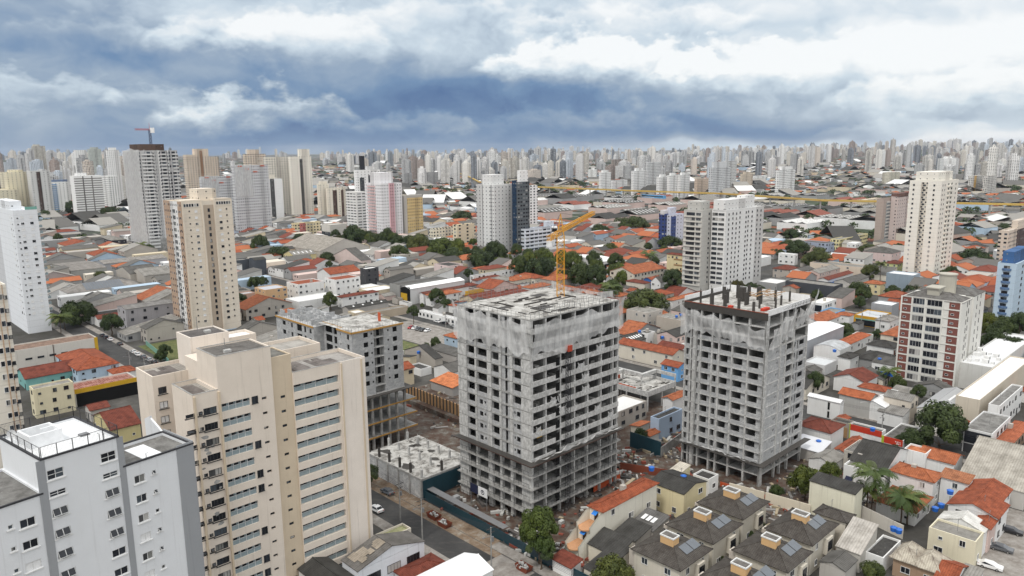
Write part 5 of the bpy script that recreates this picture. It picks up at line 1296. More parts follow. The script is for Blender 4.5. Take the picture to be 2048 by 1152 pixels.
 ((937,584),930,968,6.0,'flat','bit',FIB,(.52,.30,.03),'ochre walled building at the end of the maroon roof',dict(win=False)),
 ((868,593),851,923,6.0,'hip','tile',ORB,W_,'white house with bright orange roof across the street from the car lot'),
 ((912,613),897,922,4.0,'hip','tile',OR,W_,'small orange roofed house beside the left tower netting',dict(win=False)),
 ((918,640),836,929,3.4,'flat','wht',(.6,.6,.6),W_,'low white garage row along the street by the car lot',dict(wk='dark')),
 ((684,595),675,757,6.0,'hip','tile',ORD,W_,'white house with long dark red hip roof behind the block building'),
 ((697,618),685,777,4.0,'gx','fib',FIBD,(.4,.38,.36),'dark sheeted gable with skylights below the long dark red roof',dict(win=False)),
 ((720,630),708,817,4.0,'flat','fib',FIBL,(.42,.35,.27),'pale flat shed row next to the block building deck',dict(win=False)),
 ((596,569),573,648,10.,'flat','tile',OR,W_,'white three storey flats with blank stained side and orange roof strips'),
 ((671,560),649,720,11.,'flat','tile',OR,W_,'taller white flats with orange roof strips left of the charcoal flats'),
 ((660,549),634,720,6.0,'gx','tile',OR,W_,'wide orange gable roof behind the taller white flats',dict(win=False)),
 ((530,580),509,574,9.0,'flat','wht',(.45,.46,.50),(.60,.40,.23),'peach and pink block left of the white three storey flats'),
 ((481,589),470,510,7.0,'flat','wht',(.4,.4,.4),(.52,.34,.27),'brick pink shed beside the beige tower foot',dict(win=False)),
 ((509,521),497,532,11.,'bx','fib',FIBD,SLATE,'dark slate building with curved roof',dict(win=False)),
 ((472,521),462,497,11.,'flat','fib',FIBL,SLATE,'dark slate block left of the curved roof',dict(win=False)),
 ((527,514),516,563,5.0,'gx','tile',OR,W_,'white house with orange gable behind the curved slate roof'),
 ((588,512),567,632,6.0,'gx','fib',FIBL,(.66,.56,.30),'yellow and white workshop with pale gable and skylights'),
 ((602,526),587,635,6.0,'hip','tile',OR,W_,'white and slate house with small orange hip roof'),
 ((640,503),566,738,7.0,'gy','fib',(.36,.33,.29),(.5,.47,.43),'wide beige sheeted warehouse roof by the avenue trees',dict(win=False)),
 ((722,521),665,742,6.0,'gx','fib',FIB,(.66,.54,.50),'grey sheeted gable hall with pink end wall',dict(win=False)),
 ((141,542),104,213,8.0,'gx','fib',(.28,.26,.24),(.34,.34,.32),'concrete walled warehouse with brown grey roof',dict(win=False,rise=1.2)),
 ((289,552),261,345,7.0,'gx','fib',FIBL,(.44,.41,.37),'warehouse gable with stained front, right one of the pair',dict(win=False,rise=3.4)),
 ((260,548),232,318,7.0,'gx','fib',FIB,(.44,.41,.37),'warehouse gable with stained front, left one of the pair',dict(win=False,rise=3.4)),
 ((136,587),118,285,6.4,'hip','fib',(.30,.28,.26),W_,'long white workshop with dark solar strip on its roof',dict(wk='dark',wd=6)),
 ((251,619),234,346,11.,'gx','fib',(.26,.25,.24),(.38,.37,.385),'grey three storey flats beside the beige tower',dict(rise=1.,wk='dark',wd=5)),
 ((226,600),210,238,4.0,'flat','fib',FIB,(.09,.36,.58),'small turquoise house behind the street trees'),
 ((208,528),190,334,7.0,'gx','fib',(.30,.28,.26),(.40,.41,.43),'long grey warehouse roof left of the beige tower',dict(win=False,rise=1.6)),
 ((139,494),115,196,5.0,'hip','tile',OR,CR,'house with wide orange hip roof beside the white striped slab'),
 ((190,512),172,237,5.0,'hip','tile',OR,W_,'orange hip roof in front of the grey warehouse'),
 ((224,481),199,253,7.0,'hip','fib',FIBL,(.045,.045,.06),'black walled house with pale hip roof at the netted crane tower'),
 ((27,702),14,194,8.0,'flat','bit',(.24,.16,.12),(.60,.57,.52),'long pale market hall with yellow corner and slit windows',dict(win=False)),
 ((51,758),34,190,4.4,'gx','tile',ORD,TEAL,'teal house with very long red tiled roof',dict(wk='dark')),
 ((155,741),112,237,6.0,'hip','tile',OR,LB,'light blue house with orange hip roof and white corner sheet',dict(wk='dark')),
 ((228,748),216,273,4.0,'hip','tile',OR,W_,'small orange roof beside the street below the light blue house',dict(win=False)),
 ((66,779),58,146,10.,'flat','bit',FIBL,(.68,.62,.44),'cream three storey flats beside the red striped market roof',dict(wk='dark')),
 ((149,781),132,274,6.0,'flat','fib',(.42,.22,.18),(.60,.58,.55),'open market hall with red striped roof and yellow fascia',dict(win=False)),
 ((181,821),170,218,4.0,'gx','tile',ORD,(.5,.48,.45),'small house with red roof and white gutter behind the fenced deck',dict(wk='dark')),
 ((222,860),186,280,5.0,'gx','tile',ORD,(.64,.56,.30),'yellow house with red roof behind the fenced deck'),
]
byl = {}
for hh in HOUSES:
    k = hh[9] if len(hh) > 9 else {}
    hh = hh[:9]; sheds = k.get('win') is False
    nm, ct = ('house', 'house')
    lb = hh[8]
    for wd_, n2 in (('warehouse', 'warehouse'), ('hall', 'hall'), ('shed', 'shed'), ('shop', 'shop'), ('store', 'shop'), ('flats', 'apartment block'), ('garage', 'garage')):
        if wd_ in lb.split(): nm, ct = n2.replace(' ', '_'), n2; break
    byl[lb] = house(*hh, name=nm, cat=ct, **k)
def sub(lb): return next(v for k, v in byl.items() if lb in k)
# coloured fronts and roof details
def panel(t, face, u0, u1, z0, z1, mat, name, off=.0, th=.12):
    b = MB()
    if face == 'R': b.box(u0, -th - off, z0, u1, -off, z1, bottom=True)
    else: b.box(-th - off, u0, z0, -off, u1, z1, bottom=True)
    return b.build(name, M[mat] if mat in M else M['clean_paint'], t)
t = sub('yellow square'); a, b, h = t['dims']; panel(t, 'L', -.1, b + .1, 0, h + .8, 'void', 'front_panel'); panel(t, 'L', b * .3, b * .95, h * .22, h * .66, 'ochre', 'yellow_square', .13); panel(t, 'L', .1, b * .16, 0, h * .2, 'ochre', 'yellow_post', .13)
t = sub('yellow corner'); a, b, h = t['dims']
for k in range(5): panel(t, 'R', a * (.12 + k * .14), a * (.12 + k * .14) + 2.4, h * .42, h * .52, 'dark_glass', 'slit_window')
panel(t, 'R', a - 1.2, a + .1, h * .3, h + .2, 'ochre', 'yellow_corner'); panel(t, 'R', a * .45, a * .45 + .25, 0, h, 'brown_panel', 'drain_pipe')
t = sub('yellow fascia'); a, b, h = t['dims']; panel(t, 'R', -.1, a + .1, h - 1.3, h + .3, 'ochre', 'fascia', .05); panel(t, 'R', .3, a, 0, h - 1.4, 'void', 'open_front')
m = MB(); q = random.Random(3)
for k in range(26):
    x = .5 + (a - 1.5) * k / 26
    for r in range(2): y = b * (.08 + .45 * r) + q.uniform(-.6, .6); m.box(x, y, h - .44, x + a / 52 * q.uniform(.6, 1.2), y + b * q.uniform(.15, .36), h - .39)
m.build('red_sheets', M['red_rust'], t)
t = sub('blue painted base'); a, b, h = t['dims']; panel(t, 'L', 0, b, 0, 1.3, 'tank_blue', 'painted_base')
t = sub('yellow fronted shop'); a, b, h = t['dims']; panel(t, 'L', b * .06, b * .9, .3, h * .6, 'dark_glass', 'shop_front'); panel(t, 'L', b * .04, b * .94, h * .62, h * .72, 'green_glass', 'sign_board')
t = sub('dark front strip'); a, b, h = t['dims']; panel(t, 'R', .5, a * .9, h * .35, h * .75, 'void', 'front_strip'); panel(t, 'R', .5, a * .9, h * .1, h * .3, 'sign_red', 'red_band')
t = sub('brick panel'); a, b, h = t['dims']; panel(t, 'R', .8, a * .22, .5, h * .8, 'red_rust', 'brick_infill')
t = sub('striped cream and brown'); a, b, h = t['dims']
for k in range(4): panel(t, 'L', .2, b * .55, k * h / 4 + .1, k * h / 4 + 1.1, 'timber', 'brown_band')
t = sub('black glazed front'); a, b, h = t['dims']; panel(t, 'L', .5, b - .5, h * .45, h * .85, 'dark_glass', 'glazed_front')
t = sub('windowless blue grey'); a, b, h = t['dims']
t = sub('solar strip'); a, b, h = t['dims']; m = MB(); k = .36; s = b / 2 + .2
for i in range(12):
    x0 = s + (a - 2 * s) * i / 12 + .1; x1 = s + (a - 2 * s) * (i + 1) / 12 - .1; y0, y1 = .8, s - .3; m.face([(x0, y0, h + k * (y0 + .2) + .12), (x1, y0, h + k * (y0 + .2) + .12), (x1, y1, h + k * (y1 + .2) + .12), (x0, y1, h + k * (y1 + .2) + .12)])
m.build('solar_strip', M['solar_glass'], t)
for lb, n, f in (('three pale skylights', 3, 'x'), ('rows of white skylights', 6, 'g'), ('dark sheeted gable with skylights', 4, 'g'), ('pale gable and skylights', 5, 'g')):
    t = sub(lb); a, b, h = t['dims']
    for i in range(n):
        m = MB(); u = a * (i + .6) / (n + .3)
        if f == 'x':
            v = b * (.25 + .22 * i); m.face([(a * .35, v, h + 1.2 * .35 + .12), (a * .65, v, h + 1.2 * .65 + .12), (a * .65, v + .9, h + 1.2 * .65 + .12), (a * .35, v + .9, h + 1.2 * .35 + .12)])
        else:
            s = .36; v0, v1 = b * .16, b * .34; m.face([(u, v0, h + s * (v0 + .2) + .1), (u + .9, v0, h + s * (v0 + .2) + .1), (u + .9, v1, h + s * (v1 + .2) + .1), (u, v1, h + s * (v1 + .2) + .1)])
        m.build('skylight', M['white_board'], t)

# --- terraced white house with the long orange roof
t = house((1206,1023), 1178, 1314, 9.0, 'hip', 'tile', OR, (.72, .69, .60), 'white terraced house with long orange roof and blue awnings', cap=20, wd=6); a, b, h = t['dims']
m = MB(); m2 = MB(); aw = MB(); v = MB()
for k, (x0, x1, z) in enumerate(((-3.8, 0, 6.0), (-7.4, -3.8, 3.0))):
    m.box(x0, .25, 0, x1, b - .25, z); n = 8; pts = [(x0 - 1.2 * math.sin(math.pi * i / n), .25 + (b - .5) * i / n) for i in range(n + 1)] + [(x1, b - .25), (x1, .25)]; m2 = MB(); m2.prism(pts[::-1], z - .25, z + .02); m2.build('terrace_floor', M['terracotta_floor'], t)
    aw.face([(x1 - .05, b * .30, z + 2.5), (x1 - 1.1, b * .30, z + 2.0), (x1 - 1.1, b * .62, z + 2.0), (x1 - .05, b * .62, z + 2.5)]); v.face([(x1 - .04, b * .34, z + .1), (x1 - .04, b * .6, z + .1), (x1 - .04, b * .6, z + 2.2), (x1 - .04, b * .34, z + 2.2)])
    for y in (0, b - .25): m.face([(x0 - .4, y, 0), (x1, y, 0), (x1, y, z + 2.6), (x1 - 1.2, y, z + 2.4), (x0, y, z + .9), (x0 - .4, y, z + .8)]); m.face([(x0 - .4, y + .25, 0), (x0 - .4, y + .25, z + .8), (x0, y + .25, z + .9), (x1 - 1.2, y + .25, z + 2.4), (x1, y + .25, z + 2.6), (x1, y + .25, 0)])
m.build('terrace_wall', M['painted_wall'], t, col=(.72, .69, .60)); (None); aw.build('awning', M['cloth_blue'], t); v.build('glass_door', M['dark_glass'], t)
FOOT.append((pq(t.location)[0] - 9, pq(t.location)[0], pq(t.location)[1], pq(t.location)[1] + b))

# --- grey brown town houses, two rows
def townhouse(near, xl, xr, label):
    t = house(near, xl, xr, 7.0, 'hip', 'tile', BRN, (.60, .56, .48), label, cap=12, ov=.6, rise=2.3, group='brown roofed town houses in two rows', name='town_house', cat='town house', wd=4.2); a, b, h = t['dims']
    m = MB(); x, y = a * .42, b * .5; m.box(x - 1.0, y - 1.5, h + .9, x + 1.0, y + 1.5, h + 3.1); o = m.build('roof_tank_house', M['clean_paint'], t); o['col'] = (.62, .40, .20)
    m = MB(); m.box(x - 1.1, y - 1.6, h + 3.1, x + 1.1, y - 1.42, h + 3.4); m.box(x - 1.1, y + 1.42, h + 3.1, x + 1.1, y + 1.6, h + 3.4); m.box(x - 1.1, y - 1.42, h + 3.1, x - .92, y + 1.42, h + 3.4); m.box(x + .92, y - 1.42, h + 3.1, x + 1.1, y + 1.42, h + 3.4); m.build('tank_house_rim', M['white_frame'], t)
    m = MB(); m.box(x - .95, y - 1.45, h + 3.05, x + .95, y + 1.45, h + 3.2); o = m.build('tank_house_top', M['flat_roofing'], t); o['col'] = (.16, .15, .14)
    s = min(a, b) / 2 + .6; k = 2.3 / s
    for i in range(2):
        x0 = a * .40 + i * 2.6; m = MB(); y0, y1 = 1.1, 3.1; dz = .16
        m.face([(x0, y0, h + k * (y0 + .6) + dz), (x0 + 2.4, y0, h + k * (y0 + .6) + dz), (x0 + 2.4, y1, h + k * (y1 + .6) + dz), (x0, y1, h + k * (y1 + .6) + dz)]); m.build('solar_panel', M['solar_glass'], t)
    m = MB(); m.box(a * .52, -.9, 2.4, a * .74, 0, 5.9, bottom=True); o = m.build('bay', M['painted_wall'], t); o['col'] = (.60, .56, .48)
    m = MB(); m.box(a * .54, -.96, 3.2, a * .72, -.9, 5.3); m.build('bay_window', M['dark_glass'], t)
    m = MB(); m.box(.4, b * .62, 2.9, 2.2, b + 1.6, 6.2); o = m.build('rear_annex', M['painted_wall'], t); o['col'] = (.55, .50, .44)
    return t
TH = 'brown roofed town house with tank box, '
townhouse((1359,1138), 1269, 1418, TH + 'front of the row by the dark sheds'); townhouse((1425,1084), 1338, 1479, TH + 'middle of the row by the dark sheds'); townhouse((1484,1036), 1400, 1533, TH + 'rear of the row by the dark sheds')
townhouse((1622,1088), 1536, 1671, TH + 'rear of the row by the cream wall'); townhouse((1573,1141), 1471, 1618, TH + 'middle of the row by the cream wall'); townhouse((1518,1200), 1408, 1562, TH + 'front of the row by the cream wall')

# --- cottage with two pale pyramid roofs
t = house((1878,1146), 1787, 1899, 4.0, 'flat', 'fib', FIBL, (.36, .25, .17), 'brown cottage with two pale pyramid roofs', cap=12); a, b, h = t['dims']
for y0, bb in ((-.4, b * .56), (b * .52, b * .5)):
    _, r = roof_mb('hip', a, bb, h + .02, .5, 2.4); o = r.build('pyramid_roof', M['roof_tile'], t); o.location = (0, max(y0, 0), 0); o['col'] = (.48, .44, .36)

# --- shops along the street on the right
SH = [((1764,864), 1699, 1772, 4.4, 'flat', 'bit', FIB, W_, 'white shop with orange red sign band, left of the two red shops'), ((1806,882), 1766, 1842, 4.6, 'flat', 'bit', FIB, W_, 'white shop with long red sign and lime green pillar'),
 ((1698,848), 1662, 1708, 4.6, 'flat', 'bit', FIBD, (.3, .27, .24), 'brown shuttered garage left of the red sign shops'), ((1661,866), 1596, 1688, 6.0, 'hip', 'tile', ORD, W_, 'white house with patched red hip roof opposite the red sign shops'),
 ((1640,872), 1620, 1700, 3.4, 'gx', 'tile', OR, W_, 'orange lean-to roof right of the patched red hip roof'), ((1690,905), 1668, 1728, 3.6, 'gx', 'tile', OR, W_, 'plain orange gable behind the white and dark roofed house'),
 ((1745,915), 1688, 1775, 5.6, 'flat', 'bit', (.18, .175, .165), (.5, .47, .42), 'flat stained concrete roof with a blue tank'), ((1772,940), 1698, 1822, 6.4, 'gy', 'fib', FIBD, W_, 'white house with charcoal sheet roof and stair box'),
 ((1712,935), 1694, 1760, 6.4, 'flat', 'fib', FIBL, W_, 'white cube with pale ribbed top above the navy awning'), ((1640,905), 1583, 1662, 3.4, 'sx+', 'wht', (.62, .63, .66), (.45, .43, .40), 'low shed with milky plastic roof at the block infill tower'),
 ((1665,930), 1618, 1690, 3.2, 'gx', 'fib', FIBL, W_, 'pale gabled shed behind the yellow green tree'), ((1680,806), 1616, 1684, 6.0, 'gy', 'wht', (.78, .78, .78), W_, 'white minimalist house with slit windows'),
 ((1740,800), 1679, 1756, 6.4, 'gy', 'tile', (.40, .12, .05), (.42, .41, .39), 'grey house with weathered orange roof'), ((1770,815), 1722, 1790, 5.0, 'gx', 'wht', (.7, .7, .7), W_, 'tall white gable wall beside the weathered orange roof'),
 ((1730,765), 1668, 1755, 5.0, 'gx', 'tile', ORD, W_, 'white framed red roof behind the weathered orange roof'), ((1790,785), 1741, 1790, 5.0, 'flat', 'bit', FIBL, W_, 'white courtyard house with flat grey terrace'),
 ((1822,803), 1768, 1837, 7.4, 'gy', 'fib', (.26, .25, .235), (.62, .56, .48), 'house with ribbed grey roof, upper of the two ribbed roofs'), ((1806,832), 1756, 1824, 4.2, 'sx+', 'fib', (.26, .25, .235), W_, 'ribbed grey porch roof above the red sign'),
 ((1884,826), 1834, 1936, 6.4, 'gx', 'wht', (.36, .365, .37), (.66, .65, .60), 'long hall with smooth grey gable roof and white rim'), ((1960,800), 1912, 2062, 9.0, 'flat', 'wht', (.84, .84, .84), (.58, .52, .43), 'large tan walled store with white roof'),
 ((1985,735), 1918, 2070, 9.4, 'flat', 'wht', (.70, .71, .72), (.6, .6, .58), 'store wing with grey roof full of machines'), ((1985,868), 1928, 2022, 7.0, 'flat', 'bit', (.22, .215, .205), (.70, .70, .70), 'modern house with grey flat roof and dark glass front'),
 ((2000,812), 1978, 2046, 8.4, 'flat', 'bit', (.22, .215, .205), W_, 'white cube with dark flat roof behind the modern house'), ((2018,892), 1988, 2060, 4.2, 'hip', 'tile', (.40, .12, .055), (.45, .33, .24), 'brick bungalow with mottled orange hip roof'),
 ((1935,850), 1906, 1940, 4.2, 'gx', 'tile', OR, W_, 'orange roof strip beside the modern house'), ((2050,985), 1918, 2110, 4.6, 'gy', 'fib', (.44, .41, .36), (.5, .48, .45), 'wide pale corrugated hall at the right edge'),
 ((1318,838), 1302, 1365, 7.0, 'flat', 'bit', BIT, (.42, .52, .66), 'pale blue house with dark flat top left of the block infill tower'), ((1345,800), 1326, 1376, 6.0, 'gx', 'tile', ORB, W_, 'orange gable behind the pale blue house'),
 ((1299,872), 1286, 1318, 3.2, 'gx', 'tile', ORB, W_, 'small orange shed beside the pale blue house'), ((870,718), 809, 885, 4.0, 'gx', 'fib', FIBD, (.4, .37, .33), 'patched dark sheds behind the excavation'),
 ((905,745), 868, 935, 4.2, 'gx', 'fib', FIB, W_, 'white shed with broken grey sheets behind the excavation'), ((912,712), 858, 935, 3.6, 'sx+', 'fib', FIB, (.4, .38, .36), 'open carport with grey sheet roof and pale stripe'),
 ((905,775), 862, 940, 3.4, 'sx+', 'tile', (.58, .20, .08), (.35, .34, .33), 'grey lean-to with bright orange strip roof above the excavation')]
for hh in SH:
    lb = hh[8]; nm, ct = 'house', 'house'
    for wd_, n2 in (('shop', 'shop'), ('hall', 'hall'), ('shed', 'shed'), ('store', 'shop'), ('garage', 'garage')):
        if wd_ in lb.split(): nm, ct = n2, n2; break
    byl[lb] = house(*hh, name=nm, cat=ct, win=not any(w_ in lb for w_ in ('shed', 'hall', 'shop', 'store', 'lean-to', 'porch', 'strip', 'carport', 'gable wall', 'minimalist', 'weathered')), wk='dark')
for lb in ('orange red sign band', 'long red sign'):
    t = sub(lb); a, b, h = t['dims']; panel(t, 'L', 0, b, h * .62, h + .1, 'sign_red', 'sign_band'); panel(t, 'L', .3, b - .4, .1, h * .58, 'white_board', 'roller_shutter', .02, .05)
    panel(t, 'L', b - .35, b + .3, 0, h + .2, 'lime', 'green_pillar', .03)
    q = random.Random(2); m = MB()     # short white lettering strokes, too small to read in the picture
    if 'long' in lb:
        for r in range(2):
            y = b * .10
            while y < b * (.34 - .04 * r): wv = q.uniform(.10, .22); m.box(-.15, y, h * (.70 + .12 * (1 - r)), -.121, y + wv, h * (.70 + .12 * (1 - r)) + q.choice((.22, .32))); y += wv + q.choice((.06, .06, .2))
        m.build('lettering', M['white_board'], t)
t = sub('brown shuttered'); a, b, h = t['dims']; panel(t, 'L', .3, b - .5, .1, h * .7, 'timber', 'timber_gate')
t = sub('white gabled workshop'); a, b, h = t['dims']; wins(t, [('R', a * u, z, 3.0, 1.5, 'dark') for u in (.22, .52, .82) for z in (h * .52,)] + [('R', a * u, .2, 2.4, 2.2, 'dark') for u in (.52, .8)], a)
sp = MB(); k = 2.2 / (a / 2 + .2); q = random.Random(4)
for i in range(9): x = q.uniform(.4, a * .44); x1_ = min(a * .48, x + q.uniform(1, 2.5)); y = q.uniform(.4, b - 3); y1_ = y + q.uniform(1.5, 3); dz = .10 + .012 * i; sp.face([(x, y, h + k * (x + .2) + dz), (x1_, y, h + k * (x1_ + .2) + dz), (x1_, y1_, h + k * (x1_ + .2) + dz), (x, y1_, h + k * (x + .2) + dz)])
o = sp.build('roof_patches', M['corrugated_sheet'], t); o['col'] = (.36, .31, .25)
t = sub('milky plastic'); t = sub('minimalist'); a, b, h = t['dims']; panel(t, 'L', b * .3, b * .36, h * .5, h * .9, 'void', 'slit_window'); panel(t, 'L', b * .3, b * .36, h * .05, h * .4, 'void', 'slit_window')
t = sub('dark glass front'); a, b, h = t['dims']; panel(t, 'L', .3, b - .3, 3.0, h - .6, 'dark_glass', 'glass_front'); panel(t, 'L', .3, b - .3, .1, 2.7, 'dark_steel', 'garage_gate')
t = sub('above the navy awning'); a, b, h = t['dims']; m = MB(); m.face([(-.02, b * .15, 3.6), (-1.3, b * .15, 2.7), (-1.3, b * .75, 2.7), (-.02, b * .75, 3.6)]); m.build('awning', M['navy'], t)
t = sub('full of machines'); a, b, h = t['dims']; q = random.Random(8)
for k in range(14):
    x, y = a * q.uniform(.05, .5), b * q.uniform(.05, .9); m = MB(); s = q.uniform(.7, 1.6); m.box(0, 0, 0, s, s * 1.2, s * .9, 0); m.box(s * .15, -.02, s * .15, s * .85, 0, s * .75, 1)
    o = m.build('air_conditioner', [M['white_frame'], M['dark_steel']]); P = t.location + PV * x + QV * y; o.location = (P.x, P.y, h - .45); o.rotation_euler[2] = R(ANG + q.choice((0, 90))); tag(o, 'grey air conditioning unit on the store roof full of machines', 'air conditioner', 'air conditioners on the store roof')
t = sub('smooth grey gable'); a, b, h = t['dims']; m = MB(); s = .36; m.face([(a * .45, b * .18, h + s * b * .18 + .2), (a * .72, b * .18, h + s * b * .18 + .2), (a * .72, b * .26, h + s * b * .26 + .2), (a * .45, b * .26, h + s * b * .26 + .2)]); m.build('skylight', M['white_board'], t)

# --- open concrete frame between the towers
B = Bld('unfinished_low_building', 'low unfinished concrete frame with rubble on its deck between the two towers', 'building under construction', (1296, 789), 6.0)
a = B.runx(1352); b = 26.; H = B.h; B.take(a, b); m = MB(); m.box(0, 0, H - .9, a, .3, H + .9, bottom=True); m.box(0, .3, H - .9, .3, b, H + .9, bottom=True); m.box(a - .3, .3, H - .9, a, b, H + .9); m.box(.3, .3, H - .3, a - .3, b, H - .02)
for x in (0, a / 2, a - .45):
    for y in (0, b * .33, b * .66, b - .45): m.box(x + .02, y + .02, 0, x + .43, y + .43, H - .3)
m.build('frame', M['pale_concrete'], B.t); m = MB()
for x0, y0, x1, y1 in ((a * .45, b * .3, a, b * .34), (a - .35, b * .0, a - .02, b * .3), (a * .1, b * .62, a * .5, b * .66), (a * .5, b * .34, a * .54, b)): m.box(x0, y0, H + 2.3, x1, y1, H + 3.5, bottom=True)
for x, y in ((a * .46, b * .31), (a - .4, b * .31), (a - .4, .1), (a * .12, b * .63), (a * .5, b * .63)): m.box(x, y, H, x + .35, y + .35, H + 2.3)
m.build('upper_beam', M['pale_concrete'], B.t); m = MB(); m.face([(.4, .4, H), (a - .4, .4, H), (a - .4, b - .3, H), (.4, b - .3, H)]); m.build('deck', M['screed'], B.t)
m = MB(); q = random.Random(4)
for k in range(40): x, y = q.uniform(.6, a - 2), q.uniform(.6, b - 2); m.box(x, y, H + .02, x + q.uniform(.2, 2.4), y + q.uniform(.1, .5), H + q.uniform(.06, .3))
m.build('rubble', M['tray_wood'], B.t); m = MB(); m.box(a * .15, b * .68, H, a * .5, b * .69, H + 1.3); m.box(.31, b * .2, H, .4, b * .5, H + 1.2); m.build('orange_barrier', M['orange_mesh'], B.t)

# --- site hoardings, fences, walls
def wall_run(pts, h, mat, label, cat, name='site_fence', th=.12, col=None, z=0.):
    b = MB(); o0 = Vector((pts[0].x, pts[0].y, 0))
    for p, q in zip(pts, pts[1:]):
        d = (q - p); d.z = 0; n = Vector((-d.y, d.x, 0)).normalized() * th / 2; P = [p + n, p - n, q - n, q + n]; P = [(k.x - o0.x, k.y - o0.y) for k in P]; b.prism(P[::-1] if False else P, z, z + h)
    o = b.build(name, M[mat]); o.location = o0
    if col: o['col'] = col
    return tag(o, label, cat)
wall_run([from_pq(104.5, 148.5), from_pq(104.0, 100)], 2.4, 'hoarding_blue', 'teal blue site hoarding along the pavement below the netted tower', 'fence')
wall_run([from_pq(104.0, 99.8), from_pq(104.2, 84)], 2.4, 'hoarding_blue', 'teal blue hoarding stretch behind the leafy street tree', 'fence')
m = MB(); c = [from_pq(105, 140), from_pq(107, 140), from_pq(106.4, 112), from_pq(104.6, 112)]; m.face([(k.x, k.y, 2.7) for k in c]); tag(m.build('walkway_roof', M['steel']), 'narrow grey walkway roof behind the teal hoarding', 'roof')
P1, P2 = at(1260, 893), at(1321, 915); wall_run([P1, P2], 4.6, 'hoarding_blue', 'tall dark blue hoarding in front of the pale blue house', 'fence')
wall_run([P2, at(1362, 885)], 3.0, 'raw_concrete', 'raw concrete wall right of the tall dark blue hoarding', 'wall', 'site_wall', .2)
wall_run([at(1187, 985), at(1240, 958)], 2.0, 'orange_mesh', 'orange mesh fence beside the left tower foot', 'fence'); wall_run([at(1240, 940), at(1335, 955)], 2.2, 'red_rust', 'rusty red site fence between the towers', 'fence')
wall_run([at(1440, 972), at(1535, 1000)], 1.2, 'orange_mesh', 'orange mesh fence in front of the block infill tower', 'fence')
wall_run([at(1530, 1006), at(1620, 1032)], 2.8, 'painted_wall', 'long cream garden wall behind the town houses', 'wall', 'garden_wall', .2, (.70, .64, .52)); wall_run([at(1458, 985), at(1528, 1004)], 2.6, 'painted_wall', 'cream garden wall behind the rear town house', 'wall', 'garden_wall', .2, (.70, .64, .52))
wall_run([at(1708, 1030), at(1805, 1078)], 3.2, 'painted_wall', 'stained white garden wall below the palms', 'wall', 'garden_wall', .2, (.60, .57, .52))
wall_run([at(292, 690), at(338, 728)], 2.2, 'green_glass', 'green glass boundary fence of the beige tower garden', 'fence', 'glass_fence')
wall_run([at(95, 648), at(285, 609)], 3.2, 'painted_wall', 'pale yellow boundary wall behind the long white workshop', 'wall', 'boundary_wall', .25, (.66, .58, .36))
# retaining wall of the excavation with soldier piles
A0, A1 = at(806, 795, 0), at(940, 850, 0); d = (A1 - A0); L = d.length; t = thing('retaining_wall', 'brown excavation wall with dark vertical piles behind the podium', 'wall', A0, math.degrees(math.atan2(d.y, d.x)))
m = MB(); m.box(0, 0, 0, L, .4, 5.2); m.build('earth_wall', M['timber'], t); m = MB()
for k in range(int(L / 1.8)): m.box(k * 1.8, -.25, 0, k * 1.8 + .35, -.01, 5.6)
m.build('piles', M['tray_wood'], t); m = MB(); m.box(0, -2.5, 0, L, -.3, 1.6); m.build('earth_bench', M['red_earth'], t)

# --- car lot, garden, yards
def ground_patch(name, pts, mat, z): b = MB(); b.face([(p.x, p.y, z) for p in pts]); return structure(b.build(name, M[mat]))
ground_patch('car_lot', [from_pq(196, 250), from_pq(221, 250), from_pq(221, 305), from_pq(196, 305)], 'paving', .03); ground_patch('lawn', [from_pq(180, 250), from_pq(195, 250), from_pq(195, 300), from_pq(180, 300)], 'grass', .035)
FOOT.append((178, 222, 248, 306)); ground_patch('cobbled_car_park', [from_pq(150, 22), from_pq(200, 22), from_pq(200, 39), from_pq(150, 39)], 'paving', .03); FOOT.append((150, 200, 10, 39.5))
ground_patch('garden', [from_pq(106, 300), from_pq(128, 300), from_pq(128, 352), from_pq(106, 352)], 'grass', .03); FOOT.append((104, 130, 296, 352))
P = at(528, 655); m = MB(); m.box(-7, -2.4, 0, 7, 2.4, .12, 0); m.box(-6.2, -1.7, .12, 6.2, 1.7, .14, 1); o = m.build('swimming_pool', [M['white_board'], M['pool_water']]); o.location = P; o.rotation_euler[2] = R(ANG); tag(o, 'bright blue swimming pool beside the beige tower', 'pool'); FOOT.append((pq(P)[0] - 9, pq(P)[0] + 9, pq(P)[1] - 6, pq(P)[1] + 6))
FOOT.append((103, 158, 80, 215)); FOOT.append((150, 200, 55, 125)); FOOT.append((150, 196, 150, 215))      # building sites
q = random.Random(31); m = MB()
for k in range(1700):
    zone = q.choice(((104, 150, 114, 150), (104, 112, 84, 114), (150, 166, 62, 122), (112, 150, 84, 112), (136, 190, 150, 212), (140, 165, 112, 150), (166, 196, 108, 122), (168, 200, 60, 84)))
    P = from_pq(q.uniform(zone[0], zone[1]), q.uniform(zone[2], zone[3])); s = q.uniform(.3, 1.3); c = q.choice(((.42, .41, .39), (.25, .24, .23), (.10, .09, .085), (.10, .09, .085), (.05, .05, .048), (.36, .30, .21), (.5, .5, .48), (.22, .06, .04)))
    X = Matrix.Translation(P) @ Matrix.Rotation(q.uniform(0, 3.1), 4, 'Z'); o_ = MB(); L = q.choice((s, s, s * 3.5)); o_.box(-L / 2, -s / 3, 0, L / 2, s / 3, q.uniform(.15, .8)); m.add(o_, X, c)
def m_deb(t, b, o): t.put(b.inputs['Base Color'], attr(t, 'Col', 'GEOMETRY'))
material('site_debris', m_deb); stuff(m.build('site_debris', M['site_debris']), 'planks, blocks and rubble strewn over the building sites', 'rubble')

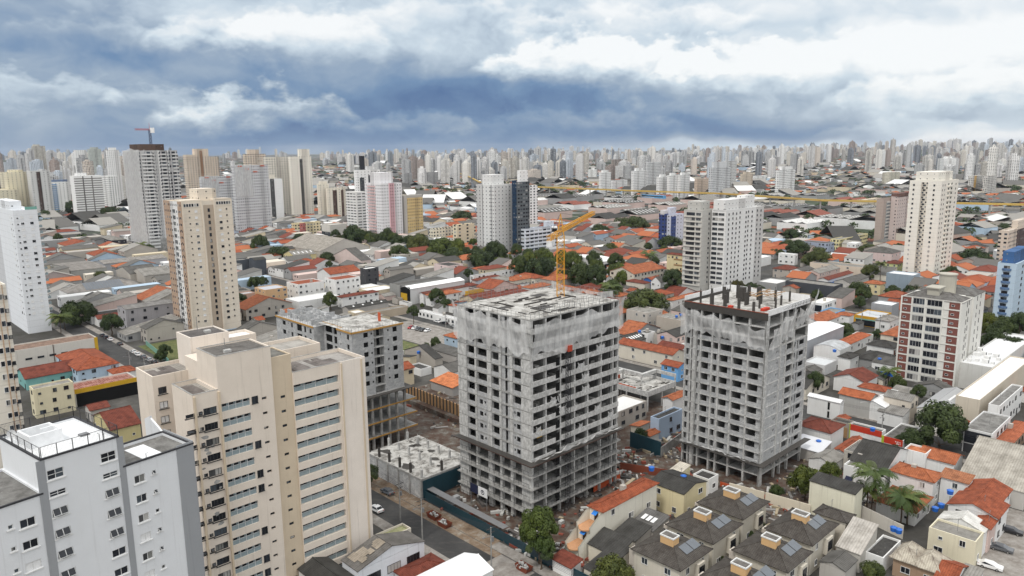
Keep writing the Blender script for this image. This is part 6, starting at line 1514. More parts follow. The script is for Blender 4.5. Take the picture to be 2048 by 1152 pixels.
# --- cars
DK, SV, WH, RD, GR = (.02, .02, .024), (.36, .37, .38), (.75, .75, .75), (.40, .02, .025), (.10, .105, .115)
for x, y, c, lb in ((205, 673, DK, 'black car, rearmost of the kerb row left of the street trees'), (212, 677, DK, 'black car parked between the rearmost black car and the white van car'), (221, 681, WH, 'white car parked under the street tree'), (240, 690, DK, 'black car driving alone down the left street'),
                  (267, 706, WH, 'white car at the head of the row by the green glass fence'), (276, 711, WH, 'second white car in the row by the green glass fence'), (287, 716, GR, 'dark grey car in the middle of the row by the green glass fence'), (299, 722, SV, 'silver car in the row by the green glass fence'), (309, 727, DK, 'black car at the end of the row by the green glass fence'), (101, 630, WH, 'white car beside the white tower'),
                  (859, 627, SV, 'silver car parked by the white garage row'), (871, 630, RD, 'red car parked by the white garage row'), (875, 645, WH, 'white car driving past the car lot'), (889, 648, DK, 'black car just behind the white one past the car lot'), (900, 639, DK, 'black car parked by the orange roofed house gate'), (908, 654, SV, 'silver car near the netted tower edge'),
                  (775, 987, GR, 'grey hatchback on the sandy kerb below the podium')):
    P = at(x, y); car(P, ANG - 90, c, lb)
for x, y, c, lb in ((772, 592, WH, 'white car in the forecourt left of the yellow square'), (783, 597, DK, 'black car in the forecourt left of the yellow square'), (795, 601, SV, 'silver car in the forecourt nearest the yellow square'), (1740, 690, WH, 'white car on the street behind the patched orange hip roof'), (1690, 662, GR, 'dark grey car on the street before the yellow shop'), (148, 640, DK, 'black car between the palms and the street trees')):
    car(at(x, y), ANG - 90, c, lb)
for x, y, c, lb in ((822, 657, RD, 'red car at the end of the car lot row'), (830, 658, WH, 'white car next to the red one in the car lot'), (837, 660, GR, 'dark grey car in the car lot row'), (845, 662, DK, 'black car in the car lot row'), (855, 663, WH, 'white pickup at the right end of the car lot row')):
    car(at(x, y), ANG + 20, c, lb, 'cars in the car lot')
for x, y, c, lb in ((2022, 1066, DK, 'black saloon, rear car in the cobbled car park'), (2002, 1101, GR, 'dark grey saloon in the middle of the cobbled car park'), (1980, 1136, WH, 'white saloon, front car in the cobbled car park'), (1988, 930, DK, 'black car by the modern house gate')): car(at(x, y), ANG + 95, c, lb, 'cars on the right', 1.1)
car(at(753, 1022), ANG - 90, WH, 'white pickup car in the shade of the beige slab')

# --- utility poles and wires
def pole(P, h, label):
    t = thing('utility_pole', label, 'utility pole', P, ANG, 'utility poles along the streets'); m = MB(); m.tube((0, 0, 0), (0, 0, h), .17, 7, r2=.11); m.build('post', M['raw_concrete'], t)
    for z, L in ((h - .3, 1.2), (h - 1.3, 1.0)): m = MB(); m.box(-L, -.06, z, L, .06, z + .12); m.build('crossarm', M['tray_wood'], t)
    m = MB(); m.tube((.4, 0, h - 3.2), (.4, 0, h - 2.2), .3, 8); m.build('transformer', M['steel'], t)
    m = MB(); m.tube((0, 0, h - 2), (-1.8, 0, h - 1.6), .05, 5); m.box(-2.3, -.12, h - 1.66, -1.7, .12, h - 1.54); m.build('lamp_arm', M['steel'], t); return P + Vector((0, 0, h - .2))
tops = [pole(at(801, 1042), 9.5, 'utility pole in front of the olive roofed annex'), pole(at(845, 1078), 9.5, 'utility pole beside the white workshop'), pole(at(983, 1140), 9.5, 'utility pole with transformer near the hoarding'), ]
tops += [pole(from_pq(101.6, q_), 9.2, lb_) for q_, lb_ in ((182, 'utility pole on the pavement before the podium, nearer one'), (214, 'utility pole on the pavement before the podium, farther one'))]
tops2 = [pole(at(262, 748), 9., 'utility pole among the parked cars on the left street'), pole(at(292, 762), 9., 'utility pole nearest the beige slab on the left street')]
tops3 = [pole(at(1762, 880), 9., 'utility pole in front of the long red sign'), pole(at(1722, 655), 9., 'utility pole in front of the yellow shop'), pole(at(1758, 668), 9., 'utility pole in front of the pale hip roofed house'), pole(at(892, 665), 9., 'utility pole at the car lot corner'), pole(at(1948, 935), 9., 'street lamp pole by the modern house gate')]
def wire(p, q, sag=.6, n=10):
    m = MB(); L = [p.lerp(q, i / n) - Vector((0, 0, sag * 4 * (i / n) * (1 - i / n))) for i in range(n + 1)]
    for u, v in zip(L, L[1:]): m.tube(u, v, .025, 3, cap=False)
    return m
m = MB()
for p, q in ((tops[0], tops[1]), (tops[1], tops[2]), (tops[2], tops[2] - QV * 40), (tops[0], tops[0] + QV * 40), (tops2[0], tops2[1])):
    for o in (-1, -.5, 0, .5, 1): m.add(wire(p + PV * o, q + PV * o, .6 + .2 * o))
for p, q in ((tops3[1], tops3[2]), (tops3[0], tops3[0] - QV * 34), (tops3[0], tops3[0] + QV * 34), (tops3[2], tops3[2] - QV * 32), (tops3[3], tops3[3] - QV * 34), (tops3[3], tops3[3] + QV * 34), (tops2[0], tops2[0] + QV * 34), (tops2[1], tops2[1] - QV * 34), (tops[0], tops[3]), (tops[3], tops[4])):
    for o in (-1, 0, 1): m.add(wire(p + PV * o, q + PV * o, .7))
tag(m.build('power_cables', M['dark_steel']), 'thin dark power cables strung between the street poles', 'cable')

# --- pedestrian by the red sign shop
def person(P, ang, label):
    V = [(0, 0, .92), (0, 0, 1.15), (0, 0, 1.4), (0, 0, 1.52), (0, 0, 1.66), (0, .1, .9), (.12, .1, .48), (-.05, .11, .05), (.1, .12, .03), (0, -.1, .9), (.04, -.1, .48), (-.2, -.1, .08), (-.06, -.11, .03), (0, .2, 1.38), (-.06, .25, 1.1), (.1, .24, .88), (0, -.2, 1.38), (.08, -.25, 1.1), (.24, -.22, .92)]
    E = [(0, 1), (1, 2), (2, 3), (3, 4), (0, 5), (5, 6), (6, 7), (7, 8), (0, 9), (9, 10), (10, 11), (11, 12), (2, 13), (13, 14), (14, 15), (2, 16), (16, 17), (17, 18)]
    rr = [.15, .14, .16, .06, .10, .09, .06, .045, .04, .09, .06, .045, .04, .06, .045, .035, .06, .045, .035]
    me = bpy.data.meshes.new('person'); me.from_pydata(V, E, []); o = link('person', me, None, P, R(ang)); mo = o.modifiers.new('skin', 'SKIN')
    for sv, r in zip(me.skin_vertices[0].data, rr): sv.radius = (r, r)
    me.skin_vertices[0].data[0].use_root = True; o.modifiers.new('sub', 'SUBSURF').levels = 1; me.materials.append(M['dark_frame']); return tag(o, label, 'person')
person(from_pq(221.8, pq(at(1719, 858))[1], .14), ANG + 90, 'person in dark clothes walking past the white roller shutter')

# --- blue water tanks
for x, y, z, lb in ((1787, 1062, 3.4, 'round blue tank left of the pair on the dark flat roof'), (1797, 1066, 3.4, 'round blue tank right of the pair on the dark flat roof'), (1870, 1022, 4.0, 'bright blue tank beside the white sheeted roof'), (1882, 1015, 4.0, 'blue tank behind the bright blue tank'), (1900, 988, 7.2, 'blue tank on the white box below the terrace roof'), (1745, 862, 5.4, 'blue tank on the flat stained concrete roof'), (1637, 887, 3.6, 'blue tank beside the orange lean-to roof'), (1759, 721, 4.4, 'blue tank on the sheet roof of the blue based house'), (1669, 704, 6.0, 'blue tank on legs beside the barrel roof'),
                 (1303, 941, 8.0, 'blue tank at the end of the long orange roof'), (1353, 635, 6.0, 'left blue tank on the unplastered beige building'), (1362, 632, 6.0, 'right blue tank on the unplastered beige building'), (1279, 665, 6.0, 'blue tank beside the white box house'), (1325, 677, 5.0, 'blue tank on the dark roof right of the white box house'), (837, 707, 4.6, 'blue tank on the patched dark sheds'), (1367, 958, 6.8, 'low blue tank on the cream house roof')):
    P = at(x, y, z); m = MB(); m.tube((0, 0, 0), (0, 0, .9), .62, 12, r2=.72); m.tube((0, 0, .9), (0, 0, 1.12), .76, 12, r2=.3); o = m.build('water_tank', M['tank_blue']); o.location = P; tag(o, lb, 'water tank', 'blue water tanks on the roofs')
# --- skips and pallets by the building site
for x, y, lb in ((868, 1036, 'rubble skip in the road nearest the hoarding bend'), (889, 1052, 'second rubble skip beside the red barrel'), (1048, 1140, 'rubble skip at the pavement below the leafy street tree')):
    t = thing('skip', lb, 'skip', at(x, y), ANG + 90, 'rubble skips at the kerb'); m = MB(); m.face([(-1.3, -.85, 0), (1.3, -.85, 0), (1.8, -.95, 1.15), (-1.8, -.95, 1.15)]); m.face([(1.3, .85, 0), (-1.3, .85, 0), (-1.8, .95, 1.15), (1.8, .95, 1.15)]); m.face([(1.3, -.85, 0), (1.3, .85, 0), (1.8, .95, 1.15), (1.8, -.95, 1.15)]); m.face([(-1.3, .85, 0), (-1.3, -.85, 0), (-1.8, -.95, 1.15), (-1.8, .95, 1.15)]); m.build('body', M['red_rust'], t)
    m = MB(); q = random.Random(x)
    for k in range(14): a_, b_ = q.uniform(-1.4, 1.2), q.uniform(-.7, .6); m.box(a_, b_, .7, a_ + q.uniform(.2, .6), b_ + q.uniform(.2, .5), q.uniform(.9, 1.35))
    m.build('rubble', M['pale_concrete'], t)
for i, (x, y) in enumerate(((896, 1012), (905, 1008), (913, 1003))):
    m = MB()
    for k in range(3): m.box(-.7, -.6, .1 + k * .5, .7, .6, .55 + k * .5)
    o = m.build('block_pallet', M['concrete_block']); o.location = at(x, y); o.rotation_euler[2] = R(ANG); tag(o, 'stacked pallet of grey blocks inside the site hoarding', 'pallet', 'block pallets on the site')
m = MB()
for k in range(20): q = random.Random(k); x, y = q.uniform(-4, 4), q.uniform(-1.5, 1.5); m.tube((x - 2, y, .1 + k * .03), (x + 2, y + q.uniform(-.5, .5), .1 + k * .03), .07, 4)
o = m.build('timber_pile', M['brown_panel']); o.location = at(905, 975); o.rotation_euler[2] = R(ANG); tag(o, 'pile of dark timber beside the blue hoarding', 'timber pile')
# ------------------------------------------------------------------ nearer apartment towers with real windows
def std_wins(cols_r=(), cols_l=(), fh=2.9, top=1.2, sill=.9, kind='white', bot=4):
    def f(a, b, h):
        L = []; z = h - top - fh + sill
        while z > bot:
            for u, w_, hh in cols_r: L.append(('R', a * u, z, w_, hh, kind if hh > .7 else 'dark'))
            for u, w_, hh in cols_l: L.append(('L', b * u, z, w_, hh, kind if hh > .7 else 'dark'))
            z -= fh
        return L
    return f
NG = (9., .0, .0)      # no drawn windows: real ones are built
tower((-60, 576), None, -110, 11, 'cream tower with thin brown stripes cut by the left edge', (.72, .68, .60), h=58., grid=NG, win=std_wins([(.62, .7, 1.1), (.8, .7, 1.1), (.94, .6, .7)]), strips=[('R', .70, .73, (.50, .36, .25), 0, 1), ('R', .87, .89, (.50, .36, .25), 0, 1)], crown=[(.2, .2, .8, .8, 3)], cap_b=20)
t = tower((25, 421), 668, -60, 74, 'plain white tower with stacked end balconies beside the left street', (.76, .78, .81), grid=NG, win=lambda a, b, h: [(f, u, z, w_, hh, rnd.choice(('shut', 'shut', 'white', 'dark')) if w_ > .7 else 'dark') for z in [h - 4 - 2.9 * k for k in range(int((h - 8) / 2.9))] for f, u, w_, hh in (('R', a * .34, 1.2, 1.0), ('R', a * .72, 1.2, 1.0), ('R', a * .15, .45, .45), ('L', b * .06, .45, .45), ('L', b * .12, 1.2, 1.0))], crown=[(.02, .1, .5, .6, 4)], cap_b=60)
a, b, h = t['dims']
n = int(h / 2.9)
for k in range(1, n):
    m = MB(); z = h - k * 2.9; m.box(a, .6, z - .2, a + 1.5, 4.4, z, 0, bottom=True); m.box(a + 1.42, .6, z, a + 1.5, 4.4, z + 1.0, 1); m.box(a, .55, z, a + 1.42, .62, z + 1.0, 1); m.build('balcony', [M['white_frame'], M['teal_glass']], t)
m = MB(); m.box(a * .5, -.04, h, a, .03, h + 1.4); m.build('roof_balustrade', M['green_glass'], t)

t = tower((362, 404), 672, 327, 463, 'tall beige tower with brown corner and white balcony strip, left of centre', (.70, .625, .525), grid=NG, crown=[(.38, .15, .75, .6, 5.4), (-.005, .02, .4, .4, .6), (.62, .02, 1.0, .4, .6)],
          strips=[('L', 0, .2, (.42, .30, .22), 0, 1), ('L', .62, 1., (.42, .30, .22), 0, 1), ('L', .2, .62, (.74, .73, .72), 0, 1)])
a, b, h = t['dims']
m = MB(); m.box(a * .41, -.04, 0, a * .62, -.001, h - 2); o = m.build('stair_recess', M['painted_wall'], t); o['col'] = (.46, .38, .30)
m = MB(); m.box(a * .38, -.5, 0, a * .41, 0, h + .5); m.box(a * .62, -.5, 0, a * .65, 0, h + .5); m.box(.0, -.5, 0, a * .03, 0, h + .5); o = m.build('corner_pier', M['painted_wall'], t); o['col'] = (.70, .625, .525)
L = []; z = h - 5.2
while z > 4:
    L += [('R', a * .27, z, 1.2, 1.0, rnd.choice(('shut', 'shut', 'white'))), ('R', a * .14, z + .5, .45, .5, 'dark'), ('R', a * .75, z, 1.2, 1.0, rnd.choice(('shut', 'white', 'dark'))), ('R', a * .88, z + .5, .5, .6, 'dark'), (('R', -.04), a * .52, z, .9, 1.5, 'dark'), (('L', -.25), b * .42, z - .2, 3.4, 1.7, 'white'), (('L', -.25), b * .08, z + .3, .6, .7, 'dark')]; z -= 2.9
wins(t, L, a, 100)
L = [('R', a * (.06 + .05 * k), h - 2.4, .9, 1.3, 'white') for k in range(6)] + [('R', a * (.70 + .05 * k), h - 2.0, .9, 1.3, 'white') for k in range(6)]; wins(t, L, a, 100, 'roof_window')

# white block with brick panels on the right
B = Bld('brick_panelled_block', 'white apartment block with dark red brick panels and grey tiled roof', 'apartment block', (1925, 607), yb=780)
a = B.runx(1976); b = B.runy(1803); h = B.h; B.take(a, b); fh = h / 10.0; a1, a2 = a * .36, a * .55
m = MB(); m.prism([(0, 0), (a1, 0), (a1, 3.5), (a2, 3.5), (a2, .8), (a, .8), (a, b), (0, b)], 0, h - .02); m.build('wall', M['painted_wall'], B.t, col=(.70, .69, .65))
m = MB()
for v0, v1 in ((.0, .55), (b * .29, b * .29 + .4), (b * .58, b * .58 + .4), (b * .80, b * .80 + .4), (b - .5, b)): m.box(-.28, v0, .5, -.002, v1, h)
for k in range(11): m.box(-.22, .55, k * fh - .15 + .5, -.002, b - .5, k * fh + .25 + (.0 if k else .5))
o = m.build('wall_grid', M['painted_wall'], B.t, col=(.72, .71, .67)); m = MB()
for k in range(10):
    z = k * fh + .76
    for v0, v1 in ((.56, b * .20), (b * .80 + .41, b - .51)): mm = MB(); mm.box(-.1, v0, z, -.004, v1, z + fh - .52); mm.build('brick_panel', M['brick_tile'] if 'brick_tile' in M else M['red_rust'], B.t)
L = []
for k in range(10):
    z = k * fh + 1.0
    L += [(('L', -.01), b * .435, z, b * .24, fh * .62, 'white'), (('L', -.01), b * .69, z, b * .2, fh * .62, 'white'), (('L', -.1), b * .14, z + .7, .9, .5, 'white'), (('L', -.1), b * .92, z + .7, .9, .5, 'white'),
          ('R', a1 * .55, z, .35, 1.6, 'dark'), ('R', a1 * .72, z + .6, .35, 1.6, 'dark'), (('R', .8), a2 + (a - a2) * .3, z, .35, 1.5, 'dark'), (('R', .8), a2 + (a - a2) * .6, z + .5, .35, 1.5, 'dark'), (('R', 3.5), (a1 + a2) / 2, z, 2.6, 1.7, 'dark')]
wins(B.t, L, a, 100)
for x0, x1_ in ((0, a1), (a2, a)):
    _, r = roof_mb('hip', x1_ - x0, b * .98, h, .1, 2.3); o = r.build('roof', M['roof_tile'], B.t, col=(.16, .155, .145)); o.location = (x0, .8 if x0 else 0, 0)
m = MB(); m.box(-.1, -.12, h - .02, a1, .12, h + .35); m.box(-.12, .12, h - .02, .12, b, h + .35); m.build('parapet', M['painted_wall'], B.t, col=(.66, .64, .6))
m = MB(); m.box(a1 * .25, b * .42, h, a1 * .75, b * .62, h + 3.6); m.box(a1 * .2, b * .40, h + 3.6, a1 * .8, b * .64, h + 4.0); m.tube((a * .55, b * .5, h), (a * .55, b * .5, h + 7), 2.9, 14); m.tube((a * .55, b * .5, h + 7), (a * .55, b * .5, h + 7.4), 3.2, 14); m.build('roof_house', M['painted_wall'], B.t, col=(.44, .42, .36))

# pair of grey white balcony towers
t = tower((1405, 421), 583, 1368, 1428, 'grey tower with glazed balcony front, left of the pair behind the right netted tower', (.50, .49, .46), grid=NG, crown=[(.15, .2, .95, .9, 5)]); a, b, h = t['dims']; L = []; z = h - 3.2
while z > 2: L += [('L', b * .62, z, b * .44, 1.7, 'dark'), ('L', b * .2, z, b * .24, 1.7, 'white'), ('R', a * .6, z + .2, 1.2, 1.2, 'dark')]; z -= 2.95
wins(t, L, a, 100); m = MB(); z = h - 3.4
while z > 2: m.box(-.5, .3, z - .9, -.001, b - .3, z - .05, bottom=True); z -= 2.95
o = m.build('balcony_band', M['clean_paint'], t); o['col'] = (.60, .58, .53)
t = tower((1452, 421), 583, 1424, 1541, 'broad white tower with small windows, right of the pair behind the right netted tower', (.72, .72, .71), grid=NG, crown=[(.0, .1, .6, .9, 6), (.55, .2, .8, .8, 7.5)], cap_a=46); a, b, h = t['dims']; L = []; z = h - 3.2
while z > 2: L += [('L', b * .3, z, b * .4, 1.5, 'white'), ('L', b * .75, z, b * .36, 1.5, 'dark')] + [('R', a * u, z + (.3 if i % 2 else 0), 1.1, 1.2, 'dark') for i, u in enumerate((.08, .18, .27, .36, .52, .58, .68, .82, .92))]; z -= 2.95
wins(t, L, a, 100)
t = tower((1884, 362), 560, 1820, 1923, 'tall cream tower with stepped roof house, right side', (.78, .75, .68), grid=NG, crown=[(.05, .15, .9, .85, 5.5)], strips=[('L', .42, .62, (.62, .58, .50), 0, .985)], cap_a=34); a, b, h = t['dims']; L = []; z = h - 3.4
while z > 2:
    L += [('L', b * .86, z, .9, 1.1, 'dark' if rnd.random() < .5 else 'white'), ('L', b * .22, z, .9, 1.1, 'dark'), (('L', -.25), b * .52, z, 1.5, .9, 'dark'), ('R', a * .08, z, .8, 1.1, 'dark'), ('R', a * .2, z, .8, 1.0, 'dark'), ('R', a * .42, z - .4, 2.2, 1.9, 'dark'), ('R', a * .60, z - .4, 2.2, 1.9, 'dark'), ('R', a * .85, z, 1.0, 1.1, 'dark')]; z -= 3.0
wins(t, L, a, 100); m = MB(); z = h - 4.
while z > 2: m.box(a * .36, -1.0, z - .1, a * .66, -.002, z + .9, bottom=True); z -= 3.0
o = m.build('balcony_stack', M['clean_paint'], t); o['col'] = (.78, .75, .68)
t = tower((2034, 528), 655, 1996, 2075, 'light blue block with curved navy balconies at the right edge', (.46, .57, .67), grid=NG, crown=[(.1, .3, .8, .9, 5, (.05, .12, .27))]); a, b, h = t['dims']; z = h - 3.4; L = []
while z > 2:
    m = MB(); n = 8; pts = [(-1.3 * math.sin(math.pi * i / n), b * .25 + b * .5 * i / n) for i in range(n + 1)]; m.prism(pts[::-1], z - .1, z + .9); o = m.build('balcony', M['clean_paint'], t); o['col'] = (.10, .17, .30); L += [('L', b * .5, z, 2.4, 2.1, 'dark'), ('R', a * .3, z + .5, 2, 1.2, 'dark'), ('R', a * .7, z + .5, 2, 1.2, 'dark')]; z -= 3.0
wins(t, L, a, 100)

# ------------------------------------------------------------------ towers farther off: near top corner, foot row, left, right, label, colour, options
WH_, CRM, BEI, LG, MG = (.80, .80, .79), (.74, .69, .59), (.66, .56, .46), (.60, .60, .59), (.42, .42, .42)
G1, G2, G3, G4 = (3.0, .34, .36), (2.6, .42, .4), (3.6, .5, .46), (4.8, .24, .3)
TW = [
 ((12,345),436,-2,58,'yellow cream tower with arched openings at the left edge',(.66,.61,.47),dict(grid=G4,crown=[(.3,.2,.8,.8,3)])),
 ((-6,380),440,-30,38,'lower yellow cream block in front of the arched one',(.66,.61,.47),dict(grid=G4)),
 ((60,342),436,52,99,'grey tower with dark brown window column, second from the left edge',LG,dict(grid=G4,strips=[('R',.3,.5,(.09,.06,.05),0,.98)])),
 ((101,364),428,99,139,'white tower with blue balcony front between the brown column tower and the striped slab',WH_,dict(grid=G4,bal=[('R',.05,.3,(.20,.34,.55),.8)],crown=[(.1,.1,.9,.9,3,(.18,.24,.36))])),
 ((64,292),362,62,90,'thin tall tower with dark vertical stripes on the left skyline',(.60,.57,.50),dict(grid=(2.2,.5,.8),crown=[(.1,.1,.6,.9,5)])),
 ((147,352),443,139,203,'white slab ruled by thin dark floor lines',WH_,dict(grid=(30.,.0,.0),crown=[(.15,.2,.5,.8,3.5)],bal=[('R',0,1.,(.22,.21,.20),.15)],strips=[('R',.3,.34,(.2,.19,.18),0,.99),('R',.62,.66,(.2,.19,.18),0,.99)])),
 ((150,300),382,147,173,'white tower with lettered side behind the striped slab',WH_,dict(grid=G4)),
 ((177,298),382,174,202,'grey green tower beside the white lettered side tower',(.46,.49,.46),dict(grid=G1,crown=[(.2,.2,.8,.8,4)])),
 ((213,300),408,211,238,'pale tower half hidden by the netted crane tower',WH_,dict(grid=G1,crown=[(.2,.2,.8,.8,4)])),
 ((216,352),420,203,236,'small white tower with black windows left of the netted crane tower',WH_,dict(grid=G3)),
 ((372,314),430,366,437,'beige twin crown tower behind the tall beige tower',BEI,dict(grid=G3,crown=[(.28,.1,.7,.9,11),(0,0,.3,1.,3)],strips=[('R',.42,.5,(.3,.17,.1),0,1.1)])),
 ((489,308),430,486,531,'beige twin crown tower, further right of the two',BEI,dict(grid=G3,crown=[(.2,.1,.7,.9,6)])),
 ((531,314),441,527,580,'cream tower wing with large dark windows, left half',(.74,.70,.62),dict(grid=(3.4,.5,.45))),
 ((581,313),441,578,622,'tallest cream tower with balcony column and antenna box',(.78,.74,.66),dict(grid=(3.6,.3,.3),crown=[(.45,.1,.95,.9,9)],strips=[('R',.42,.56,(.10,.095,.09),0,.96)])),
 ((531,358),449,528,564,'white slab with black central slot',WH_,dict(grid=(12.,.0,.0),strips=[('R',.25,.5,(.09,.09,.09),0,1.)],crown=[(.1,.3,.6,.9,5,CRM)])),
 ((638,368),440,634,657,'plain cream tower left of the brown balcony tower',CRM,dict(grid=G4,crown=[(.2,.2,.9,.9,3)])),
 ((656,376),440,652,691,'cream tower with dark brown balcony columns',CRM,dict(grid=G4,strips=[('R',.25,.48,(.10,.06,.045),0,.92),('R',.72,.86,(.10,.06,.045),0,.92)])),
 ((713,340),450,711,760,'white tower with black bands and a black chimney block',WH_,dict(grid=G4,crown=[(.2,.2,.38,.6,16,(.03,.03,.035)),(.25,.3,.8,.9,4)],strips=[('R',.12,.3,(.05,.055,.06),.2,.86),('R',.48,.56,(.04,.04,.045),0,.9),('R',.68,.86,(.05,.055,.06),.2,.86)])),
 ((712,384),464,691,733,'off white tower with ribbon windows left of the pink striped tower',(.72,.71,.69),dict(grid=(6.,.8,.36))),
 ((762,367),480,729,803,'white tower with pink stripe and pink balconies',(.74,.73,.74),dict(grid=G1,crown=[(.12,.2,.75,.8,10)],strips=[('R',.36,.62,(.72,.45,.48),0,1.)],bal=[('L',.36,.82,(.66,.47,.46),.7)])),
 ((813,392),476,804,845,'ochre and white chequered block right of the pink striped tower',(.40,.38,.35),dict(grid=NG,strips=[('R',.02,.98,(.60,.45,.22),0,.95)])),
 ((988,370),512,952,1026,'large plain white tower in the middle distance',(.70,.70,.69),dict(grid=(4.,.24,.3),crown=[(.1,.2,.7,.8,8)],strips=[('L',.12,.2,(.42,.42,.42),0,1.),('L',.62,.68,(.42,.42,.42),0,1.)],cap_a=30)),
 ((1034,364),512,1026,1059,'dark glass tower with navy fin',(.11,.125,.135),dict(grid=(3.,.75,.45),strips=[('L',.1,.95,(.012,.035,.075),0,1.02)],crown=[(.35,.2,.95,.8,9,WH_)],cap_a=16)),
 ((1059,371),460,1056,1075,'slim white tower joined to the dark glass tower',WH_,dict(grid=(5.,.45,.5))),
 ((1050,458),512,1043,1114,'low white office block with long balcony bands',(.60,.64,.70),dict(grid=(5.,.8,.5),bal=[('R',0,1.,(.66,.69,.74),.8)],crown=[(.7,.3,.95,.8,4)],cap_a=50)),
 ((866,458),488,858,913,'low cream flats left of the large plain white tower',(.70,.65,.52),dict(grid=G3)),
 ((914,450),496,911,951,'cream flats with blank side wall touching the large white tower',(.70,.62,.46),dict(grid=(9.,.25,.5))),
 ((588,447),472,584,641,'cream and salmon low flats by the avenue trees',(.66,.58,.38),dict(grid=G3,strips=[('R',.2,.42,(.50,.17,.15),0,.98)])),
 ((660,450),482,643,693,'grey and black modern block with blank pale side wall',(.52,.50,.46),dict(grid=NG,strips=[('L',0,1.,(.05,.055,.065),0,.55)])),
 ((1768,398),488,1762,1797,'brown framed tower with glazed balconies near the cream tower',(.40,.33,.29),dict(grid=NG,strips=[('R',.2,.9,(.34,.37,.38),0,.92)],bal=[('R',.2,.9,(.52,.50,.47),.8)])),
 ((1797,393),486,1795,1817,'pink grey slab joined to the brown framed tower',(.56,.47,.44),dict(grid=G4,crown=[(0,0,1.,1.,2.6,(.16,.09,.075))])),
 ((2018,462),532,2010,2070,'cream and dark brown tower cut by the right edge',(.62,.54,.46),dict(grid=G3,strips=[('R',.4,1.,(.09,.06,.06),0,.96)],crown=[(.5,.2,1.,.9,5)])),
 ((1330,428),500,1322,1340,'navy blue block with stepped gable',(.035,.06,.19),dict(grid=G3,crown=[(0,.1,1.,.8,3,(.6,.6,.62))])),
 ((1341,430),500,1338,1368,'pale lilac block joined to the navy one',(.56,.59,.68),dict(grid=G4,strips=[('R',.05,.4,(.05,.08,.22),0,.95)],crown=[(.1,.2,.5,.8,6)])),
 ((1203,345),392,1200,1222,'slim white tower left of the brown slab in the valley',WH_,dict(grid=G2,crown=[(.2,.2,.8,.8,4)])),
 ((1226,319),360,1223,1255,'brown grey slab in the middle of the valley',(.40,.34,.30),dict(grid=(2.4,.5,.8))),
 ((1225,361),384,1222,1255,'low white twin blocks below the brown grey slab',WH_,dict(grid=G2,group='low white blocks in the valley')),
 ((1268,342),392,1263,1293,'rounded white tower in the valley beside the balcony tower',WH_,dict(grid=G2,crown=[(.2,.2,.8,.8,5)])),
 ((1296,325),384,1291,1322,'white tower with balcony rows in the valley',(.62,.63,.63),dict(grid=G3)),
 ((1319,354),397,1315,1337,'white stepped tower, left of the three by the train',WH_,dict(grid=G2,crown=[(.2,.2,.8,.8,4)])),
 ((1340,351),397,1336,1357,'white stepped tower, middle of the three by the train',WH_,dict(grid=G2,crown=[(.2,.2,.8,.8,4)])),
 ((1361,350),396,1357,1380,'white stepped tower, right of the three by the train',WH_,dict(grid=G2,crown=[(.2,.2,.8,.8,4)])),
 ((1425,335),397,1418,1464,'large grey white tower left of the hillside wood',(.60,.61,.62),dict(grid=G3,crown=[(.1,.2,.9,.8,9)])),
 ((1452,322),385,1450,1474,'grey tower just behind the large grey white one',LG,dict(grid=G3)),
 ((1558,340),397,1552,1591,'isolated white balcony tower standing on the monorail side',WH_,dict(grid=G3,crown=[(.2,.2,.9,.8,5)])),
 ((1486,348),378,1482,1506,'small beige tower below the hillside wood',(.60,.52,.42),dict(grid=G1,crown=[(.2,.2,.8,.8,4)])),
 ((1510,352),368,1508,1532,'short white block below the hillside wood',WH_,dict(grid=G1)),
 ((1395,358),392,1392,1420,'peach block between the white stepped towers and the large grey one',(.62,.50,.40),dict(grid=G1)),
 ((808,346),372,804,824,'grey twin towers beside the monorail, left one',MG,dict(grid=G2)), ((846,345),372,842,876,'grey twin towers beside the monorail, right one',MG,dict(grid=G2)),
 ((1780,345),372,1765,1802,'ribbed cream blocks in front of the right skyline',(.62,.58,.48),dict(grid=G2)), ((1945,352),392,1940,1966,'white and ochre striped tower right of the tall cream tower',(.66,.64,.60),dict(grid=(2.4,.5,.9),strips=[('R',.2,.4,(.60,.38,.12),0,1.)])), ((1975,352),392,1970,2016,'white ochre edged tower further right',(.64,.62,.58),dict(grid=(2.4,.5,.9))),
 ((1730,400),420,1714,1765,'row of low beige blocks before the brown framed tower',(.62,.54,.42),dict(grid=G2)),
]
for n_, yb, xl, xr, lb, c, k in TW: tower(n_, yb, xl, xr, lb, c, **k)
# netted high-rise with small crane, far left
t = tower((280, 301), 503, 232, 354, 'grey high-rise under construction wrapped in netting with small crane on top', (.44, .44, .44), grid=(4.2, .72, .6), crown=[(.1, .2, .75, .8, 5.5, (.10, .065, .05))], bal=[('R', .02, .30, (.66, .66, .65), 1.2), ('R', .52, .68, (.6, .6, .59), 1.), ('R', .86, 1., (.6, .6, .59), .8)], strips=[('R', .32, .38, (.66, .66, .65), 0, 1.), ('R', .44, .5, (.66, .66, .65), 0, 1.), ('R', .72, .75, (.66, .66, .65), 0, 1.)], name='unfinished_high_rise', cat='tower under construction'); a, b, h = t['dims']
m = MB(); rand_net(m, [h + .5, h + 2, h], [6] * 4, 60, .8, 3, lambda u, z, d: (d, u * b, z)); rand_net(m, [h - 1, h + 1], [6, 6], 20, .6, 4, lambda u, z, d: (u * a * .1, d, z)); m.build('debris_netting', M['debris_net'], t)
m = MB(); m.box(-.5, -.5, 0, a + 3, -.01, 11); o = m.build('podium_wall', M['raw_concrete'], t); P = t.location + dirv(ANG) * a * .55 + dirv(ANG + 90) * b * .5
